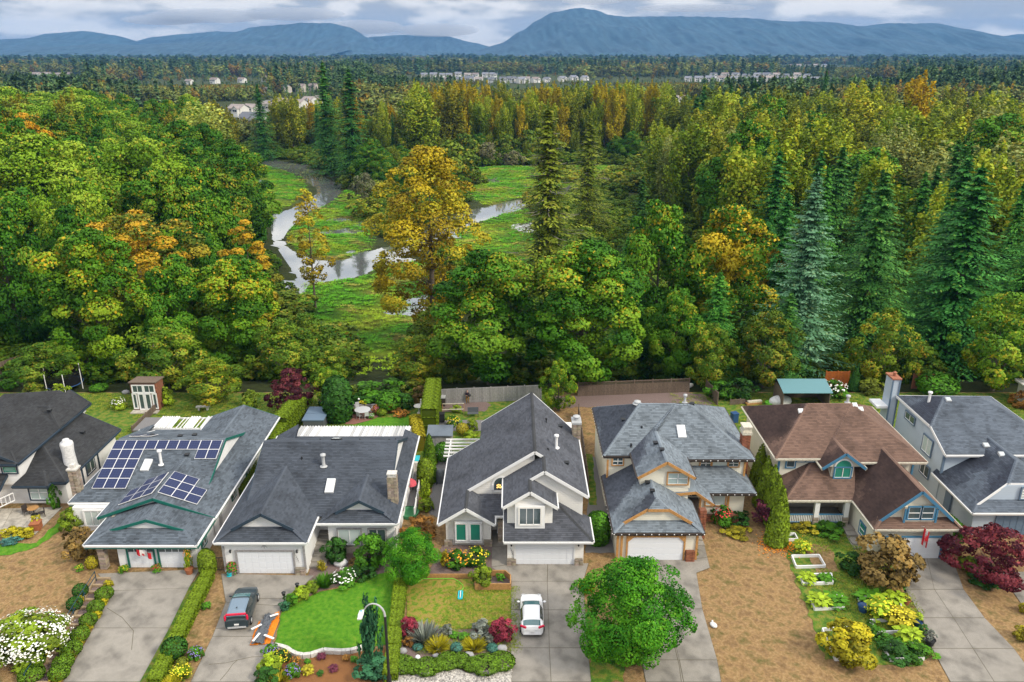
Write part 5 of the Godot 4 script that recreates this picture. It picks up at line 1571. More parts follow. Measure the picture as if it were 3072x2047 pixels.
func steps_and_rail() -> void:
	var edges := [[xz(-34.22, -55), xz(-33.12, -55)], [xz(-34.12, -54.12), xz(-33.27, -54.12)], [xz(-34.03, -53.27), xz(-33.24, -53.27)], [xz(-33.83, -52.31), xz(-32.95, -52.31)], [xz(-33.76, -51.36), xz(-32.89, -51.36)], [xz(-33.59, -50.34), xz(-32.79, -50.34)], [xz(-33.48, -49.35), xz(-32.56, -49.35)], [xz(-33.42, -48.39), xz(-32.55, -48.39)], [xz(-33.28, -47.4), xz(-32.42, -47.4)], [xz(-33.21, -46.4), xz(-32.16, -46.4)], [xz(-33.19, -45.44), xz(-32.23, -45.44)], [xz(-32.96, -44.51), xz(-31.98, -44.51)], [xz(-32.85, -43.45), xz(-31.81, -43.45)]]
	var flight := thing("garden_steps", "flight of timber-edged gravel steps beside the left driveway", "steps", xyz(edges[6][0].x, 0, edges[6][0].y))
	cur = flight
	for i in edges.size():
		var a := xyz(edges[i][0].x, 0.12, edges[i][0].y)
		var b := xyz(edges[i][1].x, 0.12, edges[i][1].y)
		var st := MB.new()
		st.bar(a, b, 0.2, 0.22)
		part(st, "timber", "timber")
		if i < edges.size() - 1:
			var t := MB.new()
			t.poly(PackedVector3Array([a - Vector3.UP * 0.08, b - Vector3.UP * 0.08, xyz(edges[i + 1][1].x, 0.04, edges[i + 1][1].y), xyz(edges[i + 1][0].x, 0.04, edges[i + 1][0].y)]), Vector3.UP)
			part(t, "tread", "soil")
			var e := MB.new()
			e.bar(a - xyz(0.12, 0.02, 0), xyz(edges[i + 1][0].x - 0.12, 0.1, edges[i + 1][0].y), 0.14, 0.22)
			part(e, "edging", "timber")
	var posts := [xz(-34.19, -54.84), xz(-33.94, -52.45), xz(-33.75, -50.47), xz(-33.48, -48.35), xz(-33.35, -46.59), xz(-33.53, -45.1), xz(-33.41, -43.45)]
	var rail := thing("hand_rail", "thin dark blue-green metal handrail down the garden steps", "handrail", xyz(posts[3].x, 0, posts[3].y))
	cur = rail
	for i in posts.size():
		var p := xyz(posts[i].x, 0, posts[i].y)
		var st := MB.new()
		st.tube([p, p + Vector3.UP * 0.98], [0.035, 0.035], 6)
		part(st, "post", "plate")
		if i < posts.size() - 1:
			for h in [0.95, 0.5]:
				var r := MB.new()
				r.tube([p + Vector3.UP * h, xyz(posts[i + 1].x, h, posts[i + 1].y)], [0.03, 0.03], 6)
				part(r, "rail", "plate")

# a fence from a to b: posts, rails and single boards
func fence(called: String, label: String, a: Vector2, b: Vector2, h: float, m: String, board_w := 0.2, lattice := false) -> Node3D:
	var o := thing(called, label, "fence", xyz((a.x + b.x) / 2, 0, (a.y + b.y) / 2))
	cur = o
	var along := xyz(b.x - a.x, 0, b.y - a.y)
	var length := along.length()
	along /= length
	var y0 := ground_height(a.x, a.y)
	y0 = minf(y0, 0.0)
	var foot := xyz(a.x, y0, a.y)
	var out := along.cross(Vector3.UP)
	var posts := int(length / 2.4) + 1
	for i in posts + 1:
		var p := foot + along * length * i / posts
		var st := MB.new()
		st.cube(p + Vector3.UP * (h + 0.12) / 2, xyz(0.12, h + 0.12, 0.12))
		part(st, "post", m)
	var body := h - (0.4 if lattice else 0.0)
	for y in [0.3, body - 0.06, h - 0.03]:
		var r := MB.new()
		r.bar(foot + Vector3.UP * y, foot + along * length + Vector3.UP * y, 0.07, 0.09)
		part(r, "rail", m)
	var count := int(length / board_w)
	for i in count:
		var p := foot + along * (i + 0.5) * length / count + out * 0.05
		var st := MB.new()
		var k := rng.randf_range(0.78, 1.0)
		var hh := body * rng.randf_range(0.99, 1.0)
		st.bar(p, p + Vector3.UP * hh, board_w - 0.012, 0.03, out, Color(k, k, k))
		part(st, "board", m)
	if lattice:
		var l := MB.new()
		for i in int(length / 0.16):
			var p := foot + along * i * 0.16 + Vector3.UP * body
			l.bar(p, p + along * 0.36 + Vector3.UP * 0.36, 0.02, 0.03, out)
			l.bar(p + along * 0.36, p + Vector3.UP * 0.36, 0.02, 0.03, out)
		part(l, "lattice", m).set_meta("kind", "stuff")
	return o

func fences() -> void:
	fence("board_fence", "pale grey board fence behind the person in the garden", xz(-8.86, -89.95), xz(3.64, -91.27), 2.0, "grey_board", 0.24)
	fence("board_fence", "weathered brown fence with a lattice top behind the silver-roofed house", xz(8.36, -92.27), xz(22.62, -93.65), 1.9, "weathered_wood", 0.17, true)
	fence("board_fence", "short weathered fence running towards the street beside the silver-roofed house", xz(24.77, -93.65), xz(25.3, -89.55), 1.7, "weathered_wood", 0.17)
	fence("board_fence", "long low wooden fence between the steep white and silver-roofed houses", xz(7.96, -86.55), xz(7.56, -69.36), 1.5, "weathered_wood", 0.17)
	fence("board_fence", "wooden fence in shade between the silver-roofed and brown-roofed houses", xz(26.42, -80.09), xz(26.26, -70.85), 1.4, "weathered_wood", 0.17)
	fence("board_fence", "weathered fence at the far left edge beyond the trampoline", xz(-73.08, -103.07), xz(-70.91, -107.49), 1.8, "weathered_wood", 0.2)
	fence("board_fence", "dark garden fence running back beside the trampoline", xz(-57.21, -90.36), xz(-58.52, -102.42), 1.6, "dark_gutter", 0.2)
	fence("board_fence", "bright orange board fence panel behind the teal shed", xz(40.79, -95.71), xz(43.8, -95.71), 2.2, "orange_board", 0.3)
	fence("board_fence", "red-brown fence panel behind the pale blue house's chimney", xz(51.89, -95.13), xz(55, -95.13), 2.0, "red_brick", 0.3)
	fence("low_fence", "low wooden rail fence behind the brown roof", xz(26.92, -89.67), xz(29.42, -90.08), 0.7, "weathered_wood", 0.3)
	fence("board_fence", "thin wooden fence between the brick garden house and the solar house", xz(-43.3, -81.84), xz(-43.19, -89.06), 0.9, "weathered_wood", 0.3)
	fence("board_fence", "low white fence beside the slate house's side yard", xz(-9.09, -64.37), xz(-9.22, -69.5), 1.0, "white_paint", 0.25)

# --- foliage
# one leaf cluster: a bent lozenge; it is shaded partly as the clump that it belongs to
func leaf(st: MB, at: Vector3, out: Vector3, nrm: Vector3, along: Vector3, length: float, width: float, col: Color) -> void:
	var side := nrm.cross(along).normalized() * width / 2
	var f := along * length / 2
	var n2 := (nrm + out * 1.7).normalized()
	if nrm.dot(out) < 0.0:
		nrm = -nrm
		n2 = (nrm + out * 1.7).normalized()
	var bend := nrm * width * 0.18
	var a := at - f - bend
	var b := at + side
	var c := at + f - bend
	var d := at - side
	var i := st.vert(a, n2, col, Vector2(0, 0))
	st.vert(b, n2, col, Vector2(0, 1))
	st.vert(c, n2, col, Vector2(1, 1))
	st.vert(d, n2, col, Vector2(1, 0))
	if (c - a).cross(b - a).dot(nrm) > 0.0:
		st.ix.append_array(PackedInt32Array([i, i + 1, i + 2, i, i + 2, i + 3]))
	else:
		st.ix.append_array(PackedInt32Array([i, i + 2, i + 1, i, i + 3, i + 2]))

func sphere_dir(g: RandomNumberGenerator) -> Vector3:
	var y := g.randf_range(-1, 1)
	var a := g.randf() * TAU
	var r := sqrt(1.0 - y * y)
	return Vector3(r * cos(a), y, r * sin(a))

# pal: [dark, mid, light, accent, share of accent, accent at the top only]
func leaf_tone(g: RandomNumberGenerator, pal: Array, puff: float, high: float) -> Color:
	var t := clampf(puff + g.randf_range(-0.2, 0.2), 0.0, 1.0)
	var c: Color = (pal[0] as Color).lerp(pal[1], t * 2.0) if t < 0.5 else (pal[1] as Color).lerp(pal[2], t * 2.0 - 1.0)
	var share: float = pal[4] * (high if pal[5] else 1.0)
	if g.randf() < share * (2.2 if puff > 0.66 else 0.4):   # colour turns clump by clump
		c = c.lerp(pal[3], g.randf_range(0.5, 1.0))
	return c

# crown of a broadleaved tree: «puffs» clumps of leaves in an egg of height h and radius r whose foot is at y = lift
func crown(seed_: int, h: float, r: float, lift: float, puffs: int, leaves: int, size: float, pal: Array, tall := 0.75, clump := 0.3, widest := 0.42, dense := 1.0) -> MB:
	var g := RandomNumberGenerator.new()
	g.seed = seed_
	var st := MB.new()
	var spots := []
	for i in puffs:
		var t := (i + 0.5) / puffs
		var rr := pow(sin(PI * pow(clampf(t, 0.02, 0.98), log(0.5) / log(widest))), 0.62)
		var a := i * 2.39996 + g.randf_range(-0.5, 0.5)
		var k := (g.randf_range(0.45, 1.0) if i % 4 else g.randf_range(0.0, 0.5)) * dense
		var pr := r * clump * g.randf_range(0.7, 1.3) * (0.55 + 0.45 * rr)
		spots.append([Vector3(cos(a) * rr * r * k, lift + h * t, sin(a) * rr * r * k), pr, g.randf(), t])
	var mid := Vector3(0, lift + h * 0.4, 0)
	for s in spots:
		var p: Vector3 = s[0]
		var pr: float = s[1]
		var away := (p - mid).normalized()
		var count := int(leaves / puffs * pr * pr / (r * clump * r * clump * 0.62))
		for k in count:
			var d := sphere_dir(g)
			if d.dot(away) < -0.35 or d.y < -0.55:
				d = (d + away * 1.2 + Vector3.UP * 0.5).normalized()
			var at := p + Vector3(d.x, d.y * tall, d.z) * pr * (1.0 - 0.45 * pow(g.randf(), 2.0))
			var nrm := (d * 0.7 + Vector3.UP * 0.55 + sphere_dir(g) * 0.75).normalized()
			var along := nrm.cross(sphere_dir(g)).normalized()
			var ls := size * g.randf_range(0.6, 1.35)
			leaf(st, at, (d + away * 0.3).normalized(), nrm, along, ls, ls * 0.75, leaf_tone(g, pal, s[2], clampf((at.y - lift) / h * 2.4 - 1.1 + s[2] * 0.3, 0.0, 1.0)))
	return st

# tall tree of ascending plumes (poplar, cottonwood, willow)
func plume_crown(seed_: int, h: float, r: float, lift: float, plumes: int, leaves: int, size: float, pal: Array, spread := 0.85) -> MB:
	var g := RandomNumberGenerator.new()
	g.seed = seed_
	var st := MB.new()
	for i in plumes:
		var a := i * 2.39996 + g.randf_range(-0.4, 0.4)
		var t0 := g.randf_range(0.0, 0.62) if i else 0.3
		var out := r * spread * sqrt(g.randf_range(0.05, 1.0)) * (1.0 - t0 * 0.55)
		var foot := Vector3(cos(a) * out * 0.45, lift + h * t0, sin(a) * out * 0.45)
		var tip := Vector3(cos(a) * out * 1.1, lift + h * minf(t0 + g.randf_range(0.22, 0.4), 1.0 - 0.12 * out / r), sin(a) * out * 1.1)
		if i == 0:
			foot = Vector3(0, lift + h * 0.45, 0)
			tip = Vector3(0, lift + h, 0)
		var tone := g.randf()
		var wide := r * g.randf_range(0.2, 0.36)
		for k in leaves / plumes:
			var t := g.randf()
			var c := foot.lerp(tip, t)
			var rad := wide * (sin(PI * clampf(0.12 + t * 0.84, 0.0, 1.0)) * 0.9 + 0.1)
			var d := sphere_dir(g)
			var at := c + d * rad * (1.0 - 0.5 * pow(g.randf(), 2.0))
			var nrm := (d + sphere_dir(g) * 0.8 + Vector3.UP * 0.2).normalized()
			var along := nrm.cross(sphere_dir(g) + Vector3(0.5, 0, 0)).normalized()
			var ls := size * g.randf_range(0.6, 1.4)
			leaf(st, at, (d + Vector3(c.x, 0, c.z) / r * 0.5).normalized(), nrm, along, ls, ls * 0.6, leaf_tone(g, pal, tone, clampf((at.y - lift) / h * 1.5 - 0.3, 0.0, 1.0)))
	return st

# conifer: whorls of drooping boughs, each a fan of sprays
func conifer_crown(seed_: int, h: float, r: float, lift: float, whorls: int, boughs: int, sprays: int, size: float, pal: Array, droop := 0.35, ragged := 0.25, lift_tip := 0.15) -> MB:
	var g := RandomNumberGenerator.new()
	g.seed = seed_
	var st := MB.new()
	for w in whorls:
		var t := (w + g.randf()) / whorls
		var y := lift + h * t
		var reach := r * pow(1.0 - t, 0.82) * (0.9 + 0.1 * sin(w * 1.7)) + size * 0.4
		if t < 0.12:
			reach *= 0.75 + t * 2.0
		for b in boughs:
			var a := b * TAU / boughs + w * 1.9 + g.randf_range(-0.35, 0.35)
			var len_ := reach * g.randf_range(1.0 - ragged * 1.6, 1.0 + ragged * 0.5)
			y = lift + h * (t + g.randf_range(-0.5, 0.5) / whorls * 2.2)
			y = clampf(y, lift, lift + h * 0.985)
			var dir := Vector3(cos(a), 0, sin(a))
			var side := Vector3(-sin(a), 0, cos(a))
			var tone := g.randf()
			var n := maxi(3, int(sprays * (0.35 + 0.65 * len_ / r)))
			for k in n:
				var s := (k + 0.5) / n
				var c := Vector3(0, y, 0) + dir * len_ * s + Vector3.UP * (-droop * len_ * s * s * 1.3 + lift_tip * len_ * s * s * s)
				var wing := (1.0 - s * 0.75) * len_ * 0.34
				for sd in [-1.0, 1.0]:
					var off: float = sd * wing * g.randf_range(0.15, 1.0)
					var at := c + side * off + Vector3.UP * (-absf(off) * 0.25 + g.randf_range(-0.15, 0.1) * size)
					var along: Vector3 = (dir * 0.75 + side * sd * 0.65 + Vector3.UP * g.randf_range(-0.8, 0.1)).normalized()
					var nrm := (Vector3.UP + dir * 0.35 + sphere_dir(g) * 0.45).normalized()
					nrm = (nrm - along * nrm.dot(along)).normalized()
					var ls := size * g.randf_range(0.7, 1.3) * (1.15 - 0.4 * s)
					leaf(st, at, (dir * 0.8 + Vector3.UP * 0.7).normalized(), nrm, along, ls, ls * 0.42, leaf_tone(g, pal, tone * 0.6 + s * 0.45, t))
	for k in 14:
		leaf(st, Vector3(0, lift + h * (0.94 + 0.005 * k), 0), Vector3.UP, sphere_dir(g), Vector3.UP, size * 1.1, size * 0.3, pal[2])
	return st

func limbs(st: MB, seed_: int, h: float, r: float, radius: float, lift: float, count: int, up := 0.55, bare := false) -> void:
	var g := RandomNumberGenerator.new()
	g.seed = seed_
	var lean := Vector3(g.randf_range(-0.3, 0.3), 0, g.randf_range(-0.3, 0.3))
	var top := Vector3(lean.x, lift + h * 0.78, lean.z)
	st.tube([Vector3(0, -0.6, 0), Vector3(0, 0.6, 0), Vector3(lean.x * 0.4, lift + h * 0.25, lean.z * 0.4), top], [radius * 1.5, radius, radius * 0.72, radius * 0.15], 7)
	for i in count:
		var t := g.randf_range(0.12, 0.75)
		var a := i * 2.4 + g.randf_range(-0.4, 0.4)
		var p := Vector3(lean.x * t * 0.8, lift + h * t * 0.75, lean.z * t * 0.8)
		var d := Vector3(cos(a), up, sin(a)).normalized()
		var len_ := r * g.randf_range(0.6, 0.95) * (1.0 - t * 0.5)
		var q := p + d * len_ * 0.5 + Vector3.UP * len_ * 0.05
		var e := p + d * len_ + Vector3.UP * len_ * 0.22
		st.tube([p, q, e], [radius * 0.4 * (1.1 - t), radius * 0.22 * (1.1 - t), radius * 0.05], 5)
		for k in (3 if bare else 1):
			var s := q.lerp(e, 0.3 * k)
			var d2 := (d + sphere_dir(g) * 0.8 + Vector3.UP * 0.3).normalized()
			st.tube([s, s + d2 * len_ * 0.4], [radius * 0.12, radius * 0.03], 4)
			if bare:
				st.tube([s + d2 * len_ * 0.2, s + d2 * len_ * 0.3 + sphere_dir(g) * len_ * 0.25], [radius * 0.07, radius * 0.02], 4)

var kinds := {}

# a kind of tree: crown and trunk meshes, drawn at real size with its height noted
func kind(called: String, height: float, radius: float, crown_mesh: MB, trunk_mesh: MB, bark := "bark") -> void:
	kinds[called] = {"h": height, "r": radius, "crown": crown_mesh.mesh(), "trunk": trunk_mesh.mesh() if trunk_mesh else null, "bark": bark}

func make_kinds() -> void:
	var maple := [Color(0.05, 0.18, 0.01), Color(0.115, 0.32, 0.014), Color(0.29, 0.48, 0.03), Color(0.72, 0.48, 0.03), 0.1, true]
	var golden_top := [Color(0.06, 0.19, 0.01), Color(0.14, 0.34, 0.015), Color(0.36, 0.5, 0.03), Color(0.9, 0.6, 0.03), 0.8, true]
	var orange := [Color(0.12, 0.2, 0.02), Color(0.34, 0.3, 0.02), Color(0.62, 0.46, 0.03), Color(0.85, 0.46, 0.03), 0.34, true]
	var yellow := [Color(0.34, 0.24, 0.015), Color(0.62, 0.45, 0.015), Color(0.85, 0.66, 0.04), Color(0.42, 0.42, 0.03), 0.3, false]
	var olive := [Color(0.12, 0.17, 0.012), Color(0.28, 0.33, 0.018), Color(0.5, 0.52, 0.04), Color(0.62, 0.5, 0.03), 0.1, false]
	var lime := [Color(0.15, 0.25, 0.01), Color(0.34, 0.45, 0.02), Color(0.58, 0.66, 0.05), Color(0.7, 0.55, 0.04), 0.08, false]
	var pale := [Color(0.22, 0.27, 0.06), Color(0.42, 0.44, 0.11), Color(0.62, 0.62, 0.22), Color(0.66, 0.5, 0.06), 0.12, false]
	var fir := [Color(0.025, 0.1, 0.025), Color(0.06, 0.22, 0.04), Color(0.17, 0.44, 0.08), Color(0.3, 0.4, 0.06), 0.04, false]
	var spruce := [Color(0.05, 0.16, 0.09), Color(0.14, 0.34, 0.19), Color(0.28, 0.52, 0.35), Color(0.3, 0.42, 0.2), 0.05, false]
	var cedar := [Color(0.08, 0.13, 0.015), Color(0.2, 0.27, 0.025), Color(0.38, 0.44, 0.05), Color(0.42, 0.36, 0.05), 0.06, false]
	var t: MB
	t = MB.new(); limbs(t, 1, 15, 7, 0.4, 3, 14)
	kind("maple", 20, 7.5, crown(101, 17.8, 6.9, 1.6, 74, 26000, 0.4, maple, 0.66, 0.29, 0.45), t)
	t = MB.new(); limbs(t, 2, 14, 7, 0.4, 3, 14)
	kind("maple_broad", 18, 8, crown(102, 16, 7.5, 1.6, 82, 26000, 0.4, maple, 0.66, 0.27, 0.48), t)
	t = MB.new(); limbs(t, 3, 16, 7, 0.4, 3, 14)
	kind("maple_golden", 22, 7.5, crown(103, 19.8, 7.0, 1.6, 76, 26000, 0.4, golden_top, 0.66, 0.29, 0.5), t)
	t = MB.new(); limbs(t, 4, 20, 11, 0.55, 6, 26, 0.6)
	kind("maple_orange", 27, 11.5, crown(104, 17, 10.5, 9.5, 66, 16000, 0.46, orange, 0.55, 0.22, 0.55, 0.98), t, "pale_bark")
	t = MB.new(); limbs(t, 5, 18, 5, 0.3, 5, 20, 0.9)
	kind("thin_maple", 24, 5, crown(105, 19, 4.5, 4.5, 44, 5600, 0.48, orange, 0.6, 0.27), t, "pale_bark")
	t = MB.new(); limbs(t, 6, 26, 8, 0.5, 7, 22, 0.7)
	kind("cottonwood_gold", 34, 10, crown(106, 29, 9.3, 4.5, 84, 24000, 0.42, yellow, 0.8, 0.25, 0.45, 0.97), t)
	t = MB.new(); limbs(t, 7, 18, 4, 0.22, 5, 22, 0.7)
	kind("young_gold", 22, 4.4, crown(107, 17, 4.0, 5, 50, 3200, 0.4, yellow, 0.8, 0.27), t)
	t = MB.new(); limbs(t, 8, 22, 6, 0.4, 6, 14, 1.0)
	kind("poplar_olive", 30, 7.5, plume_crown(108, 27, 7.2, 3, 38, 9000, 0.72, olive), t)
	t = MB.new(); limbs(t, 9, 22, 6, 0.4, 6, 14, 1.0)
	kind("poplar_lime", 30, 7.5, plume_crown(109, 27, 7.0, 3, 40, 9000, 0.72, lime), t)
	t = MB.new(); limbs(t, 10, 22, 5, 0.35, 8, 14, 1.2)
	kind("poplar_gold", 30, 5.5, plume_crown(110, 26, 5.2, 4, 30, 7000, 0.7, [Color(0.42, 0.32, 0.01), Color(0.74, 0.55, 0.012), Color(0.95, 0.75, 0.03), Color(0.45, 0.46, 0.03), 0.25, false]), t, "pale_bark")
	t = MB.new(); limbs(t, 11, 22, 7, 0.4, 3, 14, 0.9)
	kind("willow_pale", 30, 9, plume_crown(111, 28, 8.5, 2, 52, 10000, 0.66, pale), t)
	t = MB.new(); limbs(t, 12, 14, 9, 0.4, 4, 10)
	kind("ash_lime", 26, 11, crown(112, 22, 10.2, 3.5, 70, 20000, 0.5, [Color(0.1, 0.24, 0.01), Color(0.24, 0.44, 0.015), Color(0.44, 0.6, 0.05), Color(0.6, 0.5, 0.05), 0.04, false], 0.7, 0.3, 0.5), t)
	t = MB.new(); t.tube([Vector3(0, -1, 0), Vector3(0, 27, 0)], [0.5, 0.06], 7)
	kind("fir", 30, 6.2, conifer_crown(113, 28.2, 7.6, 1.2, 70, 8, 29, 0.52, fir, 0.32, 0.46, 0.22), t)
	t = MB.new(); t.tube([Vector3(0, -1, 0), Vector3(0, 26, 0)], [0.5, 0.06], 7)
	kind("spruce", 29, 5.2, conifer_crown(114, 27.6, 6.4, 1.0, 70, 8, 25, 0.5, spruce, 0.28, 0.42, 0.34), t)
	t = MB.new(); t.tube([Vector3(0, -1, 0), Vector3(0, 36.5, 0)], [0.6, 0.05], 7)
	var g := RandomNumberGenerator.new()
	g.seed = 77
	for k in 60:                              # bare grey twigs of the old cedar
		var y := 8.0 + 28.0 * g.randf()
		var a := g.randf() * TAU
		var out := 7.2 * (1.0 - y / 40.0)
		t.tube([Vector3(0, y, 0), Vector3(cos(a) * out * 0.6, y - 0.1 * out, sin(a) * out * 0.6), Vector3(cos(a) * out, y - 0.05 * out, sin(a) * out)], [0.09, 0.06, 0.03], 4)
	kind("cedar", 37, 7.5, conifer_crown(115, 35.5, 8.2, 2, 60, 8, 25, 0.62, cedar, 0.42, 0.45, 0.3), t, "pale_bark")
	t = MB.new(); limbs(t, 13, 5.4, 3.4, 0.16, 1.2, 10)
	kind("street_maple", 7.4, 3.9, crown(116, 6.7, 3.8, 0.6, 96, 27000, 0.16, [Color(0.025, 0.14, 0.005), Color(0.055, 0.27, 0.01), Color(0.16, 0.48, 0.02), Color(0.3, 0.6, 0.05), 0.03, false], 0.85, 0.29, 0.46), t)
	t = MB.new(); limbs(t, 14, 4.2, 3, 0.12, 0.6, 12)
	kind("small_tree", 6, 3, crown(117, 5.4, 2.9, 0.6, 48, 7500, 0.2, [Color(0.08, 0.18, 0.012), Color(0.19, 0.33, 0.02), Color(0.4, 0.5, 0.05), Color(0.66, 0.44, 0.05), 0.1, false], 0.7, 0.28), t)
	t = MB.new(); limbs(t, 15, 2.8, 2.5, 0.1, 0.4, 12, 0.4)
	kind("red_maple", 4.3, 3.0, crown(118, 3.8, 2.9, 0.3, 60, 7000, 0.2, [Color(0.07, 0.012, 0.025), Color(0.17, 0.025, 0.045), Color(0.36, 0.06, 0.085), Color(0.5, 0.1, 0.11), 0.2, true], 0.4, 0.25, 0.4), t)
	t = MB.new(); limbs(t, 16, 18, 5, 0.28, 5, 30, 0.9, true)
	kind("bare_tree", 22, 5, crown(119, 12, 4, 6, 12, 160, 0.4, olive), t, "pale_bark")
	kind("bush", 2.0, 1.2, crown(130, 1.9, 1.15, 0.05, 26, 1500, 0.2, [Color(0.08, 0.22, 0.01), Color(0.17, 0.38, 0.02), Color(0.36, 0.55, 0.05), Color(0.5, 0.5, 0.05), 0.06, false], 0.8, 0.36), null)
	kind("wild_bush", 4.0, 2.8, crown(131, 3.9, 2.7, 0.0, 30, 1900, 0.36, [Color(0.09, 0.16, 0.012), Color(0.2, 0.3, 0.02), Color(0.38, 0.46, 0.05), Color(0.6, 0.42, 0.04), 0.14, false], 0.75, 0.34), null)
	kind("grey_bush", 4.0, 2.8, crown(132, 3.9, 2.7, 0.0, 30, 2200, 0.28, [Color(0.17, 0.15, 0.09), Color(0.3, 0.27, 0.17), Color(0.44, 0.41, 0.27), Color(0.26, 0.3, 0.08), 0.2, false], 0.75, 0.34), null)

func tree(k: String, called: String, label: String, category: String, at: Vector3, height: float, width := 0.0, leaves := "leaf", turn := -1.0, group := "") -> Node3D:
	var d: Dictionary = kinds[k]
	var o := thing(called, label, category, at, rng.randf() * TAU if turn < 0.0 else turn, group)
	var sy: float = height / d.h
	var sx: float = width / 2.0 / d.r if width > 0.0 else sy
	o.scale = Vector3(sx, sy, sx)
	build_mesh(d.crown, "crown" if d.trunk else "foliage", M[leaves], o)
	if d.trunk:
		build_mesh(d.trunk, "trunk", M[d.bark], o)
	return o

func on_ground(x: float, z: float) -> Vector3:
	return Vector3(x, ground_height(x, z), z)

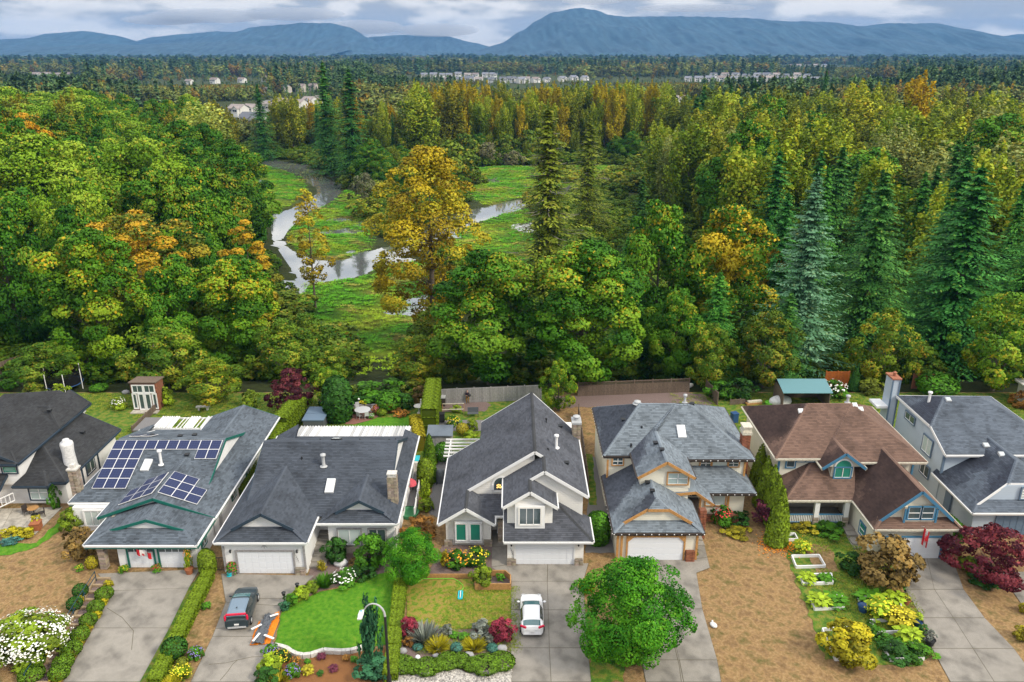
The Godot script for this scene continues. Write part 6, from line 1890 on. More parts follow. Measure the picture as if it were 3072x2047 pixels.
func make_trees() -> void:
	make_kinds()
	var grand := [
		["maple", "maple_tree", "big yellow-green maple left of the brick garden house, in front of the orange-topped maple", -57.0, -104.0, 22.0, 15.5, "leaf_warm", 0.4],
		["maple_broad", "maple_tree", "dark green round maple behind the brown garden maple", -46.5, -105.5, 18.0, 12.5, "leaf", 1.4],
		["maple", "maple_tree", "green maple with a yellowish left shoulder beside the meadow gap", -38.5, -107.0, 18.5, 14.5, "leaf_warm", 2.2],
		["maple_orange", "maple_tree", "spreading orange-topped maple with pale bare limbs above the green maples", -59.0, -122.0, 26.0, 26.0, "leaf", 0.6],
		["thin_maple", "slender_tree", "slender thin-leaved tree with two pale stems left of the river", -43.0, -126.0, 24.0, 11.0, "leaf", 2.0],
		["maple_broad", "maple_tree", "dark green maple at the left edge behind the dark-roofed house", -76.0, -116.0, 26.0, 15.0, "leaf_dark", 3.0],
		["maple", "maple_tree", "tall dark maple in the shade between the left edge and the big maple", -69.0, -124.0, 27.0, 13.0, "leaf_dark", 5.0],
		["ash_lime", "ash_tree", "light green billowing ash rising left of the orange maple", -74.0, -134.0, 29.0, 17.0, "leaf", 1.0],
		["ash_lime", "ash_tree", "broad bright green ash with a domed crown, on the upper left", -96.0, -163.0, 31.0, 27.0, "leaf", 2.4],
		["ash_lime", "ash_tree", "green ash in the middle of the left wood, behind the orange maple", -77.0, -168.0, 32.0, 24.0, "leaf", 4.0],
		["maple_broad", "maple_tree", "deep green maple between the orange maple and the left meadow", -62.0, -152.0, 26.0, 18.0, "leaf", 5.2],
		["maple_broad", "maple_tree", "olive-green maple overhanging the left river meadow", -66.0, -176.0, 27.0, 20.0, "leaf_olive", 0.2],
		["maple_orange", "maple_tree", "rust-orange maple at the left edge under the mountains", -126.0, -205.0, 29.0, 24.0, "leaf_warm", 1.9],
		["willow_pale", "willow_tree", "pale yellow-green willow in front of the left-hand roofs", -112.0, -296.0, 33.0, 34.0, "leaf_fresh", 0.0],
		["fir", "fir_tree", "lone dark fir standing at the river's upper bend", -119.0, -390.0, 37.0, 18.0, "leaf_dark", 0.3],
		["fir", "fir_tree", "taller dark fir of the pair on the inside of the river bend", -77.0, -342.0, 46.0, 22.0, "leaf", 1.2],
		["fir", "fir_tree", "right-hand dark fir of the pair on the inside of the river bend", -64.0, -328.0, 44.0, 24.0, "leaf_dark", 2.8],
		["poplar_lime", "poplar_tree", "bright lime poplar right of the two dark firs", -41.6, -372.0, 36.0, 26.0, "leaf", 1.1],
		["poplar_olive", "poplar_tree", "olive poplar leaning out behind the bright lime poplar", -30.0, -392.0, 36.0, 24.0, "leaf_olive", 0.5],
		["cottonwood_gold", "cottonwood_tree", "tall golden cottonwood with a dark trunk in the middle of the meadow gap", -13.7, -131.0, 34.0, 23.0, "leaf", 2.1],
		["young_gold", "young_cottonwood", "small thin golden tree standing before the bright bend of the river", -39.8, -154.0, 23.5, 9.5, "leaf", 0.9],
		["cedar", "cedar_tree", "tall olive cedar with bare grey twigs in the centre of the wood", 7.0, -156.0, 38.5, 25.0, "leaf", 0.5],
		["cedar", "cedar_tree", "second olive cedar, behind and right of the tall twiggy one", 21.0, -222.0, 32.0, 20.0, "leaf", 2.5],
		["fir", "fir_tree", "small dark fir between the second cedar and the golden-topped maple", 31.0, -190.0, 22.0, 10.0, "leaf_olive", 2.0],
		["maple", "maple_tree", "dark green maple behind the grey board fence, left of the big centre maple", -2.9, -97.5, 18.5, 16.0, "leaf_dark", 4.1],
		["maple", "maple_tree", "large deep green maple in the centre behind the steep grey roof", 9.2, -97.0, 19.5, 16.5, "leaf", 0.9],
		["fir", "fir_tree", "light green young fir rising right of the large centre maple", 16.5, -111.0, 22.5, 9.0, "leaf_fresh", 0.1],
		["maple_broad", "maple_tree", "green maple left of the golden-topped one", 21.5, -113.0, 27.0, 16.0, "leaf", 2.7],
		["maple_golden", "maple_tree", "round maple with a golden top beside the blue spruce", 31.5, -113.0, 27.0, 17.5, "leaf", 1.8],
		["maple_orange", "maple_tree", "low orange maple showing between the golden-topped maple and the spruce", 43.0, -134.0, 20.0, 11.0, "leaf_warm", 3.3],
		["spruce", "spruce_tree", "blue-green spruce behind the teal shed roof", 39.2, -103.0, 29.0, 14.0, "leaf", 0.0],
		["fir", "fir_tree", "dark green fir right of the blue spruce", 50.7, -109.0, 31.5, 16.5, "leaf", 0.7],
		["fir", "fir_tree", "broad deep green fir behind the pale blue house", 63.5, -109.0, 32.0, 20.0, "leaf_cool", 1.9],
		["fir", "fir_tree", "lighter fir at the right edge behind the pale blue house", 77.0, -113.0, 33.0, 18.0, "leaf_fresh", 2.9],
		["fir", "fir_tree", "bluish fir rising behind the two right-hand firs", 71.0, -126.0, 35.0, 18.0, "leaf_cool", 4.4],
		["fir", "fir_tree", "dark fir filling the gap between the spruce and the broad fir", 57.5, -122.0, 30.0, 17.0, "leaf_dark", 5.4],
		["willow_pale", "willow_tree", "pale grey-green willow standing above the golden-topped maple", 58.0, -205.0, 31.0, 15.0, "leaf", 1.7],
		["poplar_olive", "poplar_tree", "large olive poplar right of the pale willow", 76.0, -225.0, 35.0, 20.0, "leaf", 3.6],
		["poplar_lime", "poplar_tree", "yellow-green spreading poplar on the right, before the orange one", 132.0, -315.0, 39.0, 30.0, "leaf_warm", 0.8],
		["poplar_gold", "poplar_tree", "orange-gold poplar among the olive trees on the right", 160.0, -325.0, 42.0, 19.0, "leaf_warm", 2.2],
		["fir", "fir_tree", "narrow dark fir standing alone above the right-hand poplars", 176.0, -470.0, 41.0, 13.0, "leaf_dark", 1.0],
		["bare_tree", "bare_tree", "bare white-stemmed tree below the orange-gold poplar", 130.0, -255.0, 24.0, 9.0, "leaf", 0.6],
		["bare_tree", "bare_tree", "leafless grey tree at the right edge of the firs", 86.0, -118.0, 20.0, 8.0, "leaf", 2.6],
	]
	for q in grand:
		tree(q[0], q[1], q[2], "tree", on_ground(q[3], q[4]), q[5], q[6], q[7], q[8])
	small_back_trees()
	forest()
	far_forest()

func small_back_trees() -> void:
	var rows := [
		["small_tree", "garden_tree", "brown thin-leaved tree behind the teal shed", 32.8, -95.8, 10.0, 9.0, "leaf_olive"],
		["small_tree", "garden_tree", "yellow-leaved small maple behind the orange fence panel", 48.5, -97.0, 10.0, 9.0, "leaf_warm"],
		["small_tree", "garden_tree", "wide light green tree behind the pale blue house", 62.0, -94.5, 12.5, 11.5, "leaf_fresh"],
		["small_tree", "garden_tree", "olive tree at the right edge behind the blue house", 72.0, -98.0, 12.0, 9.0, "leaf_olive"],
		["small_tree", "garden_tree", "rounded brown-orange garden maple right of the brick garden house", -37.2, -90.5, 5.6, 8.0, "leaf_warm"],
		["red_maple", "plum_tree", "rounded dark purple plum tree beside the tall clipped hedge", -26.6, -88.5, 5.4, 6.0, "leaf_cool"],
		["small_tree", "garden_tree", "loose green tree between the grey fence and the meadow", -24.5, -102.0, 5.0, 6.0, "leaf"],
		["small_tree", "garden_tree", "olive tree on the near edge of the meadow gap", -31.5, -113.0, 10.0, 10.0, "leaf_dark"],
		["small_tree", "garden_tree", "dark green tree left of the meadow gap behind the purple plum", -31.5, -101.0, 8.5, 9.0, "leaf"],
		["small_tree", "garden_tree", "brown-green tree under the golden cottonwood", -10.5, -106.0, 11.0, 9.5, "leaf_olive"],
		["small_tree", "garden_tree", "copper-brown tree below the golden cottonwood, behind the green hedge", -12.5, -98.0, 6.5, 8.5, "leaf_warm"],
		["small_tree", "garden_tree", "green tree behind the trampoline at the left edge", -60.0, -95.5, 6.0, 8.0, "leaf_dark"],
		["small_tree", "garden_tree", "wide dark green tree over the brick garden house", -44.5, -95.0, 8.0, 10.0, "leaf"],
		["small_tree", "garden_tree", "yellowish tree between the purple plum and the cone-shaped tree", -22.4, -89.0, 5.0, 4.6, "leaf_fresh"],
		["small_tree", "garden_tree", "young lime tree between the maple and the chimney of the steep grey house", 5.6, -88.0, 6.5, 4.5, "leaf_fresh"],
		["small_tree", "garden_tree", "ivy-green tree over the corner of the brown fence", 25.5, -95.0, 8.5, 6.0, "leaf"],
		["fir", "young_fir", "drooping young fir right of the golden-topped maple's foot", 27.5, -101.5, 16.0, 9.0, "leaf_fresh"],
		["fir", "young_fir", "low fir under the blue spruce", 36.0, -98.5, 13.0, 8.0, "leaf"],
		["maple_broad", "maple_tree", "low maple filling the foot of the golden-topped maple", 22.0, -101.0, 13.0, 9.0, "leaf"],
	]
	for q in rows:
		tree(q[0], q[1], q[2], "tree", on_ground(q[3], q[4]), q[5], q[6], q[7])

func open_ground(p: Vector2) -> bool:
	if to_outline(p, river_outline) < 4.0:
		return true
	for m in meadows:
		if to_outline(p, m) < 3.0:
			return true
	return false

func forest() -> void:
	var g := RandomNumberGenerator.new()
	g.seed = 31
	var taken_spots := []
	var belts := [
		[Rect2(-190, -240, 120, 100), 12.0, [["maple_broad", "leaf"], ["ash_lime", "leaf"], ["maple", "leaf_dark"], ["maple_broad", "leaf_olive"]], 22.0, 30.0, "of the wood on the left bank", "trees of the left wood"],
		[Rect2(-260, -400, 130, 160), 14.0, [["ash_lime", "leaf"], ["maple", "leaf_warm"], ["maple_broad", "leaf"], ["poplar_olive", "leaf_olive"]], 22.0, 30.0, "of the wood at the upper left", "trees of the upper left wood"],
		[Rect2(-56, -470, 140, 70), 9.5, [["poplar_gold", "leaf"], ["poplar_gold", "leaf"], ["poplar_lime", "leaf"], ["poplar_olive", "leaf"], ["poplar_lime", "leaf_dark"], ["poplar_olive", "leaf_fresh"]], 22.0, 36.0, "in the row beyond the far meadow", "golden poplars beyond the meadow"],
		[Rect2(-60, -400, 120, 34), 13.0, [["poplar_olive", "leaf_dark"], ["maple_broad", "leaf_dark"], ["wild_bush", "leaf_dark"]], 8.0, 16.0, "under the golden poplars", "low trees at the far edge of the meadow"],
		[Rect2(42, -300, 120, 120), 14.5, [["poplar_olive", "leaf"], ["poplar_lime", "leaf_dark"], ["willow_pale", "leaf_dark"], ["poplar_lime", "leaf"], ["poplar_olive", "leaf_fresh"], ["maple_broad", "leaf"]], 24.0, 35.0, "of the tall wood on the right", "trees of the right wood"],
		[Rect2(70, -430, 220, 130), 17.5, [["poplar_olive", "leaf"], ["poplar_olive", "leaf_fresh"], ["poplar_lime", "leaf"], ["poplar_olive", "leaf_dark"], ["fir", "leaf_dark"]], 26.0, 36.0, "far back in the wood on the right", "trees of the far right wood"],
		[Rect2(44, -180, 90, 50), 10.0, [["fir", "leaf"], ["fir", "leaf_cool"], ["poplar_lime", "leaf"], ["fir", "leaf_fresh"], ["fir", "leaf_dark"]], 26.0, 34.0, "behind the right-hand firs", "trees behind the firs on the right"],
		[Rect2(-100, -330, 24, 50), 11.0, [["wild_bush", "leaf_warm"], ["poplar_lime", "leaf"]], 6.0, 14.0, "on the outer bank of the river bend", "trees on the outer river bank"],
		[Rect2(-130, -470, 90, 80), 14.0, [["poplar_olive", "leaf"], ["fir", "leaf_dark"], ["poplar_lime", "leaf"], ["poplar_gold", "leaf_warm"]], 18.0, 30.0, "between the river bend and the far roofs", "trees before the far roofs"],
		[Rect2(-60, -330, 48, 46), 9.0, [["poplar_olive", "leaf_dark"], ["maple_broad", "leaf_dark"], ["wild_bush", "leaf"]], 9.0, 18.0, "between the tall firs and the far meadow", "trees right of the tall firs"],
	]
	for b in belts:
		var area: Rect2 = b[0]
		var step: float = b[1]
		for j in int(area.size.y / step):
			for i in int(area.size.x / step):
				var p := Vector2(area.position.x + (i + 0.5 * (j % 2) + g.randf_range(0.1, 0.9)) * step, area.position.y + (j + g.randf_range(0.1, 0.9)) * step)
				var pick: Array = b[2][g.randi() % b[2].size()]
				var height := g.randf_range(b[3], b[4])
				var turn := g.randf() * TAU
				var fat := g.randf_range(0.85, 1.25) * (1.3 if area.position.x > 40.0 and area.position.y < -250.0 else 1.0)
				if absf(p.x) > -p.y * 0.68 + 12.0 or open_ground(p):
					continue
				var close := false
				for q in taken_spots:
					if p.distance_to(q) < step * 0.55:
						close = true
				if close:
					continue
				taken_spots.append(p)
				var d: Dictionary = kinds[pick[0]]
				var width: float = minf(height / d.h, 1.2) * d.r * 2.0 * fat if d.trunk else height * 1.3
				tree(pick[0], "fir_tree" if pick[0] == "fir" else "poplar_tree" if pick[0].begins_with("poplar") else "broadleaved_tree", b[5], "tree", on_ground(p.x, p.y), height, width, pick[1], turn, b[6])
				taken_label(get_child(-1), pick, b[5])
	var bushes := [[xz(-120.41, -419.4), xz(-117.33, -429), xz(-97.69, -381.6), xz(-126.06, -415.7), xz(-85.14, -362.1), xz(-62.86, -307.4), xz(-60.77, -323.8), xz(-52.84, -307.4), xz(-43.92, -297.3), xz(-44.56, -327.3), xz(-43.88, -270.5), xz(-44.53, -247.9), xz(-46.69, -278.9), xz(-28.9, -342), xz(-23.78, -348.4), xz(-14.92, -318.2), xz(-29.47, -307.4), xz(9.4, -270.5), xz(21.66, -323.8), xz(42, -318.2), xz(51.42, -348.4), xz(60.33, -369.4), xz(61.27, -329.6), xz(64.03, -307.4), xz(68.51, -297.3), xz(52.33, -297.3), xz(44.24, -297.3)], [xz(-11.32, -372.4), xz(0.7, -369.4), xz(67.46, -401.4), xz(69.61, -376.9), xz(76.23, -369.4), xz(-49.8, -270.5), xz(13.82, -348.4)], [xz(-44.79, -150.21), xz(-39.9, -139.46), xz(-33.96, -127.82), xz(-29.66, -121.63), xz(-32.99, -117.78), xz(-14.79, -115.94)]]
	for k in 3:
		for p in bushes[k]:
			var kd := "grey_bush" if k == 1 else "wild_bush"
			var hh := g.randf_range(3.0, 5.5) if k < 2 else g.randf_range(2.5, 4.5)
			tree(kd, "river_bush" if k < 2 else "wild_bush", ["green and yellow bush beside the river and its meadows", "grey-brown willow bush on the far meadow's edge", "wild bush on the slope between the gardens and the meadow"][k], "bush", on_ground(p.x, p.y), hh * (2.0 if k == 1 else 1.3), hh * g.randf_range(2.2, 3.4), ["leaf_warm", "leaf", "leaf"][k] if g.randf() < 0.6 else "leaf_dark", g.randf() * TAU, ["bushes by the river", "grey willow bushes", "wild bushes on the slope"][k])
	var floor_mesh: Mesh = kinds.wild_bush.crown
	var mm := MultiMesh.new()
	mm.transform_format = MultiMesh.TRANSFORM_3D
	mm.use_colors = true
	mm.mesh = floor_mesh
	var at := []
	for i in 5000:
		var z := -lerpf(97.0, 440.0, pow(g.randf(), 0.8))
		var x := g.randf_range(-1, 1) * (-z * 0.68 + 12.0)
		var p := Vector2(x, z)
		if open_ground(p) or (z > -150.0 and x > -34.0 and x < 3.0 and z < -112.0) or (z > -113.0 and x > -24.0 and x < -13.0):
			continue
		at.append(p)
	mm.instance_count = at.size()
	for i in at.size():
		var p: Vector2 = at[i]
		var s := g.randf_range(0.6, 1.25)
		if p.y > -100.0:
			s *= 0.6
		mm.set_instance_transform(i, Transform3D(Basis(Vector3.UP, g.randf() * TAU).scaled(Vector3(s * 1.3, s, s * 1.3)), on_ground(p.x, p.y)))
		mm.set_instance_color(i, Color(0.45, 0.7, 0.5).lerp(Color(0.85, 0.95, 0.6), g.randf()))
	var under := MultiMeshInstance3D.new()
	under.multimesh = mm
	under.material_override = M.leaf
	put(under, "underbrush")
	tag(under, "dense mixed underbrush covering the floor of the woods", "underbrush", "", "stuff")
	var tuft := MB.new()
	for k in 9:
		var a := k * 2.4
		var d := Vector3(cos(a), 0, sin(a))
		tuft.tri(d * 0.3 + d.rotated(Vector3.UP, 1.57) * 0.12, d * 0.75 + Vector3.UP * g.randf_range(0.4, 0.8), d * 0.3 - d.rotated(Vector3.UP, 1.57) * 0.12, Color(0.9, 1.0, 0.8).lerp(Color(0.6, 0.7, 0.5), g.randf()))
	var gm := MultiMesh.new()
	gm.transform_format = MultiMesh.TRANSFORM_3D
	gm.use_colors = true
	gm.mesh = tuft.mesh()
	var spots := []
	for m in meadows:
		var box := Rect2(m[0], Vector2.ZERO)
		for p in m:
			box = box.expand(p)
		for i in int(box.get_area() * 0.55):
			var p := Vector2(g.randf_range(box.position.x, box.end.x), g.randf_range(box.position.y, box.end.y))
			if to_outline(p, m) < 1.5 and to_outline(p, river_outline) > 0.8:
				spots.append(p)
	gm.instance_count = spots.size()
	for i in spots.size():
		var p: Vector2 = spots[i]
		var f := ground_noise.get_noise_2d(p.x * 6.0 + 300.0, p.y * 6.0)
		var c := Color(0.12, 0.37, 0.008).lerp(Color(0.36, 0.47, 0.02), clampf(f * 1.6 + 0.25 + g.randf_range(-0.2, 0.2), 0.0, 1.0))
		c = c.lerp(Color(0.45, 0.36, 0.08), smoothstep(0.22, 0.5, ground_noise.get_noise_2d(p.x * 5.0, p.y * 11.0 + 70.0) + g.randf_range(-0.1, 0.1)))
		gm.set_instance_color(i, c)
		gm.set_instance_transform(i, Transform3D(Basis(Vector3.UP, g.randf() * TAU).scaled(Vector3(1.3, g.randf_range(0.2, 0.6), 1.3)), on_ground(p.x, p.y)))
	var grass := MultiMeshInstance3D.new()
	grass.multimesh = gm
	grass.material_override = M.meadow
	put(grass, "meadow_grass")
	tag(grass, "long bright green grass of the river meadows", "grass", "", "stuff")

func taken_label(o: Node3D, pick: Array, where: String) -> void:
	var tone: String = {"leaf": "mid-toned", "leaf_warm": "warm-tinted", "leaf_dark": "dark", "leaf_cool": "bluish", "leaf_fresh": "light", "leaf_olive": "brownish-olive"}[pick[1]]
	var sort: String = {"maple_broad": "round broadleaved tree", "maple": "tall broadleaved tree", "ash_lime": "billowing green tree", "poplar_olive": "olive poplar", "poplar_lime": "lime-yellow poplar", "poplar_gold": "golden poplar", "willow_pale": "pale willow", "fir": "pointed fir", "wild_bush": "low thicket"}[pick[0]]
	o.set_meta("label", "%s %s %s" % [tone, sort, where])

func far_forest() -> void:
	var g := RandomNumberGenerator.new()
	g.seed = 47
	var broad := crown(201, 19, 6.5, 1.5, 16, 300, 2.3, [Color(0.2, 0.26, 0.06), Color(0.36, 0.42, 0.1), Color(0.6, 0.62, 0.2), Color(0.7, 0.5, 0.1), 0.1, false], 0.8, 0.4).mesh()
	var tall := plume_crown(202, 22, 5.5, 1, 12, 280, 2.2, [Color(0.25, 0.26, 0.06), Color(0.42, 0.42, 0.1), Color(0.62, 0.6, 0.18), Color(0.7, 0.5, 0.1), 0.1, false]).mesh()
	var firs := conifer_crown(203, 27, 4.6, 0.5, 13, 5, 4, 3.2, [Color(0.12, 0.22, 0.1), Color(0.22, 0.36, 0.16), Color(0.36, 0.52, 0.24), Color(0.3, 0.4, 0.2), 0.02, false]).mesh()
	var zone := FastNoiseLite.new()
	zone.seed = 8
	zone.frequency = 0.0022
	var where := [[], [], []]
	var z := -440.0
	while z > -6800.0:
		var step := maxf(8.5, -z * 0.0115)
		var n := int(-z * 1.42 / step)
		for i in n:
			var p := Vector2((i - n / 2.0 + g.randf()) * step, z + g.randf() * step)
			var conif := zone.get_noise_2d(p.x, p.y) + g.randf_range(-0.25, 0.25)
			var s := g.randf_range(0.5, 1.15)
			var turn := g.randf() * TAU
			var k := 2 if conif > 0.2 else (1 if g.randf() < 0.4 else 0)
			if in_settlement(p):
				if g.randf() < 0.72:
					continue
				s *= 0.42
			for q in settlements:             # the woods stay low where the far houses look out over them
				var c: Vector2 = q[0]
				if p.y > c.y and absf(p.x / p.y - c.x / c.y) < (q[1].x + 25.0) / -c.y:
					s = minf(s, 49.0 * (1.0 - p.y / c.y) / 27.0)
			if s < 0.14:
				continue
			var wide := maxf(1.25, step / 11.0)
			if z > -520.0 and p.x > -60.0 and p.x < 90.0:
				continue
			var tint := Color(0.72, 0.9, 0.72).lerp(Color(0.95, 1.0, 0.75), g.randf())
			var hue := zone.get_noise_2d(p.x * 3.0 + 900.0, p.y * 3.0) + g.randf_range(-0.25, 0.25)
			if k < 2 and hue > 0.27:
				tint = Color(1.0, 0.72, 0.28).lerp(Color(0.95, 0.5, 0.3), g.randf() * 0.6)
			elif k < 2 and hue < -0.1:
				tint = Color(0.62, 0.68, 0.6)
			where[k].append([Transform3D(Basis(Vector3.UP, turn).scaled(Vector3(s * wide, s * (1.12 if k == 2 else 1.0), s * wide)), Vector3(p.x, dry_height(p.x, p.y) - 0.3, p.y)), tint * g.randf_range(0.34, 0.8)])
		z -= step
	for k in 3:
		var mm := MultiMesh.new()
		mm.transform_format = MultiMesh.TRANSFORM_3D
		mm.use_colors = true
		mm.mesh = [broad, tall, firs][k]
		mm.instance_count = where[k].size()
		for i in where[k].size():
			mm.set_instance_transform(i, where[k][i][0])
			mm.set_instance_color(i, where[k][i][1])
		var o := MultiMeshInstance3D.new()
		o.multimesh = mm
		o.material_override = M.leaf_far
		put(o, ["far_broadleaf_wood", "far_poplar_wood", "far_conifer_wood"][k])
		tag(o, ["distant broadleaved woods reaching to the foot of the mountains", "distant poplars scattered through the far woods", "distant dark conifer woods below the mountains"][k], "wood", "", "stuff")

# clearings of the far woods with houses in them: centre, half size
var settlements := [
	[xz(-222.7, -686), Vector2(75, 170)], [xz(-238.4, -847.9), Vector2(40, 260)], [xz(-538.1, -1386.5), Vector2(110, 260)], [xz(-64, -1611.8), Vector2(180, 260)],
	[xz(64.43, -749.8), Vector2(50, 60)], [xz(161.54, -847.9), Vector2(30, 60)], [xz(405.4, -1490.8), Vector2(260, 190)], [xz(40.22, -1216), Vector2(90, 120)], [xz(-930.4, -1665.8), Vector2(60, 150)], [xz(1098.8, -2940.8), Vector2(150, 300)],
]

func in_settlement(p: Vector2) -> bool:
	for s in settlements:
		var d: Vector2 = (p - s[0]).abs()
		if d.x < s[1].x and d.y < s[1].y:
			return true
	return false

# --- garden plants
# leaves laid over a clipped shape: «shape» gives a point and its outward direction for two random numbers
func clipped(seed_: int, count: int, size: float, shape: Callable) -> MB:
	var g := RandomNumberGenerator.new()
	g.seed = seed_
	var st := MB.new()
	for i in count:
		var q: Array = shape.call(g.randf(), g.randf())
		var out: Vector3 = q[1]
		var nrm := (out + sphere_dir(g) * 0.7).normalized()
		var along := nrm.cross(sphere_dir(g)).normalized()
		var s := size * g.randf_range(0.6, 1.3)
		var k := g.randf_range(0.3, 1.0)
		leaf(st, q[0] - out * size * 0.5 * g.randf(), out, nrm, along, s, s * 0.7, Color(k, k, k * 0.9))
	return st

func garden_kinds() -> void:
	var grey_pal := [Color(0.3, 0.3, 0.3), Color(0.6, 0.6, 0.6), Color(0.95, 0.95, 0.95), Color(1.0, 0.85, 0.6), 0.08, false]
	kind("shrub", 2.0, 1.2, crown(301, 1.9, 1.15, 0.02, 30, 2200, 0.17, grey_pal, 0.8, 0.36), null)
	kind("loose_shrub", 2.0, 1.2, crown(302, 1.85, 1.2, 0.02, 24, 1100, 0.2, grey_pal, 0.9, 0.32), null)
	kind("plumes", 2.0, 1.0, plume_crown(303, 1.95, 1.0, 0.0, 26, 1500, 0.2, grey_pal, 0.9), null)
	kind("ball", 1.0, 0.5, clipped(304, 1100, 0.11, func(a, b):
		var e := asin(clampf(2.0 * b - 0.85, -0.9, 1.0))
		var d := Vector3(cos(e) * cos(a * TAU), sin(e), cos(e) * sin(a * TAU))
		return [Vector3(0, 0.47, 0) + d * 0.5, d]), null)
	kind("cone", 3.0, 0.8, clipped(305, 2600, 0.18, func(a, b):
		var t := 1.0 - sqrt(b)
		var r := 0.8 * pow(1.0 - t, 0.62) * (1.0 if t > 0.06 else 0.8)
		var d := Vector3(cos(a * TAU), 0.35, sin(a * TAU)).normalized()
		return [Vector3(d.x * r, t * 3.0, d.z * r), d]), null)
	kind("column", 3.0, 0.6, clipped(306, 2600, 0.18, func(a, b):
		var t: float = b
		var r := 0.6 * sqrt(clampf(1.0 - pow(absf(t - 0.42) / 0.58, 3.0), 0.02, 1.0))
		var d := Vector3(cos(a * TAU), t * 0.8 - 0.25, sin(a * TAU)).normalized()
		return [Vector3(cos(a * TAU) * r, t * 3.0, sin(a * TAU) * r), d]), null)
	kind("hedge", 1.0, 0.5, clipped(307, 1500, 0.13, func(a, b):
		var f := int(a * 100.0) % 5
		var x := fmod(a * 97.0, 1.0) - 0.5
		match f:
			0, 1: return [Vector3(x, 1.0, b - 0.5), Vector3.UP]
			2: return [Vector3(0.5, b, x), Vector3.RIGHT]
			3: return [Vector3(-0.5, b, x), Vector3.LEFT]
		return [Vector3(x, b, 0.5), Vector3.BACK]), null)
	var tuft := MB.new()
	var g := RandomNumberGenerator.new()
	g.seed = 9
	for k in 260:
		var a := g.randf() * TAU
		var r := sqrt(g.randf()) * 0.5
		var d := Vector3(cos(a), 0, sin(a))
		var tip := d * (r + 0.22) + Vector3.UP * (0.7 - r * 0.9 + g.randf_range(0, 0.3))
		var s := d.cross(Vector3.UP) * 0.045
		var c := g.randf_range(0.4, 1.0)
		tuft.tri(d * r * 0.6 + s, tip, d * r * 0.6 - s, Color(c, c, c))
	kind("tuft", 1.0, 0.6, tuft, null)
	var broad := MB.new()
	for k in 70:
		var a := g.randf() * TAU
		var h := g.randf_range(0.15, 1.0)
		var d := Vector3(cos(a), 0, sin(a))
		var c := g.randf_range(0.4, 1.0)
		leaf(broad, d * g.randf_range(0.1, 0.55) + Vector3.UP * h * 0.9, (d + Vector3.UP).normalized(), (Vector3.UP + sphere_dir(g) * 0.5).normalized(), d, 0.36, 0.26, Color(c, c, c))
	kind("leafy", 1.0, 0.6, broad, null)
	var dots := MB.new()
	var many := MB.new()
	for k in 1100:
		var d := sphere_dir(g)
		if d.y < -0.25:
			d.y = -d.y
		if k < 70:
			leaf(dots, Vector3(0, 0.48, 0) + d * g.randf_range(0.42, 0.53), d, (d + Vector3.UP * 0.6).normalized(), d.cross(sphere_dir(g)).normalized(), 0.08, 0.07, Color.WHITE)
		leaf(many, Vector3(0, 0.47, 0) + d * (0.47 + 0.05 * sin(d.x * 9.0 + d.z * 7.0) + g.randf_range(-0.04, 0.03)), d, (d + Vector3.UP * 0.6).normalized(), d.cross(sphere_dir(g)).normalized(), 0.034, 0.026, Color.WHITE)
	kind("blossoms", 1.0, 0.5, dots, null)
	kind("blossom_cloud", 1.0, 0.5, many, null)
	for q in [["leaf_green", lin(0.1, 0.3, 0.015)], ["leaf_deep", lin(0.05, 0.17, 0.02)], ["leaf_box", lin(0.14, 0.27, 0.015)], ["leaf_hedge", lin(0.24, 0.36, 0.02)], ["leaf_lemon", lin(0.56, 0.5, 0.02)], ["leaf_lime", lin(0.42, 0.6, 0.03)], ["leaf_purple", lin(0.2, 0.045, 0.08)], ["leaf_wine", lin(0.4, 0.05, 0.09)], ["leaf_silver", lin(0.34, 0.38, 0.32)], ["leaf_blue", lin(0.1, 0.3, 0.26)], ["leaf_brown", lin(0.36, 0.24, 0.07)], ["leaf_rust", lin(0.5, 0.24, 0.05)], ["leaf_plum", lin(0.19, 0.1, 0.11)], ["leaf_p_white", lin(0.85, 0.85, 0.8)], ["leaf_p_violet", lin(0.3, 0.22, 0.62)], ["leaf_p_red", lin(0.75, 0.06, 0.07)], ["leaf_p_orange", lin(0.85, 0.35, 0.03)], ["leaf_p_pink", lin(0.75, 0.2, 0.35)], ["leaf_p_yellow", lin(0.85, 0.7, 0.04)], ["leaf_ivy", lin(0.06, 0.22, 0.1)], ["leaf_olive_shrub", lin(0.24, 0.3, 0.03)], ["leaf_gold", lin(0.55, 0.48, 0.03)]]:
		leaf_mat(q[0], q[1], 0.25)

func plant(k: String, called: String, label: String, category: String, p: Vector2, height: float, width: float, leaves: String, blossom := "", group := "") -> Node3D:
	var d: Dictionary = kinds[k]
	var o := thing(called, label, category, Vector3(p.x, 0.0, p.y), rng.randf() * TAU, group)
	var f := build_mesh(d.crown, "foliage", M["leaf_" + leaves], o)
	f.scale = Vector3(width / 2 / d.r, height / d.h, width / 2 / d.r)
	if blossom:
		var b := build_mesh(kinds["blossom_cloud" if width > 5.0 else "blossoms"].crown, "blossoms", M["leaf_" + blossom], o)
		b.scale = Vector3(width * 1.02, height * 1.02, width * 1.02)
	return o

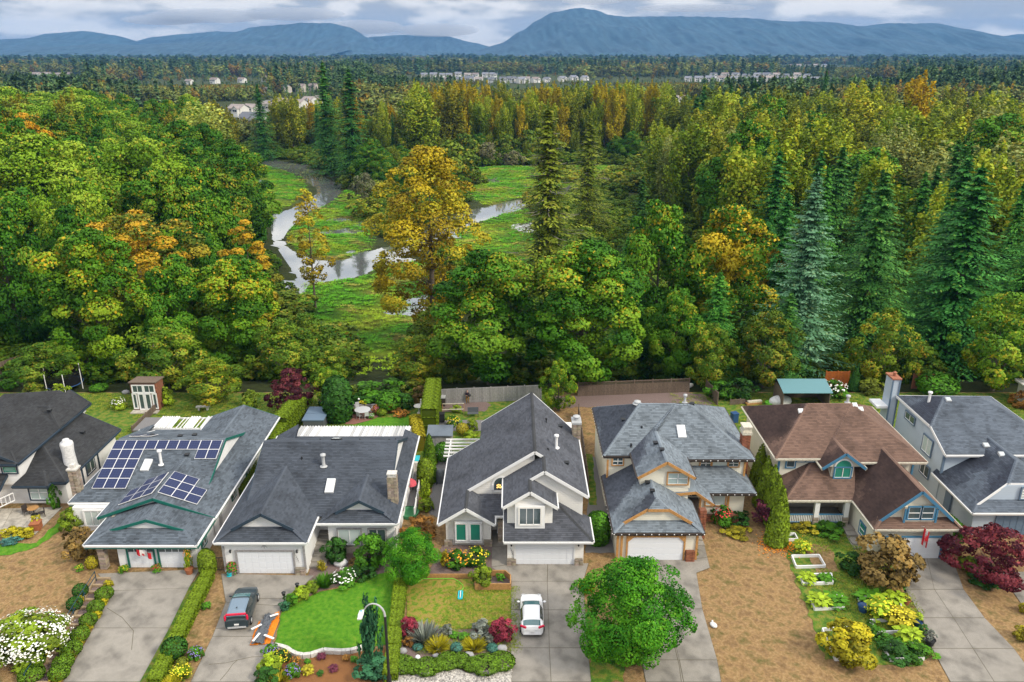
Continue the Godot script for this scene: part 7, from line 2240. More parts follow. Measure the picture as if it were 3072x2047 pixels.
# a clipped hedge from a to b, made of lengths about a metre long
func hedge(label: String, a: Vector2, b: Vector2, w: float, h: float, leaves: String, called := "hedge") -> void:
	var o := thing(called, label, "hedge", Vector3((a.x + b.x) / 2, 0, (a.y + b.y) / 2), atan2(b.x - a.x, b.y - a.y))
	var length := a.distance_to(b)
	var core := MB.new()
	core.cube(Vector3(0, h * 0.46, 0), Vector3(w * 0.86, h * 0.92, length * 0.98), Color(0.25, 0.25, 0.22))
	build(core, "stems", M["leaf_" + leaves], o)
	var mm := MultiMesh.new()
	mm.transform_format = MultiMesh.TRANSFORM_3D
	mm.mesh = kinds.hedge.crown
	var nz := maxi(1, int(length / 0.9))
	var ny := maxi(1, int(h / 1.0))
	var nx := maxi(1, int(w / 1.1))
	mm.instance_count = nz * ny * nx
	var i := 0
	for z in nz:
		for y in ny:
			for x in nx:
				var s := Vector3(w / nx, h / ny, length / nz) * Vector3(rng.randf_range(0.97, 1.06), rng.randf_range(0.98, 1.05), 1.02)
				mm.set_instance_transform(i, Transform3D(Basis().scaled(s), Vector3((x + 0.5) * w / nx - w / 2, y * h / ny, (z + 0.5) * length / nz - length / 2)))
				i += 1
	var m := MultiMeshInstance3D.new()
	m.multimesh = mm
	m.material_override = M["leaf_" + leaves]
	put(m, "foliage", o).set_meta("kind", "stuff")

func make_garden_plants() -> void:
	garden_kinds()
	var big := [
		["street_maple", "young_maple", "bright green round tree on the verge in front of the silver-roofed house", xz(8.58, -46.44), 7.6, 8.2, "leaf"],
		["street_maple", "garden_tree", "light green bushy tree between the slate house and the steep white house", xz(-8.24, -55.32), 4.3, 4.6, "leaf"],
		["red_maple", "japanese_maple", "domed dark red maple beside the pale blue house", xz(39.66, -55.58), 4.6, 7.4, "leaf"],
	]
	for q in big:
		tree(q[0], q[1], q[2], "tree", Vector3(q[3].x, 0, q[3].y), q[4], q[5], q[6])
	var rows := [
		["shrub", "flowering_shrub", "big shrub covered in white blossom at the lower left", xz(-34.71, -46.44), 3.0, 5.6, "hedge", "p_white"],
		["shrub", "shrub", "green shrub at the left corner of the solar house", xz(-39.96, -62.31), 2.2, 2.3, "hedge"],
		["loose_shrub", "feathery_shrub", "tall rusty-brown feathery shrub before the solar house's porch", xz(-37.25, -58.51), 2.6, 3.0, "brown"],
		["ball", "clipped_shrub", "yellow-green clipped topiary by the stone porch column", xz(-35.37, -56.62), 1.2, 1.1, "gold"],
		["leafy", "potted_flowers", "small pot of yellow flowers on the dry lawn", "flower pot", xz(-36.25, -56.23), 0.6, 0.7, "green", "p_yellow"],
		["ball", "clipped_shrub", "dark round box ball at the top of the handrail", xz(-34.49, -52.98), 1.1, 1.25, "deep"],
		["ball", "clipped_shrub", "dark round box ball second down the handrail", xz(-34.12, -51.36), 1.1, 1.25, "deep"],
		["ball", "clipped_shrub", "yellowish box ball tucked behind the second dark one", xz(-34.11, -52.05), 0.7, 0.7, "gold"],
		["ball", "clipped_shrub", "olive box ball under the white-flowered shrub", xz(-33.68, -45.22), 1.1, 1.3, "box"],
		["ball", "clipped_shrub", "yellow-green box ball beside the lower handrail", xz(-33.67, -46.02), 0.8, 0.9, "gold"],
		["ball", "clipped_shrub", "low wide box mound at the foot of the steps", xz(-33.32, -43.99), 0.9, 1.8, "box"],
		["leafy", "flower_pot_plant", "low leafy plant left of the left garage door", "plant", xz(-32.51, -56.1), 0.6, 0.9, "green", "p_yellow"],
		["leafy", "flower_pot_plant", "leafy plant between the two garage doors of the solar house", "plant", xz(-29.69, -56.04), 0.8, 0.8, "green", "p_red"],
		["plumes", "climbing_plant", "tall climbing plant in a terracotta pot right of the garage doors", "plant", xz(-27.05, -56.23), 2.4, 0.8, "lime", "p_orange"],
		["column", "clipped_cedar", "clipped column of cedar between the solar and slate houses", xz(-25.39, -55.97), 2.3, 1.5, "hedge"],
		["ball", "clipped_shrub", "large dark round shrub beside the long strip hedge", xz(-24.29, -46.24), 1.5, 1.9, "deep"],
		["leafy", "small_plant", "single small green plant on the dry strip by the dark car's drive", "plant", xz(-23.9, -51.48), 0.5, 0.8, "green"],
		["shrub", "flower_bed", "violet aster clump at the bottom of the dry strip", "flowers", xz(-22.7, -46.05), 0.9, 1.2, "green", "p_violet"],
		["tuft", "yellow_daylilies", "clump of yellow-edged daylilies at the bottom of the dry strip", "flowers", xz(-23.07, -44.2), 0.9, 1.6, "lime", "p_yellow"],
		["tuft", "yellow_daylilies", "second clump of daylilies right at the bottom edge", "flowers", xz(-23.44, -43.13), 0.9, 1.6, "lemon"],
		["ball", "clipped_shrub", "pale grey-green clipped mound among the daylilies", xz(-23.3, -45.11), 0.8, 0.9, "olive_shrub"],
		["shrub", "golden_bed", "bed of bright yellow foliage along the patio", "flowers", xz(-45.07, -61.4), 0.8, 1.8, "lemon"],
		["shrub", "golden_bed", "right-hand end of the bright yellow bed by the patio", "flowers", xz(-43.78, -61.4), 0.7, 1.7, "lemon"],
		["shrub", "blue_bed", "grey-blue low plants in front of the yellow patio bed", "flowers", xz(-44.54, -60.51), 0.4, 1.8, "blue"],
		["leafy", "potted_plant", "yellow plant in a brown planter on the patio", "flower pot", xz(-43.61, -62.93), 1.2, 0.9, "lemon"],
		["loose_shrub", "climbing_rose", "upright green plant against the dark house's bay window", "plant", xz(-43.51, -66.02), 2.6, 1.2, "green"],
		["shrub", "round_shrub", "dark rounded shrub beside the entry steps of the slate house", xz(-15.05, -57.69), 2.2, 2.2, "deep"],
		["shrub", "round_shrub", "large green shrub under the slate house's right window", xz(-11.94, -57.15), 2.9, 3.1, "green"],
		["plumes", "ornamental_grass", "straw-yellow grass by the foot of the entry steps", "plant", xz(-15.94, -56.23), 1.1, 0.9, "gold"],
		["tuft", "fern", "bright green fern clump at the corner of the slate house's bed", "plant", xz(-15.28, -54.32), 1.3, 1.7, "green"],
		["loose_shrub", "low_shrub", "low mixed green shrub behind the white boulder's bed", xz(-13.75, -54.82), 0.9, 2.4, "green", "p_white"],
		["loose_shrub", "low_shrub", "low deep green shrub at the back edge of the green lawn", xz(-12.47, -55.58), 1.0, 2.6, "deep"],
		["loose_shrub", "low_shrub", "brownish low shrub beside the white boulder", xz(-13.35, -56.88), 0.8, 1.2, "brown"],
		["shrub", "edging_shrub", "yellow-green spilling shrub at the top of the lawn's edge", xz(-16.2, -53.59), 0.8, 1.3, "hedge"],
		["shrub", "edging_shrub", "yellowish spilling shrub in the middle of the lawn's edge", xz(-16.84, -52.75), 0.9, 1.5, "lime"],
		["shrub", "edging_shrub", "green spilling shrub low on the lawn's edge", xz(-17.42, -52.05), 0.8, 1.3, "green"],
		["shrub", "edging_shrub", "blue-green spilling shrub at the near end of the lawn's edge", xz(-17.76, -51.36), 0.7, 0.9, "ivy"],
		["loose_shrub", "red_brown_shrub", "red-brown shrub above the light green bushy tree", xz(-8.35, -61.4), 1.9, 3.2, "rust"],
		["plumes", "weeping_spruce", "narrow blue-green weeping spruce beside the street lamp", "tree", xz(-9.88, -45.11), 6.4, 1.9, "ivy"],
		["shrub", "ivy_skirt", "spreading ivy-green skirt at the foot of the weeping spruce", xz(-9.79, -44.56), 1.1, 2.6, "ivy"],
		["leafy", "potted_flowers", "pot of red and white flowers beside the slate house's garage", "flower pot", xz(-23.29, -55.71), 1.3, 1.0, "green", "p_red"],
		["shrub", "violet_asters", "violet asters at the corner of the white curved kerb", "flowers", xz(-17.44, -46.39), 0.8, 1.2, "green", "p_violet"],
		["shrub", "lime_shrub", "lime-yellow rounded shrub at the bottom edge by the drive", xz(-17.01, -45.07), 1.0, 1.7, "lime"],
		["shrub", "violet_asters", "violet asters right of the lime-yellow shrub", "flowers", xz(-15.3, -44.29), 0.9, 1.2, "green", "p_violet"],
		["loose_shrub", "mixed_flowers", "green perennials behind the lime-yellow shrub", "flowers", xz(-16.51, -45.73), 0.8, 1.4, "deep", "p_yellow"],
		["loose_shrub", "mixed_flowers", "orange-flowered perennials beside the bark", "flowers", xz(-15.41, -45.36), 0.6, 0.9, "brown", "p_orange"],
		["shrub", "mixed_flowers", "dark green low shrub at the very bottom by the drive", "flowers", xz(-16.93, -43.88), 0.9, 1.8, "deep"],
		["tuft", "mixed_flowers", "pale yellow-green grass at the bottom of the bark bed", "flowers", xz(-16.07, -43.74), 0.8, 1.6, "gold"],
		["leafy", "bark_bed_plant", "small dark purple plant high in the bark bed", "plant", xz(-13.67, -45.98), 0.4, 0.7, "purple"],
		["leafy", "bark_bed_plant", "small dark purple plant low in the bark bed", "plant", xz(-12.57, -44.79), 0.4, 0.7, "purple"],
		["leafy", "bark_bed_plant", "yellow-green tuft at the left of the bark bed", "plant", xz(-14.33, -44.58), 0.5, 0.9, "gold"],
		["leafy", "bark_bed_plant", "small green plant just under the white kerb", "plant", xz(-14.56, -45.51), 0.3, 0.5, "green"],
		["leafy", "bark_bed_plant", "small reddish plant at the right of the bark bed", "plant", xz(-11.89, -45.84), 0.4, 0.6, "rust"],
		["leafy", "bark_bed_plant", "small green plant near the weeping spruce's skirt", "plant", xz(-11.25, -45.69), 0.4, 0.6, "green"],
		["leafy", "bark_bed_plant", "tiny green plant at the bottom middle of the bark bed", "plant", xz(-13.4, -44.36), 0.35, 0.5, "deep"],
		["loose_shrub", "tall_flowers", "tall green flower bed under the green-blinded windows", "flowers", xz(-4.64, -56.88), 1.5, 2.3, "green", "p_orange"],
		["loose_shrub", "tall_flowers", "right half of the tall flower bed under the green-blinded windows", "flowers", xz(-3.04, -57.15), 1.6, 2.2, "green", "p_yellow"],
		["shrub", "variegated_shrub", "yellow-green spotted shrub in the timber planter", xz(-2.46, -54.45), 1.7, 1.9, "hedge"],
		["leafy", "small_plant", "small green plant in the right corner of the timber planter", "plant", xz(-0.94, -54.94), 0.7, 0.8, "green"],
		["plumes", "brown_shrub", "yellow-brown shrub left of the flower bed", xz(-5.71, -57.15), 1.4, 1.3, "gold"],
		["shrub", "barberry", "dark red barberry at the left of the soil bed", xz(-7.65, -48.49), 1.5, 1.5, "wine"],
		["tuft", "blue_green_shrub", "wide grey-green broom right of the left barberry", xz(-6.48, -47.97), 1.6, 2.3, "silver"],
		["loose_shrub", "lavender", "small grey-green lavender below the weedy lawn", xz(-4.87, -48.42), 0.9, 1.0, "silver"],
		["loose_shrub", "lavender", "wide silver-grey lavender below the weedy lawn", xz(-2.27, -48.42), 1.1, 2.1, "silver"],
		["shrub", "barberry", "dark red barberry at the right of the soil bed by the white car's drive", xz(-0.76, -48.12), 1.6, 2.0, "wine"],
		["tuft", "golden_conifer", "bright yellow tuft at the left of the soil bed", xz(-5.43, -47.09), 0.9, 1.9, "lemon"],
		["tuft", "golden_conifer", "bright yellow tuft at the right of the soil bed", xz(-2.78, -47.09), 0.9, 1.8, "lemon"],
		["ball", "fescue", "teal fescue cushion at the left of the soil bed", "plant", xz(-6.88, -46.94), 0.4, 0.8, "blue"],
		["ball", "fescue", "teal fescue cushion in the middle of the soil bed", "plant", xz(-4.04, -46.87), 0.5, 0.95, "blue"],
		["ball", "fescue", "teal fescue cushion at the right of the soil bed", "plant", xz(-1.43, -46.8), 0.5, 0.9, "blue"],
		["leafy", "green_cushion", "bright green cushion left of the bed's middle", "plant", xz(-4.33, -48.19), 0.4, 0.8, "green"],
		["leafy", "green_cushion", "bright green cushion right of the bed's middle", "plant", xz(-3.52, -48.04), 0.4, 0.9, "green"],
		["loose_shrub", "rusty_plant", "rusty low plant at the left edge of the soil bed", "plant", xz(-7.61, -47.45), 0.6, 1.1, "rust"],
		["plumes", "silver_plant", "silver upright plant above the right fescue", "plant", xz(-1.62, -47.52), 0.8, 0.8, "silver"],
		["column", "clipped_shrub", "tall egg-shaped clipped shrub between the steep and silver-roofed houses", xz(7.59, -60.51), 3.0, 2.3, "green"],
		["tuft", "yellow_lilies", "yellow-leaved lilies behind the bright green verge tree", "flowers", xz(6.04, -53.59), 1.3, 1.6, "lemon"],
		["loose_shrub", "rose_bush", "green rose bush before the silver-roofed house's lower window", xz(19.37, -63.25), 1.9, 2.0, "green", "p_red"],
		["loose_shrub", "low_shrub", "deep green shrub at the brick corner of the silver-roofed house", xz(20.94, -63.56), 1.0, 2.4, "deep"],
		["loose_shrub", "low_shrub", "yellowing weeds along the silver-roofed house's lawn", xz(20.28, -61.7), 0.4, 2.6, "gold"],
		["plumes", "small_conifer", "narrow brown-green shrub beside the brick garage corner", xz(15.79, -58.1), 0.9, 0.6, "olive_shrub"],
		["plumes", "purple_shrub", "straggling purple-leaved shrub beside the row of cedars", xz(23.5, -63.25), 2.6, 3.4, "purple"],
		["shrub", "brown_bush", "big bronze-brown bush before the brown-roofed house's garage", xz(30.61, -54.82), 4.2, 5.2, "brown"],
		["loose_shrub", "low_shrub", "dark green shrub left of the bronze-brown bush", xz(28.56, -56.36), 1.6, 2.6, "deep"],
		["shrub", "yellow_bush", "round bright yellow bush on the dry lawn", xz(24.09, -46.24), 2.7, 4.0, "lemon"],
		["loose_shrub", "squash_vines", "sprawling green squash vines below the railed porch", "plant", xz(28.57, -62.01), 0.9, 3.4, "green"],
		["loose_shrub", "squash_vines", "yellowing squash vines at the left of the railed porch", "plant", xz(26.71, -62.62), 0.7, 2.8, "gold"],
		["leafy", "vegetables", "yellowing bean plants beside the first white bed", "plant", xz(25.23, -58.79), 1.2, 1.6, "lime", "p_yellow"],
		["leafy", "vegetables", "bright green vegetables filling the second white bed", "plant", xz(24.26, -54.82), 0.6, 1.6, "lime"],
		["leafy", "vegetables", "bright green vegetables at the right end of the second white bed", "plant", xz(25.87, -54.94), 0.5, 1.4, "green"],
		["leafy", "vegetables", "leafy greens at the left of the third white bed", "plant", xz(24.23, -51.94), 0.8, 2.0, "lime"],
		["leafy", "vegetables", "leafy greens at the right of the third white bed", "plant", xz(25.43, -51.94), 0.8, 2.0, "green"],
		["leafy", "sunflowers", "tall yellow-flowered plants in the middle of the kitchen garden", "plant", xz(28.36, -50.36), 1.6, 2.4, "lime", "p_yellow"],
		["leafy", "sunflowers", "yellow-flowered plants on the right of the kitchen garden", "plant", xz(29.43, -49.49), 1.4, 2.2, "gold", "p_yellow"],
		["leafy", "vegetables", "green plants along the far bed of the kitchen garden", "plant", xz(28.39, -52.17), 0.8, 2.6, "green"],
		["leafy", "vegetables", "green plants beside the potted plants of the kitchen garden", "plant", xz(30.2, -52.17), 0.8, 1.8, "lime"],
		["loose_shrub", "vegetables", "deep green plants in the nearest bed of the kitchen garden", "plant", xz(27.81, -46.24), 0.9, 3.0, "deep"],
		["loose_shrub", "vegetables", "green plants right of the nearest bed", "plant", xz(29.14, -46.44), 0.8, 2.6, "green"],
		["loose_shrub", "vegetables", "green vines right of the yellow bush", "plant", xz(26.95, -48.44), 0.7, 2.0, "green"],
		["leafy", "vegetables", "green plants in the middle right of the kitchen garden", "plant", xz(29.23, -47.83), 1.0, 2.0, "lime"],
		["leafy", "potted_plant", "pot plant nearest the garage along the right-hand drive", "flower pot", xz(31.34, -53.35), 0.8, 0.7, "green"],
		["leafy", "potted_plant", "second pot plant along the right-hand drive", "flower pot", xz(31.1, -52.17), 0.7, 0.8, "olive_shrub", "p_yellow"],
		["leafy", "potted_plant", "pot plant in the middle of the row along the right-hand drive", "flower pot", xz(30.91, -49.71), 1.0, 0.7, "lime"],
		["loose_shrub", "potted_plant", "grey pot plant at the near end of the row along the right-hand drive", "flower pot", xz(30.76, -47.63), 1.1, 0.9, "silver"],
		["leafy", "potted_plant", "dark pot plant before the grey one along the right-hand drive", "flower pot", xz(30.76, -48.65), 0.7, 0.8, "deep"],
		["shrub", "skirt_shrub", "green shrub under the dark red maple", xz(38.5, -56.36), 1.1, 2.2, "hedge"],
		["shrub", "skirt_shrub", "dark green mound below the dark red maple", xz(38.62, -54.57), 0.8, 2.4, "deep"],
		["shrub", "golden_shrub", "yellow-green shrub cut by the right edge of the picture", xz(37.89, -48.03), 1.0, 1.4, "gold"],
		["shrub", "golden_shrub", "small yellow shrub higher on the right edge of the picture", xz(39.8, -51.03), 0.8, 0.9, "gold"],
		["loose_shrub", "banana_plant", "bright lime banana plant behind the dark-roofed house", "plant", xz(-56.02, -90.36), 2.4, 3.0, "lime"],
		["loose_shrub", "round_shrub", "green shrub at the left edge behind the dark-roofed house", xz(-65.05, -95.13), 2.2, 3.4, "green"],
		["loose_shrub", "round_shrub", "olive shrub between the trampoline and the dark roof", xz(-60.49, -93.03), 1.8, 3.4, "olive_shrub"],
		["ball", "clipped_mound", "flat deep green mound on the lawn left of the brick garden house", xz(-53.03, -94), 0.9, 2.4, "green"],
		["loose_shrub", "round_shrub", "pale green shrub before the brick garden house", xz(-47.83, -88.44), 1.5, 2.0, "lime", "p_white"],
		["loose_shrub", "lime_shrub", "lime-green shrub at the right of the brick garden house", xz(-42.57, -89.71), 2.3, 2.2, "lime"],
		["loose_shrub", "round_shrub", "yellow-green shrub between the brown and purple garden trees", xz(-32, -89.07), 2.2, 2.2, "hedge"],
		["column", "columnar_cedar", "dark cone-shaped tree beside the hot tub", "tree", xz(-20.47, -85.49), 5.6, 3.6, "deep"],
		["shrub", "pink_flowers", "pink flowers right of the tall clipped hedge", "flowers", xz(-23.18, -89.34), 1.2, 1.4, "deep", "p_pink"],
		["shrub", "pink_flowers", "pink geraniums left of the patio table", "flowers", xz(-18.93, -87.19), 0.7, 0.9, "green", "p_pink"],
		["shrub", "red_flowers", "coral flowers at the right of the brick patio", "flowers", xz(-16.36, -87), 1.2, 1.1, "rust", "p_pink"],
		["leafy", "yellow_shrub", "yellow shrub behind the patio table", xz(-18.13, -89.14), 0.9, 1.3, "lemon"],
		["ball", "round_shrub", "round green shrub right of the brick patio", xz(-14.97, -88.06), 2.4, 3.2, "green"],
		["ball", "round_shrub", "small clipped ball at the edge of the garden lawn", xz(-15.57, -86.62), 0.9, 1.3, "hedge"],
		["shrub", "round_shrub", "olive shrub between the round shrub and the bird bath", xz(-13.05, -88.55), 2.0, 2.4, "deep"],
		["loose_shrub", "red_shrub", "low rust-red shrub along the garden lawn", xz(-14.59, -87.77), 0.9, 2.4, "rust"],
		["loose_shrub", "red_flowers", "orange-red flowers along the garden lawn", "flowers", xz(-13.21, -86.62), 0.6, 1.8, "rust", "p_orange"],
		["loose_shrub", "brown_shrub", "brown-gold shrub behind the bird bath", xz(-11.25, -90.35), 2.2, 2.6, "brown"],
		["leafy", "white_flowers", "white flowers in front of the brick patio", "flowers", xz(-16.75, -85.87), 0.6, 0.9, "green", "p_white"],
		["loose_shrub", "back_growth", "bright green growth behind the patio wall", xz(-18.5, -91.8), 1.8, 5.0, "green"],
		["loose_shrub", "back_growth", "bright green growth behind the round shrub", xz(-15.17, -92.43), 2.2, 5.0, "green"],
		["loose_shrub", "back_growth", "yellow-green growth left of the patio wall", xz(-19.79, -91.8), 1.6, 3.0, "hedge"],
		["loose_shrub", "back_growth", "mixed growth behind the bird bath", xz(-12.59, -92.43), 2.0, 3.6, "olive_shrub"],
		["ball", "golden_ball", "golden ball-shaped shrub below the vegetable frames", xz(-5.65, -81.65), 1.4, 1.5, "gold"],
		["shrub", "green_shrub", "green shrub right of the golden ball", xz(-4.61, -82.74), 1.3, 1.5, "hedge"],
		["loose_shrub", "lime_plants", "lime-green plants beside the pergola", "plant", xz(-4.76, -80.85), 0.8, 1.9, "lime"],
		["loose_shrub", "vegetables", "vegetables under the wooden frames", "plant", xz(-6.89, -83.85), 1.2, 1.8, "green", "p_yellow"],
		["loose_shrub", "vegetables", "vegetables at the back of the wooden frames", "plant", xz(-6.77, -87.63), 0.9, 1.5, "lime"],
		["ball", "green_block", "bright green clipped block beside the small grey shed", xz(-7.32, -75.38), 2.2, 2.1, "green"],
		["cone", "clipped_cedar", "farthest clipped cedar beside the steep white house", "tree", xz(-8.67, -74.69), 3.6, 1.9, "box"],
		["cone", "clipped_cedar", "middle clipped cedar beside the steep white house", "tree", xz(-8.22, -71.14), 3.8, 1.7, "box"],
		["column", "clipped_cedar", "nearest clipped cedar beside the steep white house", "tree", xz(-8.65, -70.09), 3.2, 1.7, "hedge"],
		["plumes", "lime_cypress", "feathery lime cypress in front of the clipped cedars", "tree", xz(-8.31, -66.7), 2.8, 1.5, "lime"],
		["shrub", "round_shrub", "round green shrub under the lime cypress", xz(-8.16, -65.75), 1.1, 1.6, "hedge"],
		["loose_shrub", "back_growth", "green growth behind the short weathered fence", xz(26.02, -92.03), 2.2, 4.0, "green"],
		["loose_shrub", "back_growth", "deep green growth left of the teal shed", xz(28.69, -92.03), 2.6, 4.2, "deep"],
		["loose_shrub", "back_growth", "green growth right of the teal shed", xz(40.42, -92.03), 2.2, 3.6, "green", "p_white"],
		["cone", "columnar_cedar", "dark columnar cedar right of the orange fence panel", "tree", xz(44.03, -94.36), 3.2, 1.9, "deep"],
		["shrub", "back_growth", "olive growth right of the dark columnar cedar", xz(45.68, -93.48), 1.8, 3.4, "olive_shrub"],
		["ball", "round_shrub", "broad round green shrub behind the pale blue house's ridge", xz(53.74, -92.62), 3.0, 5.2, "green"],
		["loose_shrub", "red_shrub", "reddish shrub at the far right behind the pale blue house", xz(62.38, -89.07), 2.0, 3.0, "rust"],
	]
	for q in rows:
		var c: String = q[3] if q[3] is String else "shrub"
		var k := 4 if q[3] is String else 3
		plant(q[0], q[1], q[2], c, q[k], q[k + 1], q[k + 2], q[k + 3], q[k + 4] if q.size() > k + 4 else "")
	for p in [xz(-32.41, -52.62), xz(-32.31, -51.01), xz(-32.11, -49.48), xz(-31.96, -47.95), xz(-31.75, -46.43), xz(-31.68, -45.1), xz(-31.44, -44.1)]:
		plant("ball", "step_box_ball", "olive clipped box ball along the right side of the garden steps", "shrub", p, 1.05, rng.randf_range(1.3, 1.5), "box", "", "box balls along the steps")
	for p in [xz(-32.86, -54.16), xz(-32.21, -51.91), xz(-31.97, -50.4), xz(-32.02, -48.9), xz(-31.85, -47.46), xz(-31.76, -45.96), xz(-31.53, -43.83)]:
		plant("shrub", "yellow_edging", "yellow edging plant between the box balls and the driveway", "flowers", p, 0.55, 0.85, "lemon", "", "yellow edging plants by the driveway")
	for q in [[xz(-7.75, -44.99), 1.9], [xz(-6.96, -44.79), 1.4], [xz(-5.96, -44.79), 1.9], [xz(-5.19, -44.99), 1.3], [xz(-4.56, -45.33), 1.8], [xz(-3.65, -45.4), 1.5], [xz(-2.83, -44.99), 1.4], [xz(-1.85, -44.99), 2.2], [xz(-0.73, -45.33), 2.0]]:
		plant("ball", "clipped_mound", "clipped green mound in the row above the gravel strip", "shrub", q[0], 0.75, q[1], "box", "", "clipped mounds above the gravel")
	for q in [[xz(24.39, -69.36), 5.2], [xz(24.12, -66.53), 5.4], [xz(24.35, -65.18), 5.2], [xz(24.11, -63.25), 5.2], [xz(23.98, -61.7), 5.0], [xz(23.35, -60.22), 4.6]]:
		plant("cone", "cedar_screen", "tall green cedar in the row between the silver-roofed and brown-roofed houses", "tree", q[0], q[1], 2.4, "hedge", "", "cedars between two houses")
	hedge("low strip hedge running down between two driveways", xz(-25.05, -55.32), xz(-24.42, -43.13), 1.0, 0.8, "hedge")
	hedge("low hedge between the green lawn and the weedy lawn", xz(-9.06, -54.32), xz(-8.39, -43.69), 1.0, 0.8, "hedge")
	hedge("tall clipped hedge beside the purple plum tree", xz(-25.98, -80.56), xz(-25.25, -86.24), 1.8, 2.6, "hedge")
	hedge("lower clipped hedge at the near end of the tall one", xz(-26.18, -76.7), xz(-25.82, -80.56), 1.6, 2.0, "hedge")
	hedge("tall clipped hedge right of the bird bath", xz(-9.38, -81.57), xz(-9.66, -90.56), 1.8, 3.2, "hedge")
	hedge("lower clipped hedge beside the slate house's patio roof", xz(-10.02, -77.48), xz(-11.14, -82.79), 1.3, 1.9, "gold")
	hedge("low dark hedge behind the patio wall", xz(-20, -89.74), xz(-16.23, -89.85), 0.8, 1.0, "deep")
	hedge("dark hedge between the brown-roofed and pale blue houses", xz(38.97, -63.23), xz(39.47, -60.08), 1.2, 1.6, "green")
	hedge("thin hedge along the solar house's right wall", xz(-26.5, -67.5), xz(-27.13, -76.78), 0.8, 1.2, "hedge")
	var lf := MB.new()
	for i in 500:
		var p: Vector2 = xz(23.51, -59.93)
		var q := p + Vector2(rng.randfn(0, 0.9), rng.randfn(0, 0.7))
		leaf(lf, Vector3(q.x, 0.05, q.y), Vector3.UP, (Vector3.UP + sphere_dir(rng) * 0.3).normalized(), Vector3.RIGHT.rotated(Vector3.UP, rng.randf() * TAU), 0.14, 0.12, Color(1, rng.randf_range(0.6, 1.0), 0.6))
	var o := build(lf, "fallen_leaves", M.leaf_p_orange)
	tag(o, "fallen orange-yellow leaves under the row of cedars", "leaves", "", "stuff")
	grass_cover("lawn_blades", "short weedy grass of the front lawns and kitchen garden", [[Rect2(-7, -54, 7.5, 7.5), 1700], [Rect2(25, -62, 7, 15), 1700], [Rect2(-75, -93, 52, 14), 5000], [Rect2(20, -93, 50, 14), 4000]], Color(0.1, 0.24, 0.01), Color(0.4, 0.42, 0.04), 0.12)

func grass_cover(called: String, label: String, areas: Array, a: Color, b: Color, h: float) -> void:
	var g := RandomNumberGenerator.new()
	g.seed = 19
	var st := MB.new()
	for k in 12:
		var an := g.randf() * TAU
		var d := Vector3(cos(an), 0, sin(an))
		var c := g.randf_range(0.6, 1.0)
		st.tri(d * 0.16 + d.cross(Vector3.UP) * 0.03, d * 0.28 + Vector3.UP * g.randf_range(0.6, 1.0), d * 0.16 - d.cross(Vector3.UP) * 0.03, Color(c, c, c))
	var at := []
	for r in areas:
		for i in r[1]:
			var p := Vector2(g.randf_range(r[0].position.x, r[0].end.x), g.randf_range(r[0].position.y, r[0].end.y))
			if ground_noise.get_noise_2d(p.x * 12.0, p.y * 12.0) > -0.15:
				at.append(p)
	var mm := MultiMesh.new()
	mm.transform_format = MultiMesh.TRANSFORM_3D
	mm.use_colors = true
	mm.mesh = st.mesh()
	mm.instance_count = at.size()
	for i in at.size():
		mm.set_instance_transform(i, Transform3D(Basis(Vector3.UP, g.randf() * TAU).scaled(Vector3(1.2, h * g.randf_range(0.5, 1.3), 1.2)), Vector3(at[i].x, -0.01, at[i].y)))
		mm.set_instance_color(i, a.lerp(b, g.randf()))
	var o := MultiMeshInstance3D.new()
	o.multimesh = mm
	o.material_override = M.meadow
	put(o, called)
	tag(o, label, "grass", "", "stuff")

# --- things in the gardens and on the drives
func v3(p: Vector2, y := 0.0) -> Vector3:
	return xyz(p.x, y, p.y)

# a thing of several plain parts: [name, material, shape maker]; the shapes are in the thing's own axes
func assemble(called: String, label: String, category: String, at: Vector3, turn: float, pieces: Array, group := "") -> Node3D:
	var o := thing(called, label, category, at, turn, group)
	for q in pieces:
		var st := MB.new()
		for s in q[2]:
			match s[0]:
				"box": st.cube(s[1], s[2])
				"bar": st.bar(s[1], s[2], s[3], s[4], Vector3.UP if absf((s[2] - s[1]).normalized().y) < 0.95 else Vector3.BACK)
				"rod": st.tube([s[1], s[2]], [s[3], s[3]], 7)
				"turn": st.lathe(s[1], s[2], 16)
				"ball": st.ball(s[1], s[2], 12, 8)
		build(st, q[0], M[q[1]], o)
	return o

func board_bed(called: String, label: String, p: Array, m: String, h := 0.28, bw := 0.1) -> void:
	var mid := Vector2.ZERO
	for q in p:
		mid += q / p.size()
	var o := thing(called, label, "garden bed", v3(mid))
	cur = o
	for i in p.size():
		var st := MB.new()
		st.bar(v3(p[i], h / 2), v3(p[(i + 1) % p.size()], h / 2), bw, h)
		part(st, "board", m)

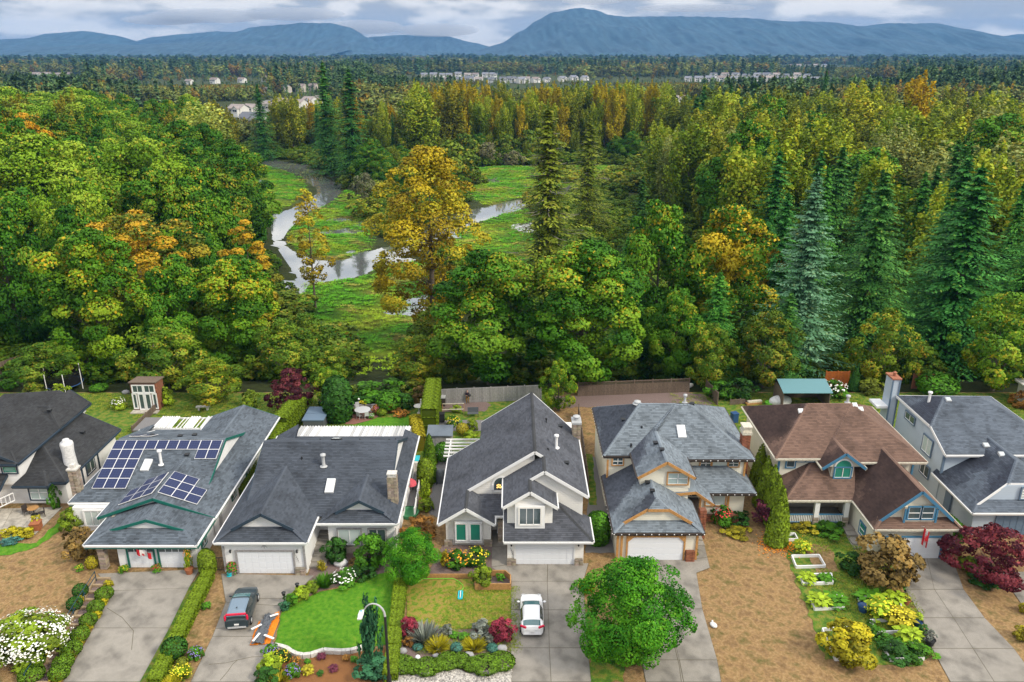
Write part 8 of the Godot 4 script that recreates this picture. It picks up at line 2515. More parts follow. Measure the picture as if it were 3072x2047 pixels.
func make_yard_things() -> void:
	board_bed("raised_bed", "white-edged bed with yellowing plants, farthest from the street", [xz(24.08, -58.1), xz(26.46, -58.18), xz(26.43, -56.67), xz(23.95, -56.57)], "white_paint")
	board_bed("raised_bed", "second white-edged bed, with bright green plants", [xz(23.84, -55.45), xz(26.53, -55.58), xz(26.22, -54.42), xz(23.76, -54.32)], "white_paint")
	board_bed("raised_bed", "third white-edged bed, full of leafy greens", [xz(23.67, -52.68), xz(26.3, -52.82), xz(25.96, -51.36), xz(23.59, -51.18)], "white_paint")
	board_bed("raised_bed", "long white-edged bed below the bronze-brown bush", [xz(27.5, -52.59), xz(30.86, -52.63), xz(30.37, -51.3), xz(27.46, -51.21)], "white_paint")
	board_bed("raised_bed", "white-edged bed among the yellow flowers", [xz(27.32, -49.82), xz(29.63, -49.92), xz(29.45, -48.61), xz(27.26, -48.48)], "white_paint")
	board_bed("raised_bed", "white-edged bed nearest the street", [xz(27.09, -47.13), xz(29.7, -47.32), xz(29.46, -45.77), xz(27, -45.67)], "white_paint")
	board_bed("raised_bed", "white-edged square round the yellow bush", [xz(23.33, -48.86), xz(26.5, -49.07), xz(25.28, -45.86), xz(23.11, -45.75)], "white_paint")
	board_bed("raised_bed", "small white-edged corner bed left of the porch", [xz(24.57, -61.4), xz(25.45, -61.46), xz(25.41, -60.57), xz(24.46, -60.51)], "white_paint")
	board_bed("timber_planter", "new cedar planter box on the weedy lawn, beside the white car's drive", [xz(-2.98, -53.73), xz(-0.12, -53.73), xz(-0.12, -54.9), xz(-0.56, -55.5), xz(-3.04, -55.5)], "cedar_board", 0.6, 0.09)
	var tp := thing("timber_edging", "long cedar edging board above the weedy lawn", "edging", v3(xz(-5.11, -55.31)))
	cur = tp
	var tb := MB.new()
	tb.bar(v3(xz(-7, -55.27), 0.2), v3(xz(-3.26, -55.27), 0.2), 0.1, 0.4)
	part(tb, "board", "cedar_board")
	var hose := MB.new()
	hose.tube([v3(xz(-8.32, -54.72), 0.06), v3(xz(-7.69, -54.72), 0.06), v3(xz(-7.33, -55.1), 0.06), v3(xz(-4.87, -55.13), 0.06), v3(xz(-4.38, -54.72), 0.06), v3(xz(-4.01, -54.26), 0.06), v3(xz(-3.96, -53.86), 0.06), v3(xz(-4.16, -53.38), 0.06)], [0.035, 0.035, 0.035, 0.035, 0.035, 0.035, 0.035, 0.035], 6)
	tag(build(hose, "garden_hose", M.hose), "bright green garden hose snaking along the cedar edging", "hose")
	var sk := v3(xz(-4.13, -52.98), 0.08)
	assemble("lawn_sprinkler", "turquoise oblong sprinkler lying on the weedy lawn", "sprinkler", sk, 0, [["frame", "turquoise", [["box", xyz(-0.14, 0, 0), xyz(0.1, 0.1, 0.95)], ["box", xyz(0.14, 0, 0), xyz(0.1, 0.1, 0.95)], ["box", xyz(0, 0, 0.46), xyz(0.3, 0.1, 0.1)], ["box", xyz(0, 0, -0.46), xyz(0.3, 0.1, 0.1)]]], ["spray_bar", "white_paint", [["rod", xyz(0, 0.06, -0.4), xyz(0, 0.06, 0.4), 0.04]]]])
	for q in [[xz(-14.5, -57.02), 0.62, "white_cloth", "large white boulder in the slate house's bed"], [xz(-7.93, -46.59), 0.36, "rock", "grey boulder at the left of the soil bed"], [xz(-5.44, -46.06), 0.3, "rock", "small grey boulder above the clipped mounds"], [xz(-3.11, -46.09), 0.42, "rock", "grey boulder between two clipped mounds"], [xz(-0.74, -46.8), 0.42, "rock", "pale grey boulder at the right of the soil bed"], [xz(22.95, -95.19), 0.6, "pale_stone", "pale boulder by the end of the brown lattice fence"], [xz(-49.13, -93.03), 0.5, "rock", "grey rock on the lawn left of the brick garden house"]]:
		var st := MB.new()
		st.ball(xyz(0, q[1] * 0.4, 0), xyz(q[1], q[1] * 0.62, q[1] * 0.75), 9, 7, Color.WHITE, 0.1, rng)
		var o := build(st, "boulder", M[q[2]])
		o.position = v3(q[0])
		tag(o, q[3], "boulder")
	var lamp_ball := assemble("garden_globe", "small white globe light among the clipped mounds", "lamp", v3(xz(-6.71, -45.61)), 0, [["stem", "grey_metal", [["rod", Vector3.ZERO, xyz(0, 0.3, 0), 0.03]]], ["globe", "white_paint", [["ball", xyz(0, 0.4, 0), xyz(0.2, 0.2, 0.2)]]]])
	lamp_ball.rotation.y = 0.0
	assemble("path_lamp", "black lantern at the near end of the lawn's edging shrubs", "lamp", v3(xz(-17.92, -51.96)), 0, [["post", "black_metal", [["rod", Vector3.ZERO, xyz(0, 0.8, 0), 0.04]]], ["lantern", "black_metal", [["turn", xyz(0, 0.8, 0), [xz(0.05, 0), xz(0.12, 0.05), xz(0.14, 0.28), xz(0.18, 0.3), xz(0.02, 0.42)]]]]])
	assemble("path_lamp", "black lantern half way up the lawn's edging shrubs", "lamp", v3(xz(-17.14, -53.04)), 0, [["post", "black_metal", [["rod", Vector3.ZERO, xyz(0, 0.8, 0), 0.04]]], ["lantern", "black_metal", [["turn", xyz(0, 0.8, 0), [xz(0.05, 0), xz(0.12, 0.05), xz(0.14, 0.28), xz(0.18, 0.3), xz(0.02, 0.42)]]]]])
	var kerb := thing("curved_kerb", "low white curved stone kerb between the green lawn and the bark bed", "kerb", v3(xz(-14.61, -46.17)))
	cur = kerb
	var line := [xz(-17.36, -47.08), xz(-16.85, -46.96), xz(-16.37, -46.77), xz(-15.95, -46.43), xz(-15.51, -46.17), xz(-15.01, -46.06), xz(-14.5, -46.13), xz(-14.02, -46.39), xz(-13.64, -46.58), xz(-12.98, -46.51), xz(-12.33, -46.47), xz(-11.7, -46.54), xz(-11.1, -46.77), xz(-10.54, -47.12)]
	for i in line.size() - 1:
		for k in 2:
			var st := MB.new()
			var a: Vector2 = (line[i] as Vector2).lerp(line[i + 1], k * 0.5)
			var b: Vector2 = (line[i] as Vector2).lerp(line[i + 1], k * 0.5 + 0.49)
			st.bar(v3(a, 0.16), v3(b, 0.16), 0.3, 0.34)
			part(st, "kerb_stone", "pale_stone")
	street_lamp()
	tarp()
	assemble("round_table", "small round orange table on the left patio", "table", v3(xz(-44.95, -64.86)), 0, [["tabletop", "cedar_board", [["turn", xyz(0, 0.7, 0), [xz(0.01, 0), xz(0.5, 0), xz(0.5, 0.05), xz(0.01, 0.05)]]]], ["leg", "black_metal", [["rod", xyz(0, 0.02, 0), xyz(0, 0.7, 0), 0.04]]], ["base", "black_metal", [["turn", Vector3.ZERO, [xz(0.34, 0), xz(0.3, 0.04), xz(0.01, 0.05)]]]]])
	chair("patio_chair", "dark slatted chair left of the orange table", v3(xz(-45.67, -64.86)), 0.9, "dark_gutter")
	chair("patio_chair", "dark slatted chair right of the orange table", v3(xz(-44.02, -64.53)), -0.9, "dark_gutter")
	assemble("planter_box", "brown square planter at the patio's corner", "planter", v3(xz(-43.38, -62.47)), 0.2, [["tub", "terracotta", [["box", xyz(0, 0.35, 0), xyz(0.8, 0.7, 0.8)]]], ["rim", "terracotta", [["box", xyz(0, 0.7, 0), xyz(0.9, 0.08, 0.9)]]]])
	assemble("stone_bench", "pale stone bench under the brown garden maple", "bench", v3(xz(-37.53, -88.17)), 0.12, [["seat", "pale_stone", [["box", xyz(0, 0.45, 0), xyz(1.6, 0.12, 0.45)]]], ["leg", "pale_stone", [["box", xyz(-0.5, 0.2, 0), xyz(0.2, 0.4, 0.38)]]], ["leg", "pale_stone", [["box", xyz(0.5, 0.2, 0), xyz(0.2, 0.4, 0.38)]]]])
	assemble("bird_bath", "pale stone bird bath with a small statue on its rim", "bird bath", v3(xz(-11.15, -87.19)), 0, [["pedestal", "pale_stone", [["turn", Vector3.ZERO, [xz(0.3, 0), xz(0.26, 0.12), xz(0.12, 0.2), xz(0.1, 0.7), xz(0.2, 0.82)]]]], ["bowl", "pale_stone", [["turn", xyz(0, 0.8, 0), [xz(0.15, 0), xz(0.55, 0.14), xz(0.68, 0.2), xz(0.6, 0.2), xz(0.4, 0.12), xz(0.01, 0.1)]]]], ["statue", "pale_stone", [["turn", xyz(0.2, 0.92, -0.35), [xz(0.14, 0), xz(0.12, 0.1), xz(0.1, 0.35), xz(0.13, 0.5), xz(0.05, 0.6)]], ["ball", xyz(0.2, 1.62, -0.35), xyz(0.1, 0.12, 0.1)]]]])
	assemble("patio_table", "round grey garden table on the brick patio", "table", v3(xz(-17.78, -86.24)), 0, [["tabletop", "grey_metal", [["turn", xyz(0, 0.9, 0), [xz(0.01, 0), xz(0.95, 0), xz(0.95, 0.05), xz(0.01, 0.05)]]]], ["leg", "grey_metal", [["rod", xyz(-0.5, 0, -0.4), xyz(-0.3, 0.9, -0.2), 0.03]]], ["leg", "grey_metal", [["rod", xyz(0.5, 0, -0.4), xyz(0.3, 0.9, -0.2), 0.03]]], ["leg", "grey_metal", [["rod", xyz(0, 0, 0.6), xyz(0, 0.9, 0.3), 0.03]]]])
	chair("garden_chair", "grey high-backed garden chair behind the round garden table", v3(xz(-18.63, -87.77)), 0.5, "grey_metal", 1.25)
	chair("garden_chair", "grey garden chair before the round table on the left", v3(xz(-18.09, -85.68)), 2.6, "grey_metal")
	chair("garden_chair", "grey garden chair before the round table on the right", v3(xz(-17.28, -85.68)), 3.6, "grey_metal")
	chair("garden_chair", "grey garden chair right of the round table", v3(xz(-17.02, -87)), -1.6, "grey_metal")
	chair("lawn_chair", "grey reclining chair on the garden lawn by the clipped hedge", v3(xz(-11.06, -84.85)), -1.2, "grey_metal")
	var wall := thing("patio_wall", "low stone wall along the back of the brick patio", "wall", v3(xz(-18.09, -88.95)))
	cur = wall
	for i in 14:
		var st := MB.new()
		var a: Vector2 = xz(-19.95, -88.65)
		var b: Vector2 = xz(-16.25, -88.85)
		st.bar(v3(a.lerp(b, i / 14.0), 0.22), v3(a.lerp(b, (i + 0.96) / 14.0), 0.22), 0.3, 0.44)
		part(st, "stone", "grey_board")
	for q in [[xz(-18.75, -89.14), "white globe lamp at the left of the patio wall"], [xz(-16.25, -89.14), "white globe lamp at the right of the patio wall"]]:
		assemble("garden_globe", q[1], "lamp", v3(q[0]), 0, [["stem", "black_metal", [["rod", Vector3.ZERO, xyz(0, 0.9, 0), 0.03]]], ["globe", "white_paint", [["ball", xyz(0, 1.0, 0), xyz(0.13, 0.13, 0.13)]]]])
	assemble("hot_tub", "hot tub under a grey folding cover behind the white patio roof", "hot tub", v3(xz(-22.8, -84.39)), 0, [["shell", "grey_cloth", [["box", xyz(0, 0.6, 0), xyz(2.3, 1.2, 3.6)]]], ["cover", "slate_trim", [["box", xyz(0, 1.26, -0.95), xyz(2.5, 0.14, 1.8)]]], ["cover", "slate_trim", [["box", xyz(0, 1.26, 0.95), xyz(2.5, 0.14, 1.8)]]]])
	assemble("barbecue", "barbecue beside the hot tub", "barbecue", v3(xz(-24.31, -86.05)), 0, [["box", "plastic_black", [["box", xyz(0, 0.9, 0), xyz(0.9, 0.5, 0.6)]]], ["stand", "dark_gutter", [["box", xyz(0, 0.35, 0), xyz(0.8, 0.7, 0.5)]]]])
	assemble("barbecue", "barbecue under a black cover beside the steep white house", "barbecue", v3(xz(-7.23, -70.93)), 0, [["cover", "grey_cloth", [["turn", Vector3.ZERO, [xz(0.5, 0), xz(0.48, 0.8), xz(0.42, 1.2), xz(0.2, 1.4), xz(0.01, 1.42)]]]], ["wheel", "plastic_black", [["rod", xyz(-0.4, 0.12, 0.5), xyz(-0.3, 0.12, 0.5), 0.12]]]])
	shed("garden_shed", "small grey-roofed shed beside the clipped hedge", v3(xz(-7.83, -78.79)), 2.4, 2.2, 1.9, 0.45, "grey_board", "slate_shingle")
	shed("open_shed", "open shed with a teal metal roof behind the brown roof", v3(xz(35.69, -90.08)), 5.6, 3.6, 2.3, 0.7, "weathered_wood", "teal_metal")
	assemble("covered_boat", "pile under a white tarpaulin beside the teal shed", "tarpaulin", v3(xz(33.1, -89.8)), 0.2, [["cover", "white_cloth", [["ball", xyz(0, 0.45, 0), xyz(1.5, 0.7, 0.9)]]], ["weight", "rock", [["box", xyz(0.2, 0.05, 0.95), xyz(0.4, 0.2, 0.2)]]]])
	assemble("green_tub", "bright green plastic tub beside the white tarpaulin", "tub", v3(xz(31.83, -89.75)), 0, [["tub", "hose", [["turn", Vector3.ZERO, [xz(0.5, 0), xz(0.6, 0.3), xz(0.5, 0.3), xz(0.4, 0.05), xz(0.01, 0.05)]]]], ["rim", "hose", [["turn", xyz(0, 0.28, 0), [xz(0.58, 0), xz(0.64, 0.05), xz(0.58, 0.07)]]]]])
	assemble("wood_pile", "pale pile of boards at the end of the low rail fence", "wood pile", v3(xz(29.85, -89.8)), 0.2, [["plank", "cedar_board", [["box", xyz(0, 0.15, 0), xyz(2.0, 0.3, 0.5)]]], ["plank", "cream_paint", [["box", xyz(0.1, 0.4, 0), xyz(1.8, 0.2, 0.4)]]]])
	assemble("blue_bin", "blue plastic bin beside the brick chimney", "bin", v3(xz(26.12, -84.86)), 0.3, [["bin", "blue_pot", [["box", xyz(0, 0.55, 0), xyz(0.7, 1.1, 0.7)]]], ["lid", "blue_pot", [["box", xyz(0, 1.14, 0), xyz(0.78, 0.08, 0.78)]]]])
	assemble("wheelie_bin", "dark green bin in the corner of the grey fence", "bin", v3(xz(-8.6, -89.48)), 0, [["bin", "dark_gutter", [["box", xyz(0, 0.55, 0), xyz(0.8, 1.1, 0.8)]]], ["lid", "grey_metal", [["box", xyz(0, 1.15, 0), xyz(0.88, 0.1, 0.88)]]]])
	assemble("water_butt", "dark plastic bin below the corner bin", "bin", v3(xz(-8.29, -84.98)), 0, [["bin", "plastic_black", [["box", xyz(0, 0.5, 0), xyz(0.7, 1.0, 0.7)]]], ["lid", "plastic_black", [["box", xyz(0, 1.04, 0), xyz(0.78, 0.08, 0.78)]]]])
	assemble("storage_box", "pale storage box in the slate house's side yard", "box", v3(xz(-10.13, -73.77)), 0, [["box", "pale_stone", [["box", xyz(0, 0.5, 0), xyz(0.9, 1.0, 1.5)]]], ["lid", "turquoise", [["box", xyz(0, 1.05, -0.2), xyz(0.95, 0.1, 1.1)]]]])
	assemble("pink_parasol", "folded bright pink parasol in the slate house's side yard", "parasol", v3(xz(-9.98, -69.25)), 0.4, [["canopy", "pink_cloth", [["turn", xyz(0, 0.7, 0), [xz(0.55, 0), xz(0.5, 0.25), xz(0.2, 0.55), xz(0.01, 0.7)]]]], ["pole", "grey_metal", [["rod", Vector3.ZERO, xyz(0, 0.8, 0), 0.03]]]])
	assemble("paddling_pool", "round green tub at the end of the slate house's side yard", "tub", v3(xz(-9.7, -64.82)), 0, [["rim", "leaf_ivy", [["turn", Vector3.ZERO, [xz(0.85, 0), xz(0.95, 0.35), xz(0.8, 0.36), xz(0.75, 0.1), xz(0.01, 0.08)]]]], ["lip", "leaf_ivy", [["turn", xyz(0, 0.33, 0), [xz(0.9, 0), xz(1.0, 0.05), xz(0.9, 0.08)]]]]])
	assemble("garden_gate", "black iron gate between the solar and slate houses", "gate", v3(xz(-24.5, -56.23)), 0, [["frame", "black_metal", [["bar", xyz(-0.5, 0.1, 0), xyz(0.5, 0.1, 0), 0.05, 0.05], ["bar", xyz(-0.5, 1.3, 0), xyz(0.5, 1.3, 0), 0.05, 0.05], ["rod", xyz(-0.5, 0, 0), xyz(-0.5, 1.5, 0), 0.04], ["rod", xyz(0.5, 0, 0), xyz(0.5, 1.5, 0), 0.04]]]] + range(7).map(func(i): return ["bar", "black_metal", [["rod", xyz(-0.38 + 0.127 * i, 0.1, 0), xyz(-0.38 + 0.127 * i, 1.35, 0), 0.015]]]))
	assemble("garden_gate", "arched black iron gate beside the stone chimney", "gate", v3(xz(-42.86, -68.28)), 0.4, [["frame", "black_metal", [["bar", xyz(-0.7, 0.1, 0), xyz(0.7, 0.1, 0), 0.05, 0.05], ["bar", xyz(-0.7, 1.3, 0), xyz(0, 1.6, 0), 0.05, 0.05], ["bar", xyz(0, 1.6, 0), xyz(0.7, 1.3, 0), 0.05, 0.05], ["rod", xyz(-0.7, 0, 0), xyz(-0.7, 1.4, 0), 0.04], ["rod", xyz(0.7, 0, 0), xyz(0.7, 1.4, 0), 0.04]]]] + range(9).map(func(i): return ["bar", "black_metal", [["rod", xyz(-0.56 + 0.14 * i, 0.1, 0), xyz(-0.56 + 0.14 * i, 1.58 - absf(-0.56 + 0.14 * i) * 0.42, 0), 0.015]]]))
	assemble("turquoise_pot", "small turquoise pot beside the slate house's garage", "flower pot", v3(xz(-23.49, -55.58)), 0, [["pot", "turquoise", [["turn", Vector3.ZERO, [xz(0.14, 0), xz(0.22, 0.3), xz(0.16, 0.3), xz(0.01, 0.2)]]]], ["saucer", "turquoise", [["turn", Vector3.ZERO, [xz(0.2, 0), xz(0.24, 0.04), xz(0.01, 0.05)]]]]])
	for q in [[xz(27.33, -51.14), "blue_pot", 0.42, "large blue glazed pot in the kitchen garden"], [xz(31.29, -53.16), "plastic_black", 0.28, "dark pot nearest the garage along the right-hand drive"], [xz(31.06, -51.98), "terracotta", 0.32, "brown bowl along the right-hand drive"], [xz(30.78, -49.39), "blue_pot", 0.3, "blue pot in the row along the right-hand drive"], [xz(30.67, -47.38), "plastic_black", 0.36, "dark pot at the near end of the right-hand drive's row"], [xz(-26.92, -55.89), "terracotta", 0.36, "terracotta pot right of the solar house's garage doors"]]:
		assemble("plant_pot", q[3], "flower pot", v3(q[0]), 0, [["pot", q[1], [["turn", Vector3.ZERO, [xz(q[2] * 0.7, 0), xz(q[2], q[2] * 1.3), xz(q[2] * 0.85, q[2] * 1.3), xz(0.01, q[2])]]]], ["rim", q[1], [["turn", xyz(0, q[2] * 1.22, 0), [xz(q[2], 0), xz(q[2] * 1.1, 0.05), xz(q[2], 0.1)]]]]])
	assemble("white_bag", "crumpled white bag lying on the dry lawn", "bag", v3(xz(15.28, -49.39)), 0.4, [["bag", "white_cloth", [["ball", xyz(0, 0.12, 0), xyz(0.25, 0.14, 0.34)]]], ["knot", "white_cloth", [["ball", xyz(0.1, 0.2, -0.3), xyz(0.08, 0.1, 0.08)]]]])
	for q in [[xz(-8.41, -87.93), xz(-5.83, -88.09), 0.9, "upper pale wooden vegetable frame near the grey fence"], [xz(-8.37, -86.73), xz(-5.77, -86.88), 0.7, "lower pale wooden vegetable frame near the grey fence"]]:
		var o := thing("vegetable_frame", q[3], "garden frame", v3((q[0] + q[1]) / 2))
		cur = o
		for e in [[q[0], q[0]], [q[1], q[1]]]:
			var st := MB.new()
			st.tube([v3(e[0]), v3(e[0], q[2])], [0.04, 0.04], 5)
			part(st, "post", "cedar_board")
		var st := MB.new()
		st.bar(v3(q[0], q[2]), v3(q[1], q[2]), 0.08, 0.08)
		part(st, "rail", "cream_paint")
	assemble("garden_bench", "dark metal seat on the paving in front of the person", "bench", v3(xz(-4.65, -86.29)), 0.05, [["seat", "grey_cloth", [["box", xyz(0, 0.45, 0), xyz(1.3, 0.06, 0.5)]]], ["backrest", "grey_cloth", [["box", xyz(0, 0.8, -0.26), xyz(1.3, 0.6, 0.06)]]], ["leg", "black_metal", [["rod", xyz(-0.6, 0, 0.2), xyz(-0.6, 0.45, 0.2), 0.03]]], ["leg", "black_metal", [["rod", xyz(0.6, 0, 0.2), xyz(0.6, 0.45, 0.2), 0.03]]]])
	garden_house()
	trampoline()
	assemble("flat_roofed_hut", "cream flat-roofed hut just in view at the right edge", "shed", v3(xz(63.71, -89.07)), 0, [["wall", "stucco", [["box", xyz(1.0, 1.2, -1.0), xyz(3.0, 2.4, 3.0)]]], ["roof", "pale_stone", [["box", xyz(0.8, 2.5, -1.0), xyz(3.8, 0.2, 3.6)]]]])

func chair(called: String, label: String, at: Vector3, turn: float, m: String, back := 1.0) -> void:
	var pieces := [["seat", m, [["box", xyz(0, 0.45, 0), xyz(0.5, 0.05, 0.5)]]], ["backrest", m, [["box", xyz(0, 0.45 + 0.28 * back, -0.25), xyz(0.48, 0.5 * back, 0.05)]]]]
	for s in [-1.0, 1.0]:
		for t in [-1.0, 1.0]:
			pieces.append(["leg", m, [["rod", xyz(0.22 * s, 0, 0.22 * t), xyz(0.22 * s, 0.45, 0.22 * t), 0.025]]])
	assemble(called, label, "chair", at, turn, pieces)

func shed(called: String, label: String, at: Vector3, w: float, d: float, h: float, rise: float, m: String, top: String) -> void:
	var o := thing(called, label, "shed", at)
	var wl := MB.new()
	for s in [-1.0, 1.0]:
		wl.cube(xyz(s * w / 2, h / 2, 0), xyz(0.1, h, d))
	wl.cube(xyz(0, h / 2, -d / 2), xyz(w - 0.1, h, 0.1))
	if called == "garden_shed":
		wl.cube(xyz(0, h / 2, d / 2), xyz(w - 0.1, h, 0.1))
	build(wl, "wall", M[m], o)
	var rf := MB.new()
	for s in [-1.0, 1.0]:
		rf.face(xyz(-w / 2 - 0.2, h, s * (d / 2 + 0.25)), xyz(w / 2 + 0.2, h, s * (d / 2 + 0.25)), xyz(w / 2 + 0.2, h + rise, -0.2 * d), xyz(-w / 2 - 0.2, h + rise, -0.2 * d), Vector3.UP)
		rf.face(xyz(-w / 2 - 0.2, h - 0.08, s * (d / 2 + 0.25)), xyz(w / 2 + 0.2, h - 0.08, s * (d / 2 + 0.25)), xyz(w / 2 + 0.2, h, s * (d / 2 + 0.25)), xyz(-w / 2 - 0.2, h, s * (d / 2 + 0.25)), xyz(0, 0, s))
	build(rf, "roof", M[top], o)
	var dr := MB.new()
	dr.cube(xyz(0, h * 0.45, d / 2 + 0.07), xyz(0.9, h * 0.9, 0.04))
	if called == "garden_shed":
		build(dr, "door", M[m], o)

func street_lamp() -> void:
	var foot: Vector2 = xz(-8.39, -43.23)
	var o := thing("street_lamp", "tall black street lamp with a curved arm and white head", "street lamp", v3(foot))
	var pole := MB.new()
	pole.lathe(Vector3.ZERO, [xz(0.16, 0), xz(0.16, 0.9), xz(0.1, 1.0), xz(0.085, 5.9)], 12)
	build(pole, "pole", M.black_metal, o)
	var arm := MB.new()
	var pts := []
	var rad := []
	for k in 9:
		var a := PI * 0.85 * k / 8.0
		pts.append(xyz(-0.72 + 0.72 * cos(a), 5.9 + 0.95 * sin(a), -0.15 * k / 8.0))
		rad.append(lerpf(0.08, 0.04, k / 8.0))
	arm.tube(pts, rad, 8)
	build(arm, "arm", M.grey_metal, o)
	var hd := MB.new()
	hd.box(Transform3D(Basis(Vector3.BACK, 0.25), xyz(-1.62, 5.95, -0.1)), xyz(0.3, 0.12, 0.85))
	hd.ball(xyz(-1.62, 5.97, -0.1), xyz(0.19, 0.12, 0.5), 10, 6)
	build(hd, "lamp_head", M.white_paint, o)
	var cell := MB.new()
	cell.lathe(xyz(-1.62, 6.06, -0.3), [xz(0.05, 0), xz(0.05, 0.08), xz(0.01, 0.1)], 8)
	build(cell, "sensor", M.turquoise, o)

func tarp() -> void:
	var n := FastNoiseLite.new()
	n.seed = 21
	n.frequency = 0.9
	var mid: Vector2 = xz(-18.62, -48.97)
	var shapes := [["orange_sheet", "crumpled orange sheet spread on the slate house's drive", [xz(-18.41, -50.82), xz(-18.06, -51.12), xz(-17.78, -49.97), xz(-17.72, -47.38), xz(-19.28, -47.15), xz(-19.42, -49.8)], 0.05, "orange_cloth", 0.05], ["grey_sheet", "crumpled dark grey sheet lying over the orange one", [xz(-19, -50.69), xz(-17.91, -50.56), xz(-18.28, -49.55), xz(-18.11, -47.23), xz(-19.17, -47.15), xz(-19.21, -49.47)], 0.13, "grey_cloth", 0.16]]
	for s in shapes:
		var poly := PackedVector2Array(s[2])
		var box := Rect2(poly[0], Vector2.ZERO)
		for p in poly:
			box = box.expand(p)
		var st := MB.new()
		var cell := 0.09
		for j in int(box.size.y / cell) + 1:
			for i in int(box.size.x / cell) + 1:
				var c := []
				var ok := true
				for d in [xz(0, 0), xz(1, 0), xz(1, 1), xz(0, 1)]:
					var p: Vector2 = box.position + xz(i + d.x, j + d.y) * cell
					if not Geometry2D.is_point_in_polygon(p, poly):
						ok = false
					c.append(xyz(p.x, s[3] + s[5] * absf(n.get_noise_2d(p.x * 1.6 + p.y * 0.5, p.y * 0.7)) * 2.0, p.y))
				if ok:
					st.quad(c[0], c[1], c[2], c[3])
		var o := build(st, s[0], M[s[4]])
		tag(o, s[1], "tarpaulin")
	for q in [[xz(-19.2, -48.89), 0.75, 0.9, "white slat at the left edge of the grey sheet"], [xz(-18.87, -47.77), 1.3, 1.0, "white slat low on the grey sheet"], [xz(-17.95, -47.81), -0.45, 1.0, "white slat across the grey and orange sheets"], [xz(-18.24, -50.22), 0.5, 0.7, "white slat near the top of the grey sheet"]]:
		var st := MB.new()
		st.cube(Vector3.ZERO, xyz(q[2] * 0.9, 0.05, 0.16))
		var o := build(st, "slat", M.white_paint)
		o.position = v3(q[0], 0.36)
		o.rotation.y = q[1]
		tag(o, q[3], "slat")

func garden_house() -> void:
	var p: Vector2 = xz(-44.31, -87.98)
	house("garden_house", "little brick garden house with tall white windows and French doors", "garden house", xyz(p.x, 0, p.y - 1.0))
	var o := xyz(p.x, 0, p.y)
	var st := MB.new()
	st.cube(o + xyz(0, 1.75, -1.1), xyz(3.0, 3.5, 2.0), Color(0.7, 0.7, 0.7))
	part(st, "wall", "red_brick")
	masonry(o + xyz(0, 0, -0.12), xyz(3.1, 3.5, 0.2), "red_brick", "brick_front", 0.09, 0.26, 33)
	var rf := MB.new()
	rf.box(Transform3D(Basis(Vector3.RIGHT, -0.1), o + xyz(0, 3.58, -1.1)), xyz(3.3, 0.12, 2.5))
	part(rf, "roof", "weathered_wood")
	window(o + xyz(-0.7, 2.85, 0), 1.15, 0.85, Vector3.BACK, 2, 1, "white_paint")
	window(o + xyz(0.7, 2.85, 0), 1.15, 0.85, Vector3.BACK, 2, 1, "white_paint")
	window(o + xyz(-1.2, 1.25, 0), 0.35, 1.8, Vector3.BACK, 1, 1, "white_paint")
	window(o + xyz(1.2, 1.25, 0), 0.35, 1.8, Vector3.BACK, 1, 1, "white_paint")
	for s in [-1.0, 1.0]:
		var w := window(o + xyz(s * 0.4, 1.2, 0.03), 0.5, 1.9, Vector3.BACK, 1, 1, "white_paint", "white_paint", "glass", 0.13)
		w.name = numbered(cur, "french_door")
	block(o + xyz(-1.6, 0, 0.1), o + xyz(1.6, 0.12, 1.0), "pale_concrete", "step")

func trampoline() -> void:
	var p: Vector2 = xz(-57.77, -94.7)
	var o := thing("trampoline", "round trampoline with a dark safety net at the left edge of the wood", "trampoline", v3(p))
	var bed := MB.new()
	bed.lathe(xyz(0, 0.85, 0), [xz(0.01, 0), xz(2.0, 0)], 20)
	build(bed, "jumping_mat", M.plastic_black, o)
	var rim := MB.new()
	rim.lathe(xyz(0, 0.84, 0), [xz(2.0, 0), xz(2.25, 0.04), xz(2.3, -0.02)], 20)
	build(rim, "padding", M.blue_pot, o)
	var net := MB.new()
	net.lathe(xyz(0, 0.9, 0), [xz(2.25, 0), xz(2.2, 1.7)], 20)
	var nm := mat("safety_net", Color(0.03, 0.035, 0.04, 0.72), 0.9)
	nm.transparency = BaseMaterial3D.TRANSPARENCY_ALPHA
	build(net, "net", nm, o)
	for k in 6:
		var a := TAU * k / 6
		var st := MB.new()
		st.tube([xyz(cos(a) * 2.3, 0, sin(a) * 2.3), xyz(cos(a) * 2.3, 2.75, sin(a) * 2.3)], [0.05, 0.05], 6)
		build(st, "pole", M.white_paint, o)

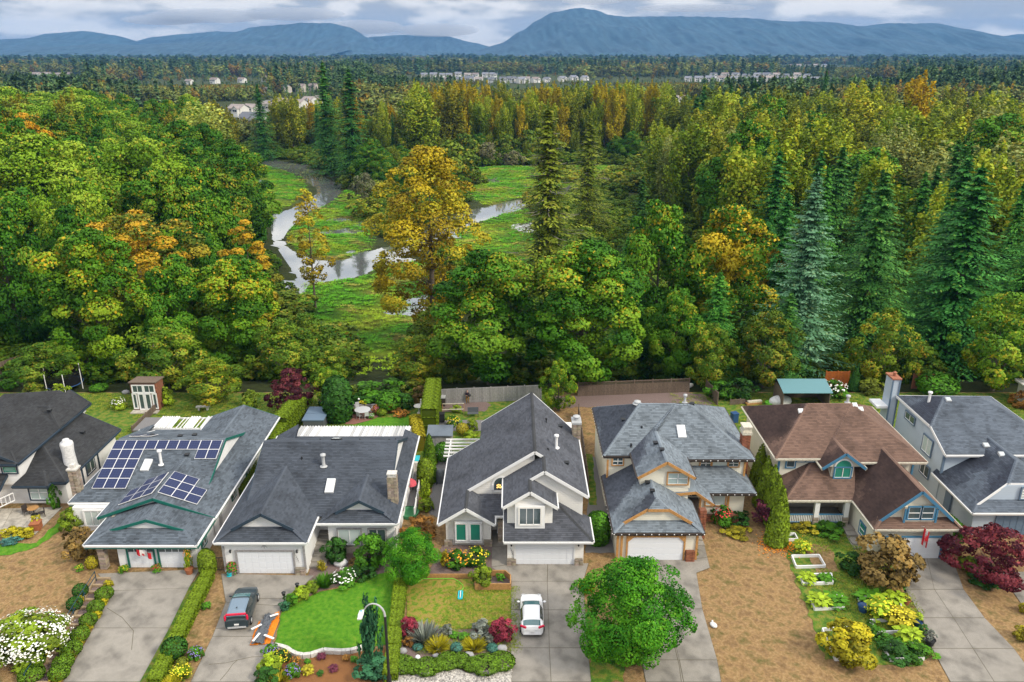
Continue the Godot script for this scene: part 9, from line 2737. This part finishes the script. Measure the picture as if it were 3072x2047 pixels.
# --- cars
# stations from nose to tail: [z, half width, sill, belt, roof, half width of roof]
func car(called: String, label: String, at: Vector3, turn: float, stations: Array, body_m: String, roof_m: String, suv: bool) -> void:
	var o := thing(called, label, "car", at, turn)
	var fine := []
	for i in stations.size() - 1:
		for k in 4:
			var row := []
			for c in 6:
				var p0: float = stations[maxi(i - 1, 0)][c]
				var p1: float = stations[i][c]
				var p2: float = stations[i + 1][c]
				var p3: float = stations[mini(i + 2, stations.size() - 1)][c]
				row.append(cubic_interpolate(p1, p2, p0, p3, k / 4.0) if c != 0 else lerpf(p1, p2, k / 4.0))
			fine.append(row)
	fine.append(stations[-1])
	var section := func(s: Array) -> Array:
		var w: float = s[1]
		var sill: float = s[2]
		var belt: float = s[3]
		var top: float = maxf(s[4], belt + 0.012)
		var wr: float = s[5]
		return [xyz(w * 0.9, sill, s[0]), xyz(w * 0.985, sill + 0.1, s[0]), xyz(w, lerpf(sill, belt, 0.55), s[0]), xyz(w * 0.97, belt - 0.06, s[0]), xyz(w * 0.91, belt, s[0]), xyz(lerpf(w * 0.91, wr, 0.5), lerpf(belt, top, 0.54), s[0]), xyz(wr, top - 0.055, s[0]), xyz(wr * 0.86, top - 0.012, s[0]), xyz(wr * 0.45, top + 0.008, s[0]), xyz(0, top + 0.014, s[0])]
	var st := MB.new()
	var rows := []
	for s in fine:
		var half: Array = section.call(s)
		var full := half.duplicate()
		for i in range(half.size() - 2, -1, -1):
			full.append(xyz(-half[i].x, half[i].y, half[i].z))
		rows.append(full)
	var n: int = rows[0].size()
	for r in rows:
		for p in r:
			st.vert(p, Vector3.UP, Color.WHITE, Vector2.ZERO)
	for j in rows.size():
		for i in n:
			var du: Vector3 = rows[j][mini(i + 1, n - 1)] - rows[j][maxi(i - 1, 0)]
			var dv: Vector3 = rows[mini(j + 1, rows.size() - 1)][i] - rows[maxi(j - 1, 0)][i]
			st.n[j * n + i] = du.cross(dv).normalized()
	for j in rows.size() - 1:
		for i in n - 1:
			var a := j * n + i
			st.ix.append_array(PackedInt32Array([a, a + n, a + 1, a + 1, a + n, a + n + 1]))
	for e in [0, rows.size() - 1]:
		var mid := xyz(0, 0.5, rows[e][0].z)
		for i in n - 1:
			var out := xyz(0, 0, -1 if e == 0 else 1)
			st.poly(PackedVector3Array([mid, rows[e][i], rows[e][i + 1]]), out)
	build(st, "body", M[body_m], o)
	var skin := func(called_: String, m: String, j0: int, j1: int, i0: int, i1: int, proud := 0.012) -> void:
		var k := MB.new()
		for j in range(j0, j1):
			for i in range(i0, i1):
				var q := []
				for c in [[j, i], [j, i + 1], [j + 1, i + 1], [j + 1, i]]:
					q.append(rows[c[0]][c[1]] + st.n[c[0] * n + c[1]] * proud)
				k.face(q[0], q[1], q[2], q[3], st.n[j * n + i])
		build(k, called_, M[m], o)
	if suv:
		skin.call("windscreen", "car_glass", 14, 19, 6, 13)
		skin.call("rear_window", "car_glass_dark", 37, 40, 6, 13)
		skin.call("side_window", "car_glass_dark", 18, 36, 4, 6)
		skin.call("side_window", "car_glass_dark", 18, 36, 13, 15)
		skin.call("roof_panel", roof_m, 20, 36, 6, 13, 0.014)
	else:
		skin.call("windscreen", "car_glass", 14, 19, 6, 13)
		skin.call("rear_window", "car_glass", 30, 34, 6, 13)
		skin.call("side_window", "car_glass_dark", 18, 29, 4, 6)
		skin.call("side_window", "car_glass_dark", 18, 29, 13, 15)
	var zf: float = stations[0][0]
	var zr: float = stations[-1][0]
	var w: float = stations[3][1]
	for s in [-1.0, 1.0]:
		for z in [zf + 0.8, zr - 0.75]:
			var t := MB.new()
			t.tube([xyz(s * (w - 0.2), 0.33, z), xyz(s * (w - 0.16), 0.33, z), xyz(s * (w + 0.02), 0.33, z), xyz(s * (w + 0.04), 0.33, z)], [0.3, 0.33, 0.33, 0.3], 18)
			var wheel := build(t, "wheel", M.plastic_black, o)
			var rim := MB.new()
			rim.tube([xyz(s * (w + 0.03), 0.33, z), xyz(s * (w + 0.05), 0.33, z)], [0.22, 0.2], 14)
			build(rim, "rim", M.grey_metal, wheel)
		var mir := MB.new()
		mir.ball(xyz(s * (w + 0.12), 1.0, zf + 1.35), xyz(0.13, 0.08, 0.08), 8, 6)
		build(mir, "mirror", M[body_m], o)
		var tl := MB.new()
		if suv:
			tl.ball(xyz(s * (w - 0.1), 1.12, zr - 0.12), xyz(0.1, 0.3, 0.12), 8, 6)
		else:
			tl.box(Transform3D(Basis(Vector3.UP, s * 0.5), xyz(s * (w - 0.22), 0.93, zr - 0.1)), xyz(0.46, 0.13, 0.12))
		build(tl, "tail_light", M.tail_red, o)
		var hl := MB.new()
		hl.ball(xyz(s * (w - 0.28), 0.7, zf + 0.17), xyz(0.2, 0.09, 0.12), 8, 6)
		build(hl, "headlight", M.grey_metal, o)
	var plate := MB.new()
	plate.cube(xyz(0, 0.62 if suv else 0.55, zr + 0.015), xyz(0.34, 0.13, 0.02))
	build(plate, "number_plate", M.white_paint, o)
	var bump := MB.new()
	bump.cube(xyz(0, 0.36, zr + 0.0), xyz(w * 1.5, 0.14, 0.06))
	build(bump, "bumper", M.grey_metal if suv else M[body_m], o)
	if suv:
		var bar := MB.new()
		bar.cube(xyz(0, 1.42, zr - 0.16), xyz(w * 1.62, 0.1, 0.14))
		build(bar, "light_bar", M.tail_red, o)
		var fin := MB.new()
		fin.bar(xyz(0, 1.62, zr - 0.75), xyz(0, 1.72, zr - 0.55), 0.04, 0.06)
		build(fin, "aerial", M.plastic_black, o)

func make_vehicles() -> void:
	var wp := mat("white_car_paint", lin(0.85, 0.85, 0.86), 0.25)
	wp.clearcoat_enabled = true
	var tp := mat("teal_car_paint", lin(0.008, 0.026, 0.036), 0.3)
	tp.clearcoat_enabled = true
	mat("roof_car_paint", lin(0.2, 0.27, 0.34), 0.2).metallic = 0.5
	mat("car_glass", lin(0.06, 0.15, 0.16), 0.05).metallic_specular = 0.8
	mat("car_glass_dark", lin(0.02, 0.035, 0.04), 0.05).metallic_specular = 0.8
	mat("tail_red", lin(0.6, 0.01, 0.05), 0.25)
	var a: Vector2 = xz(1.51, -52.75)
	var b: Vector2 = xz(1.39, -47.38)
	car("white_car", "white hatchback parked on the drive of the steep white house", xyz(a.x, 0.02, (a.y + b.y) / 2 - 0.15), atan2(0.0, 1.0), [[-2.1, 0.5, 0.3, 0.6, 0.62, 0.4], [-1.98, 0.74, 0.24, 0.72, 0.74, 0.55], [-1.5, 0.86, 0.2, 0.84, 0.88, 0.66], [-0.95, 0.89, 0.2, 0.92, 0.96, 0.7], [-0.3, 0.9, 0.2, 0.95, 1.38, 0.58], [0.35, 0.9, 0.2, 0.96, 1.46, 0.6], [1.0, 0.89, 0.2, 0.98, 1.43, 0.58], [1.35, 0.88, 0.21, 1.0, 1.37, 0.57], [1.85, 0.84, 0.24, 1.0, 1.06, 0.6], [2.05, 0.78, 0.27, 0.92, 0.94, 0.6], [2.12, 0.62, 0.32, 0.72, 0.74, 0.45]], "white_car_paint", "white_car_paint", false)
	var f: Vector2 = xz(-21.12, -53.35)
	var r: Vector2 = xz(-20.6, -48.47)
	var mid := (f + r) / 2
	car("dark_car", "dark teal crossover car parked on the drive of the slate house", xyz(mid.x, 0.02, mid.y), atan2(r.x - f.x, r.y - f.y), [[-2.15, 0.55, 0.35, 0.7, 0.72, 0.45], [-2.02, 0.78, 0.28, 0.82, 0.85, 0.6], [-1.55, 0.89, 0.24, 0.95, 1.0, 0.7], [-1.0, 0.9, 0.24, 1.0, 1.05, 0.74], [-0.4, 0.91, 0.24, 1.03, 1.5, 0.64], [0.3, 0.91, 0.24, 1.05, 1.6, 0.67], [0.9, 0.91, 0.24, 1.06, 1.6, 0.67], [1.4, 0.9, 0.24, 1.07, 1.58, 0.66], [1.75, 0.9, 0.24, 1.08, 1.54, 0.66], [2.0, 0.88, 0.26, 1.08, 1.3, 0.7], [2.12, 0.85, 0.3, 0.95, 0.98, 0.7]], "teal_car_paint", "roof_car_paint", true)

# --- the person in the garden
func make_person() -> void:
	var at: Vector2 = xz(-5.51, -90.04)
	var o := thing("person", "person in a dark top and ochre trousers holding a black bag", "person", v3(at), 0.15)
	var skin := Color(0.5, 0.3, 0.22)
	var top := Color(0.03, 0.018, 0.03)
	var legs := Color(0.3, 0.17, 0.04)
	var bones := [
		[xyz(-0.09, 0.92, 0), xyz(-0.12, 0.5, 0.04), 0.095, 0.062, legs], [xyz(-0.12, 0.5, 0.04), xyz(-0.13, 0.08, 0.0), 0.06, 0.04, legs], [xyz(-0.13, 0.05, -0.03), xyz(-0.14, 0.04, 0.14), 0.045, 0.035, Color(0.05, 0.05, 0.05)],
		[xyz(0.09, 0.92, 0), xyz(0.14, 0.5, -0.03), 0.095, 0.062, legs], [xyz(0.14, 0.5, -0.03), xyz(0.18, 0.08, -0.08), 0.06, 0.04, legs], [xyz(0.18, 0.05, -0.1), xyz(0.2, 0.04, 0.07), 0.045, 0.035, Color(0.05, 0.05, 0.05)],
		[xyz(0, 0.95, 0), xyz(0, 1.18, 0.0), 0.135, 0.13, top], [xyz(0, 1.18, 0), xyz(0, 1.38, 0), 0.14, 0.13, top], [xyz(-0.14, 1.4, 0), xyz(0.14, 1.4, 0), 0.075, 0.075, top],
		[xyz(0, 1.42, 0), xyz(0, 1.55, 0.02), 0.055, 0.052, skin], [xyz(0, 1.6, 0.02), xyz(0, 1.69, 0.01), 0.082, 0.092, skin], [xyz(0, 1.62, 0.1), xyz(0, 1.6, 0.115), 0.016, 0.018, skin],
		[xyz(-0.18, 1.38, 0), xyz(-0.24, 1.12, 0.02), 0.058, 0.045, top], [xyz(-0.24, 1.12, 0.02), xyz(0.02, 1.08, 0.22), 0.042, 0.032, skin], [xyz(0.02, 1.08, 0.22), xyz(0.1, 1.08, 0.24), 0.036, 0.03, skin],
		[xyz(0.18, 1.38, 0), xyz(0.3, 1.15, 0.08), 0.058, 0.045, top], [xyz(0.3, 1.15, 0.08), xyz(0.26, 1.12, 0.3), 0.042, 0.032, skin], [xyz(0.26, 1.12, 0.3), xyz(0.22, 1.14, 0.34), 0.036, 0.028, skin],
	]
	var base := xyz(-0.4, -0.04, -0.25)
	var cell := 0.026
	var dim := Vector3i(32, 72, 26)
	var f := PackedFloat32Array()
	f.resize(dim.x * dim.y * dim.z)
	f.fill(1.0)
	for b in bones:
		var p: Vector3 = b[0]
		var q: Vector3 = b[1]
		var reach: float = maxf(b[2], b[3]) + 0.09
		var lo := Vector3i(((p.min(q) - Vector3.ONE * reach) - base) / cell).clamp(Vector3i.ZERO, dim - Vector3i.ONE)
		var hi := Vector3i(((p.max(q) + Vector3.ONE * reach) - base) / cell).clamp(Vector3i.ZERO, dim - Vector3i.ONE)
		var d := q - p
		var l2 := d.length_squared()
		for z in range(lo.z, hi.z + 1):
			for y in range(lo.y, hi.y + 1):
				for x in range(lo.x, hi.x + 1):
					var c := base + xyz(x, y, z) * cell
					var t := clampf((c - p).dot(d) / l2, 0.0, 1.0)
					var v: float = c.distance_to(p + d * t) - lerpf(b[2], b[3], t)
					var i := (z * dim.y + y) * dim.x + x
					var e := maxf(0.035 - absf(v - f[i]), 0.0) / 0.035
					f[i] = minf(v, f[i]) - e * e * 0.035 / 4.0
	var st := MB.new()
	var ids := {}
	for z in dim.z - 1:
		for y in dim.y - 1:
			for x in dim.x - 1:
				var i := (z * dim.y + y) * dim.x + x
				var sum := Vector3.ZERO
				var count := 0
				for e in [[0, 1], [2, 3], [4, 5], [6, 7], [0, 2], [1, 3], [4, 6], [5, 7], [0, 4], [1, 5], [2, 6], [3, 7]]:
					var k0: int = e[0]
					var k1: int = e[1]
					var a := f[i + (k0 & 1) + ((k0 >> 1) & 1) * dim.x + (k0 >> 2) * dim.x * dim.y]
					var b := f[i + (k1 & 1) + ((k1 >> 1) & 1) * dim.x + (k1 >> 2) * dim.x * dim.y]
					if (a < 0.0) != (b < 0.0):
						sum += xyz(k0 & 1, (k0 >> 1) & 1, k0 >> 2).lerp(xyz(k1 & 1, (k1 >> 1) & 1, k1 >> 2), a / (a - b))
						count += 1
				if count:
					var c := base + (xyz(x, y, z) + sum / count) * cell
					var g := xyz(f[i + 1] - f[i], f[i + dim.x] - f[i], f[i + dim.x * dim.y] - f[i]).normalized()
					var best := 9.0
					var col := skin
					for b in bones:
						var d: Vector3 = b[1] - b[0]
						var t := clampf((c - b[0]).dot(d) / d.length_squared(), 0.0, 1.0)
						var v: float = c.distance_to(b[0] + d * t) - lerpf(b[2], b[3], t)
						if v < best:
							best = v
							col = b[4]
					ids[i] = st.vert(c, g, col, Vector2.ZERO)
	var strides := [1, dim.x, dim.x * dim.y]
	for i in ids:
		for ax in 3:
			var u: int = strides[(ax + 1) % 3]
			var w: int = strides[(ax + 2) % 3]
			if (f[i] < 0.0) != (f[i + strides[ax]] < 0.0) and ids.has(i - u) and ids.has(i - w) and ids.has(i - u - w):
				var q := [ids[i], ids[i - u], ids[i - u - w], ids[i - w]]
				var nn: Vector3 = (st.v[q[2]] - st.v[q[0]]).cross(st.v[q[1]] - st.v[q[0]])
				if nn.dot(st.n[q[0]]) > 0.0:
					st.ix.append_array(PackedInt32Array([q[0], q[1], q[2], q[0], q[2], q[3]]))
				else:
					st.ix.append_array(PackedInt32Array([q[0], q[2], q[1], q[0], q[3], q[2]]))
	var bm := mat("person_skin", Color.WHITE, 0.7)
	build(st, "body", bm, o)
	var hair := MB.new()
	hair.ball(xyz(0, 1.69, -0.015), xyz(0.1, 0.1, 0.105), 12, 8, Color(0.02, 0.015, 0.012))
	build(hair, "hair", bm, o)
	for s in [-1.0, 1.0]:
		var eye := MB.new()
		eye.ball(xyz(s * 0.032, 1.645, 0.09), xyz(0.012, 0.008, 0.01), 6, 4, Color(0.02, 0.02, 0.02))
		build(eye, "eye", bm, o)
		for k in 5:
			var fg := MB.new()
			var w := xyz(0.1, 1.08, 0.25) if s < 0.0 else xyz(0.21, 1.15, 0.35)
			var p := w + xyz(0.0, 0.03 - 0.016 * k, 0.01)
			fg.tube([p, p + xyz(0.05 if s < 0.0 else -0.04, 0.0, 0.02), p + xyz(0.075 if s < 0.0 else -0.06, -0.006, -0.01)], [0.01, 0.009, 0.007], 6, skin)
			build(fg, "finger", bm, o)
	var bag := MB.new()
	bag.ball(xyz(0.0, 0.0, 0.0), xyz(0.2, 0.19, 0.15), 12, 8, Color.WHITE, 0.12, rng)
	var bo := build(bag, "black_bag", M.plastic_black)
	bo.position = v3(at) + xyz(0.27, 1.24, 0.3)
	tag(bo, "black bundle carried in the arms of the person by the grey fence", "bag")
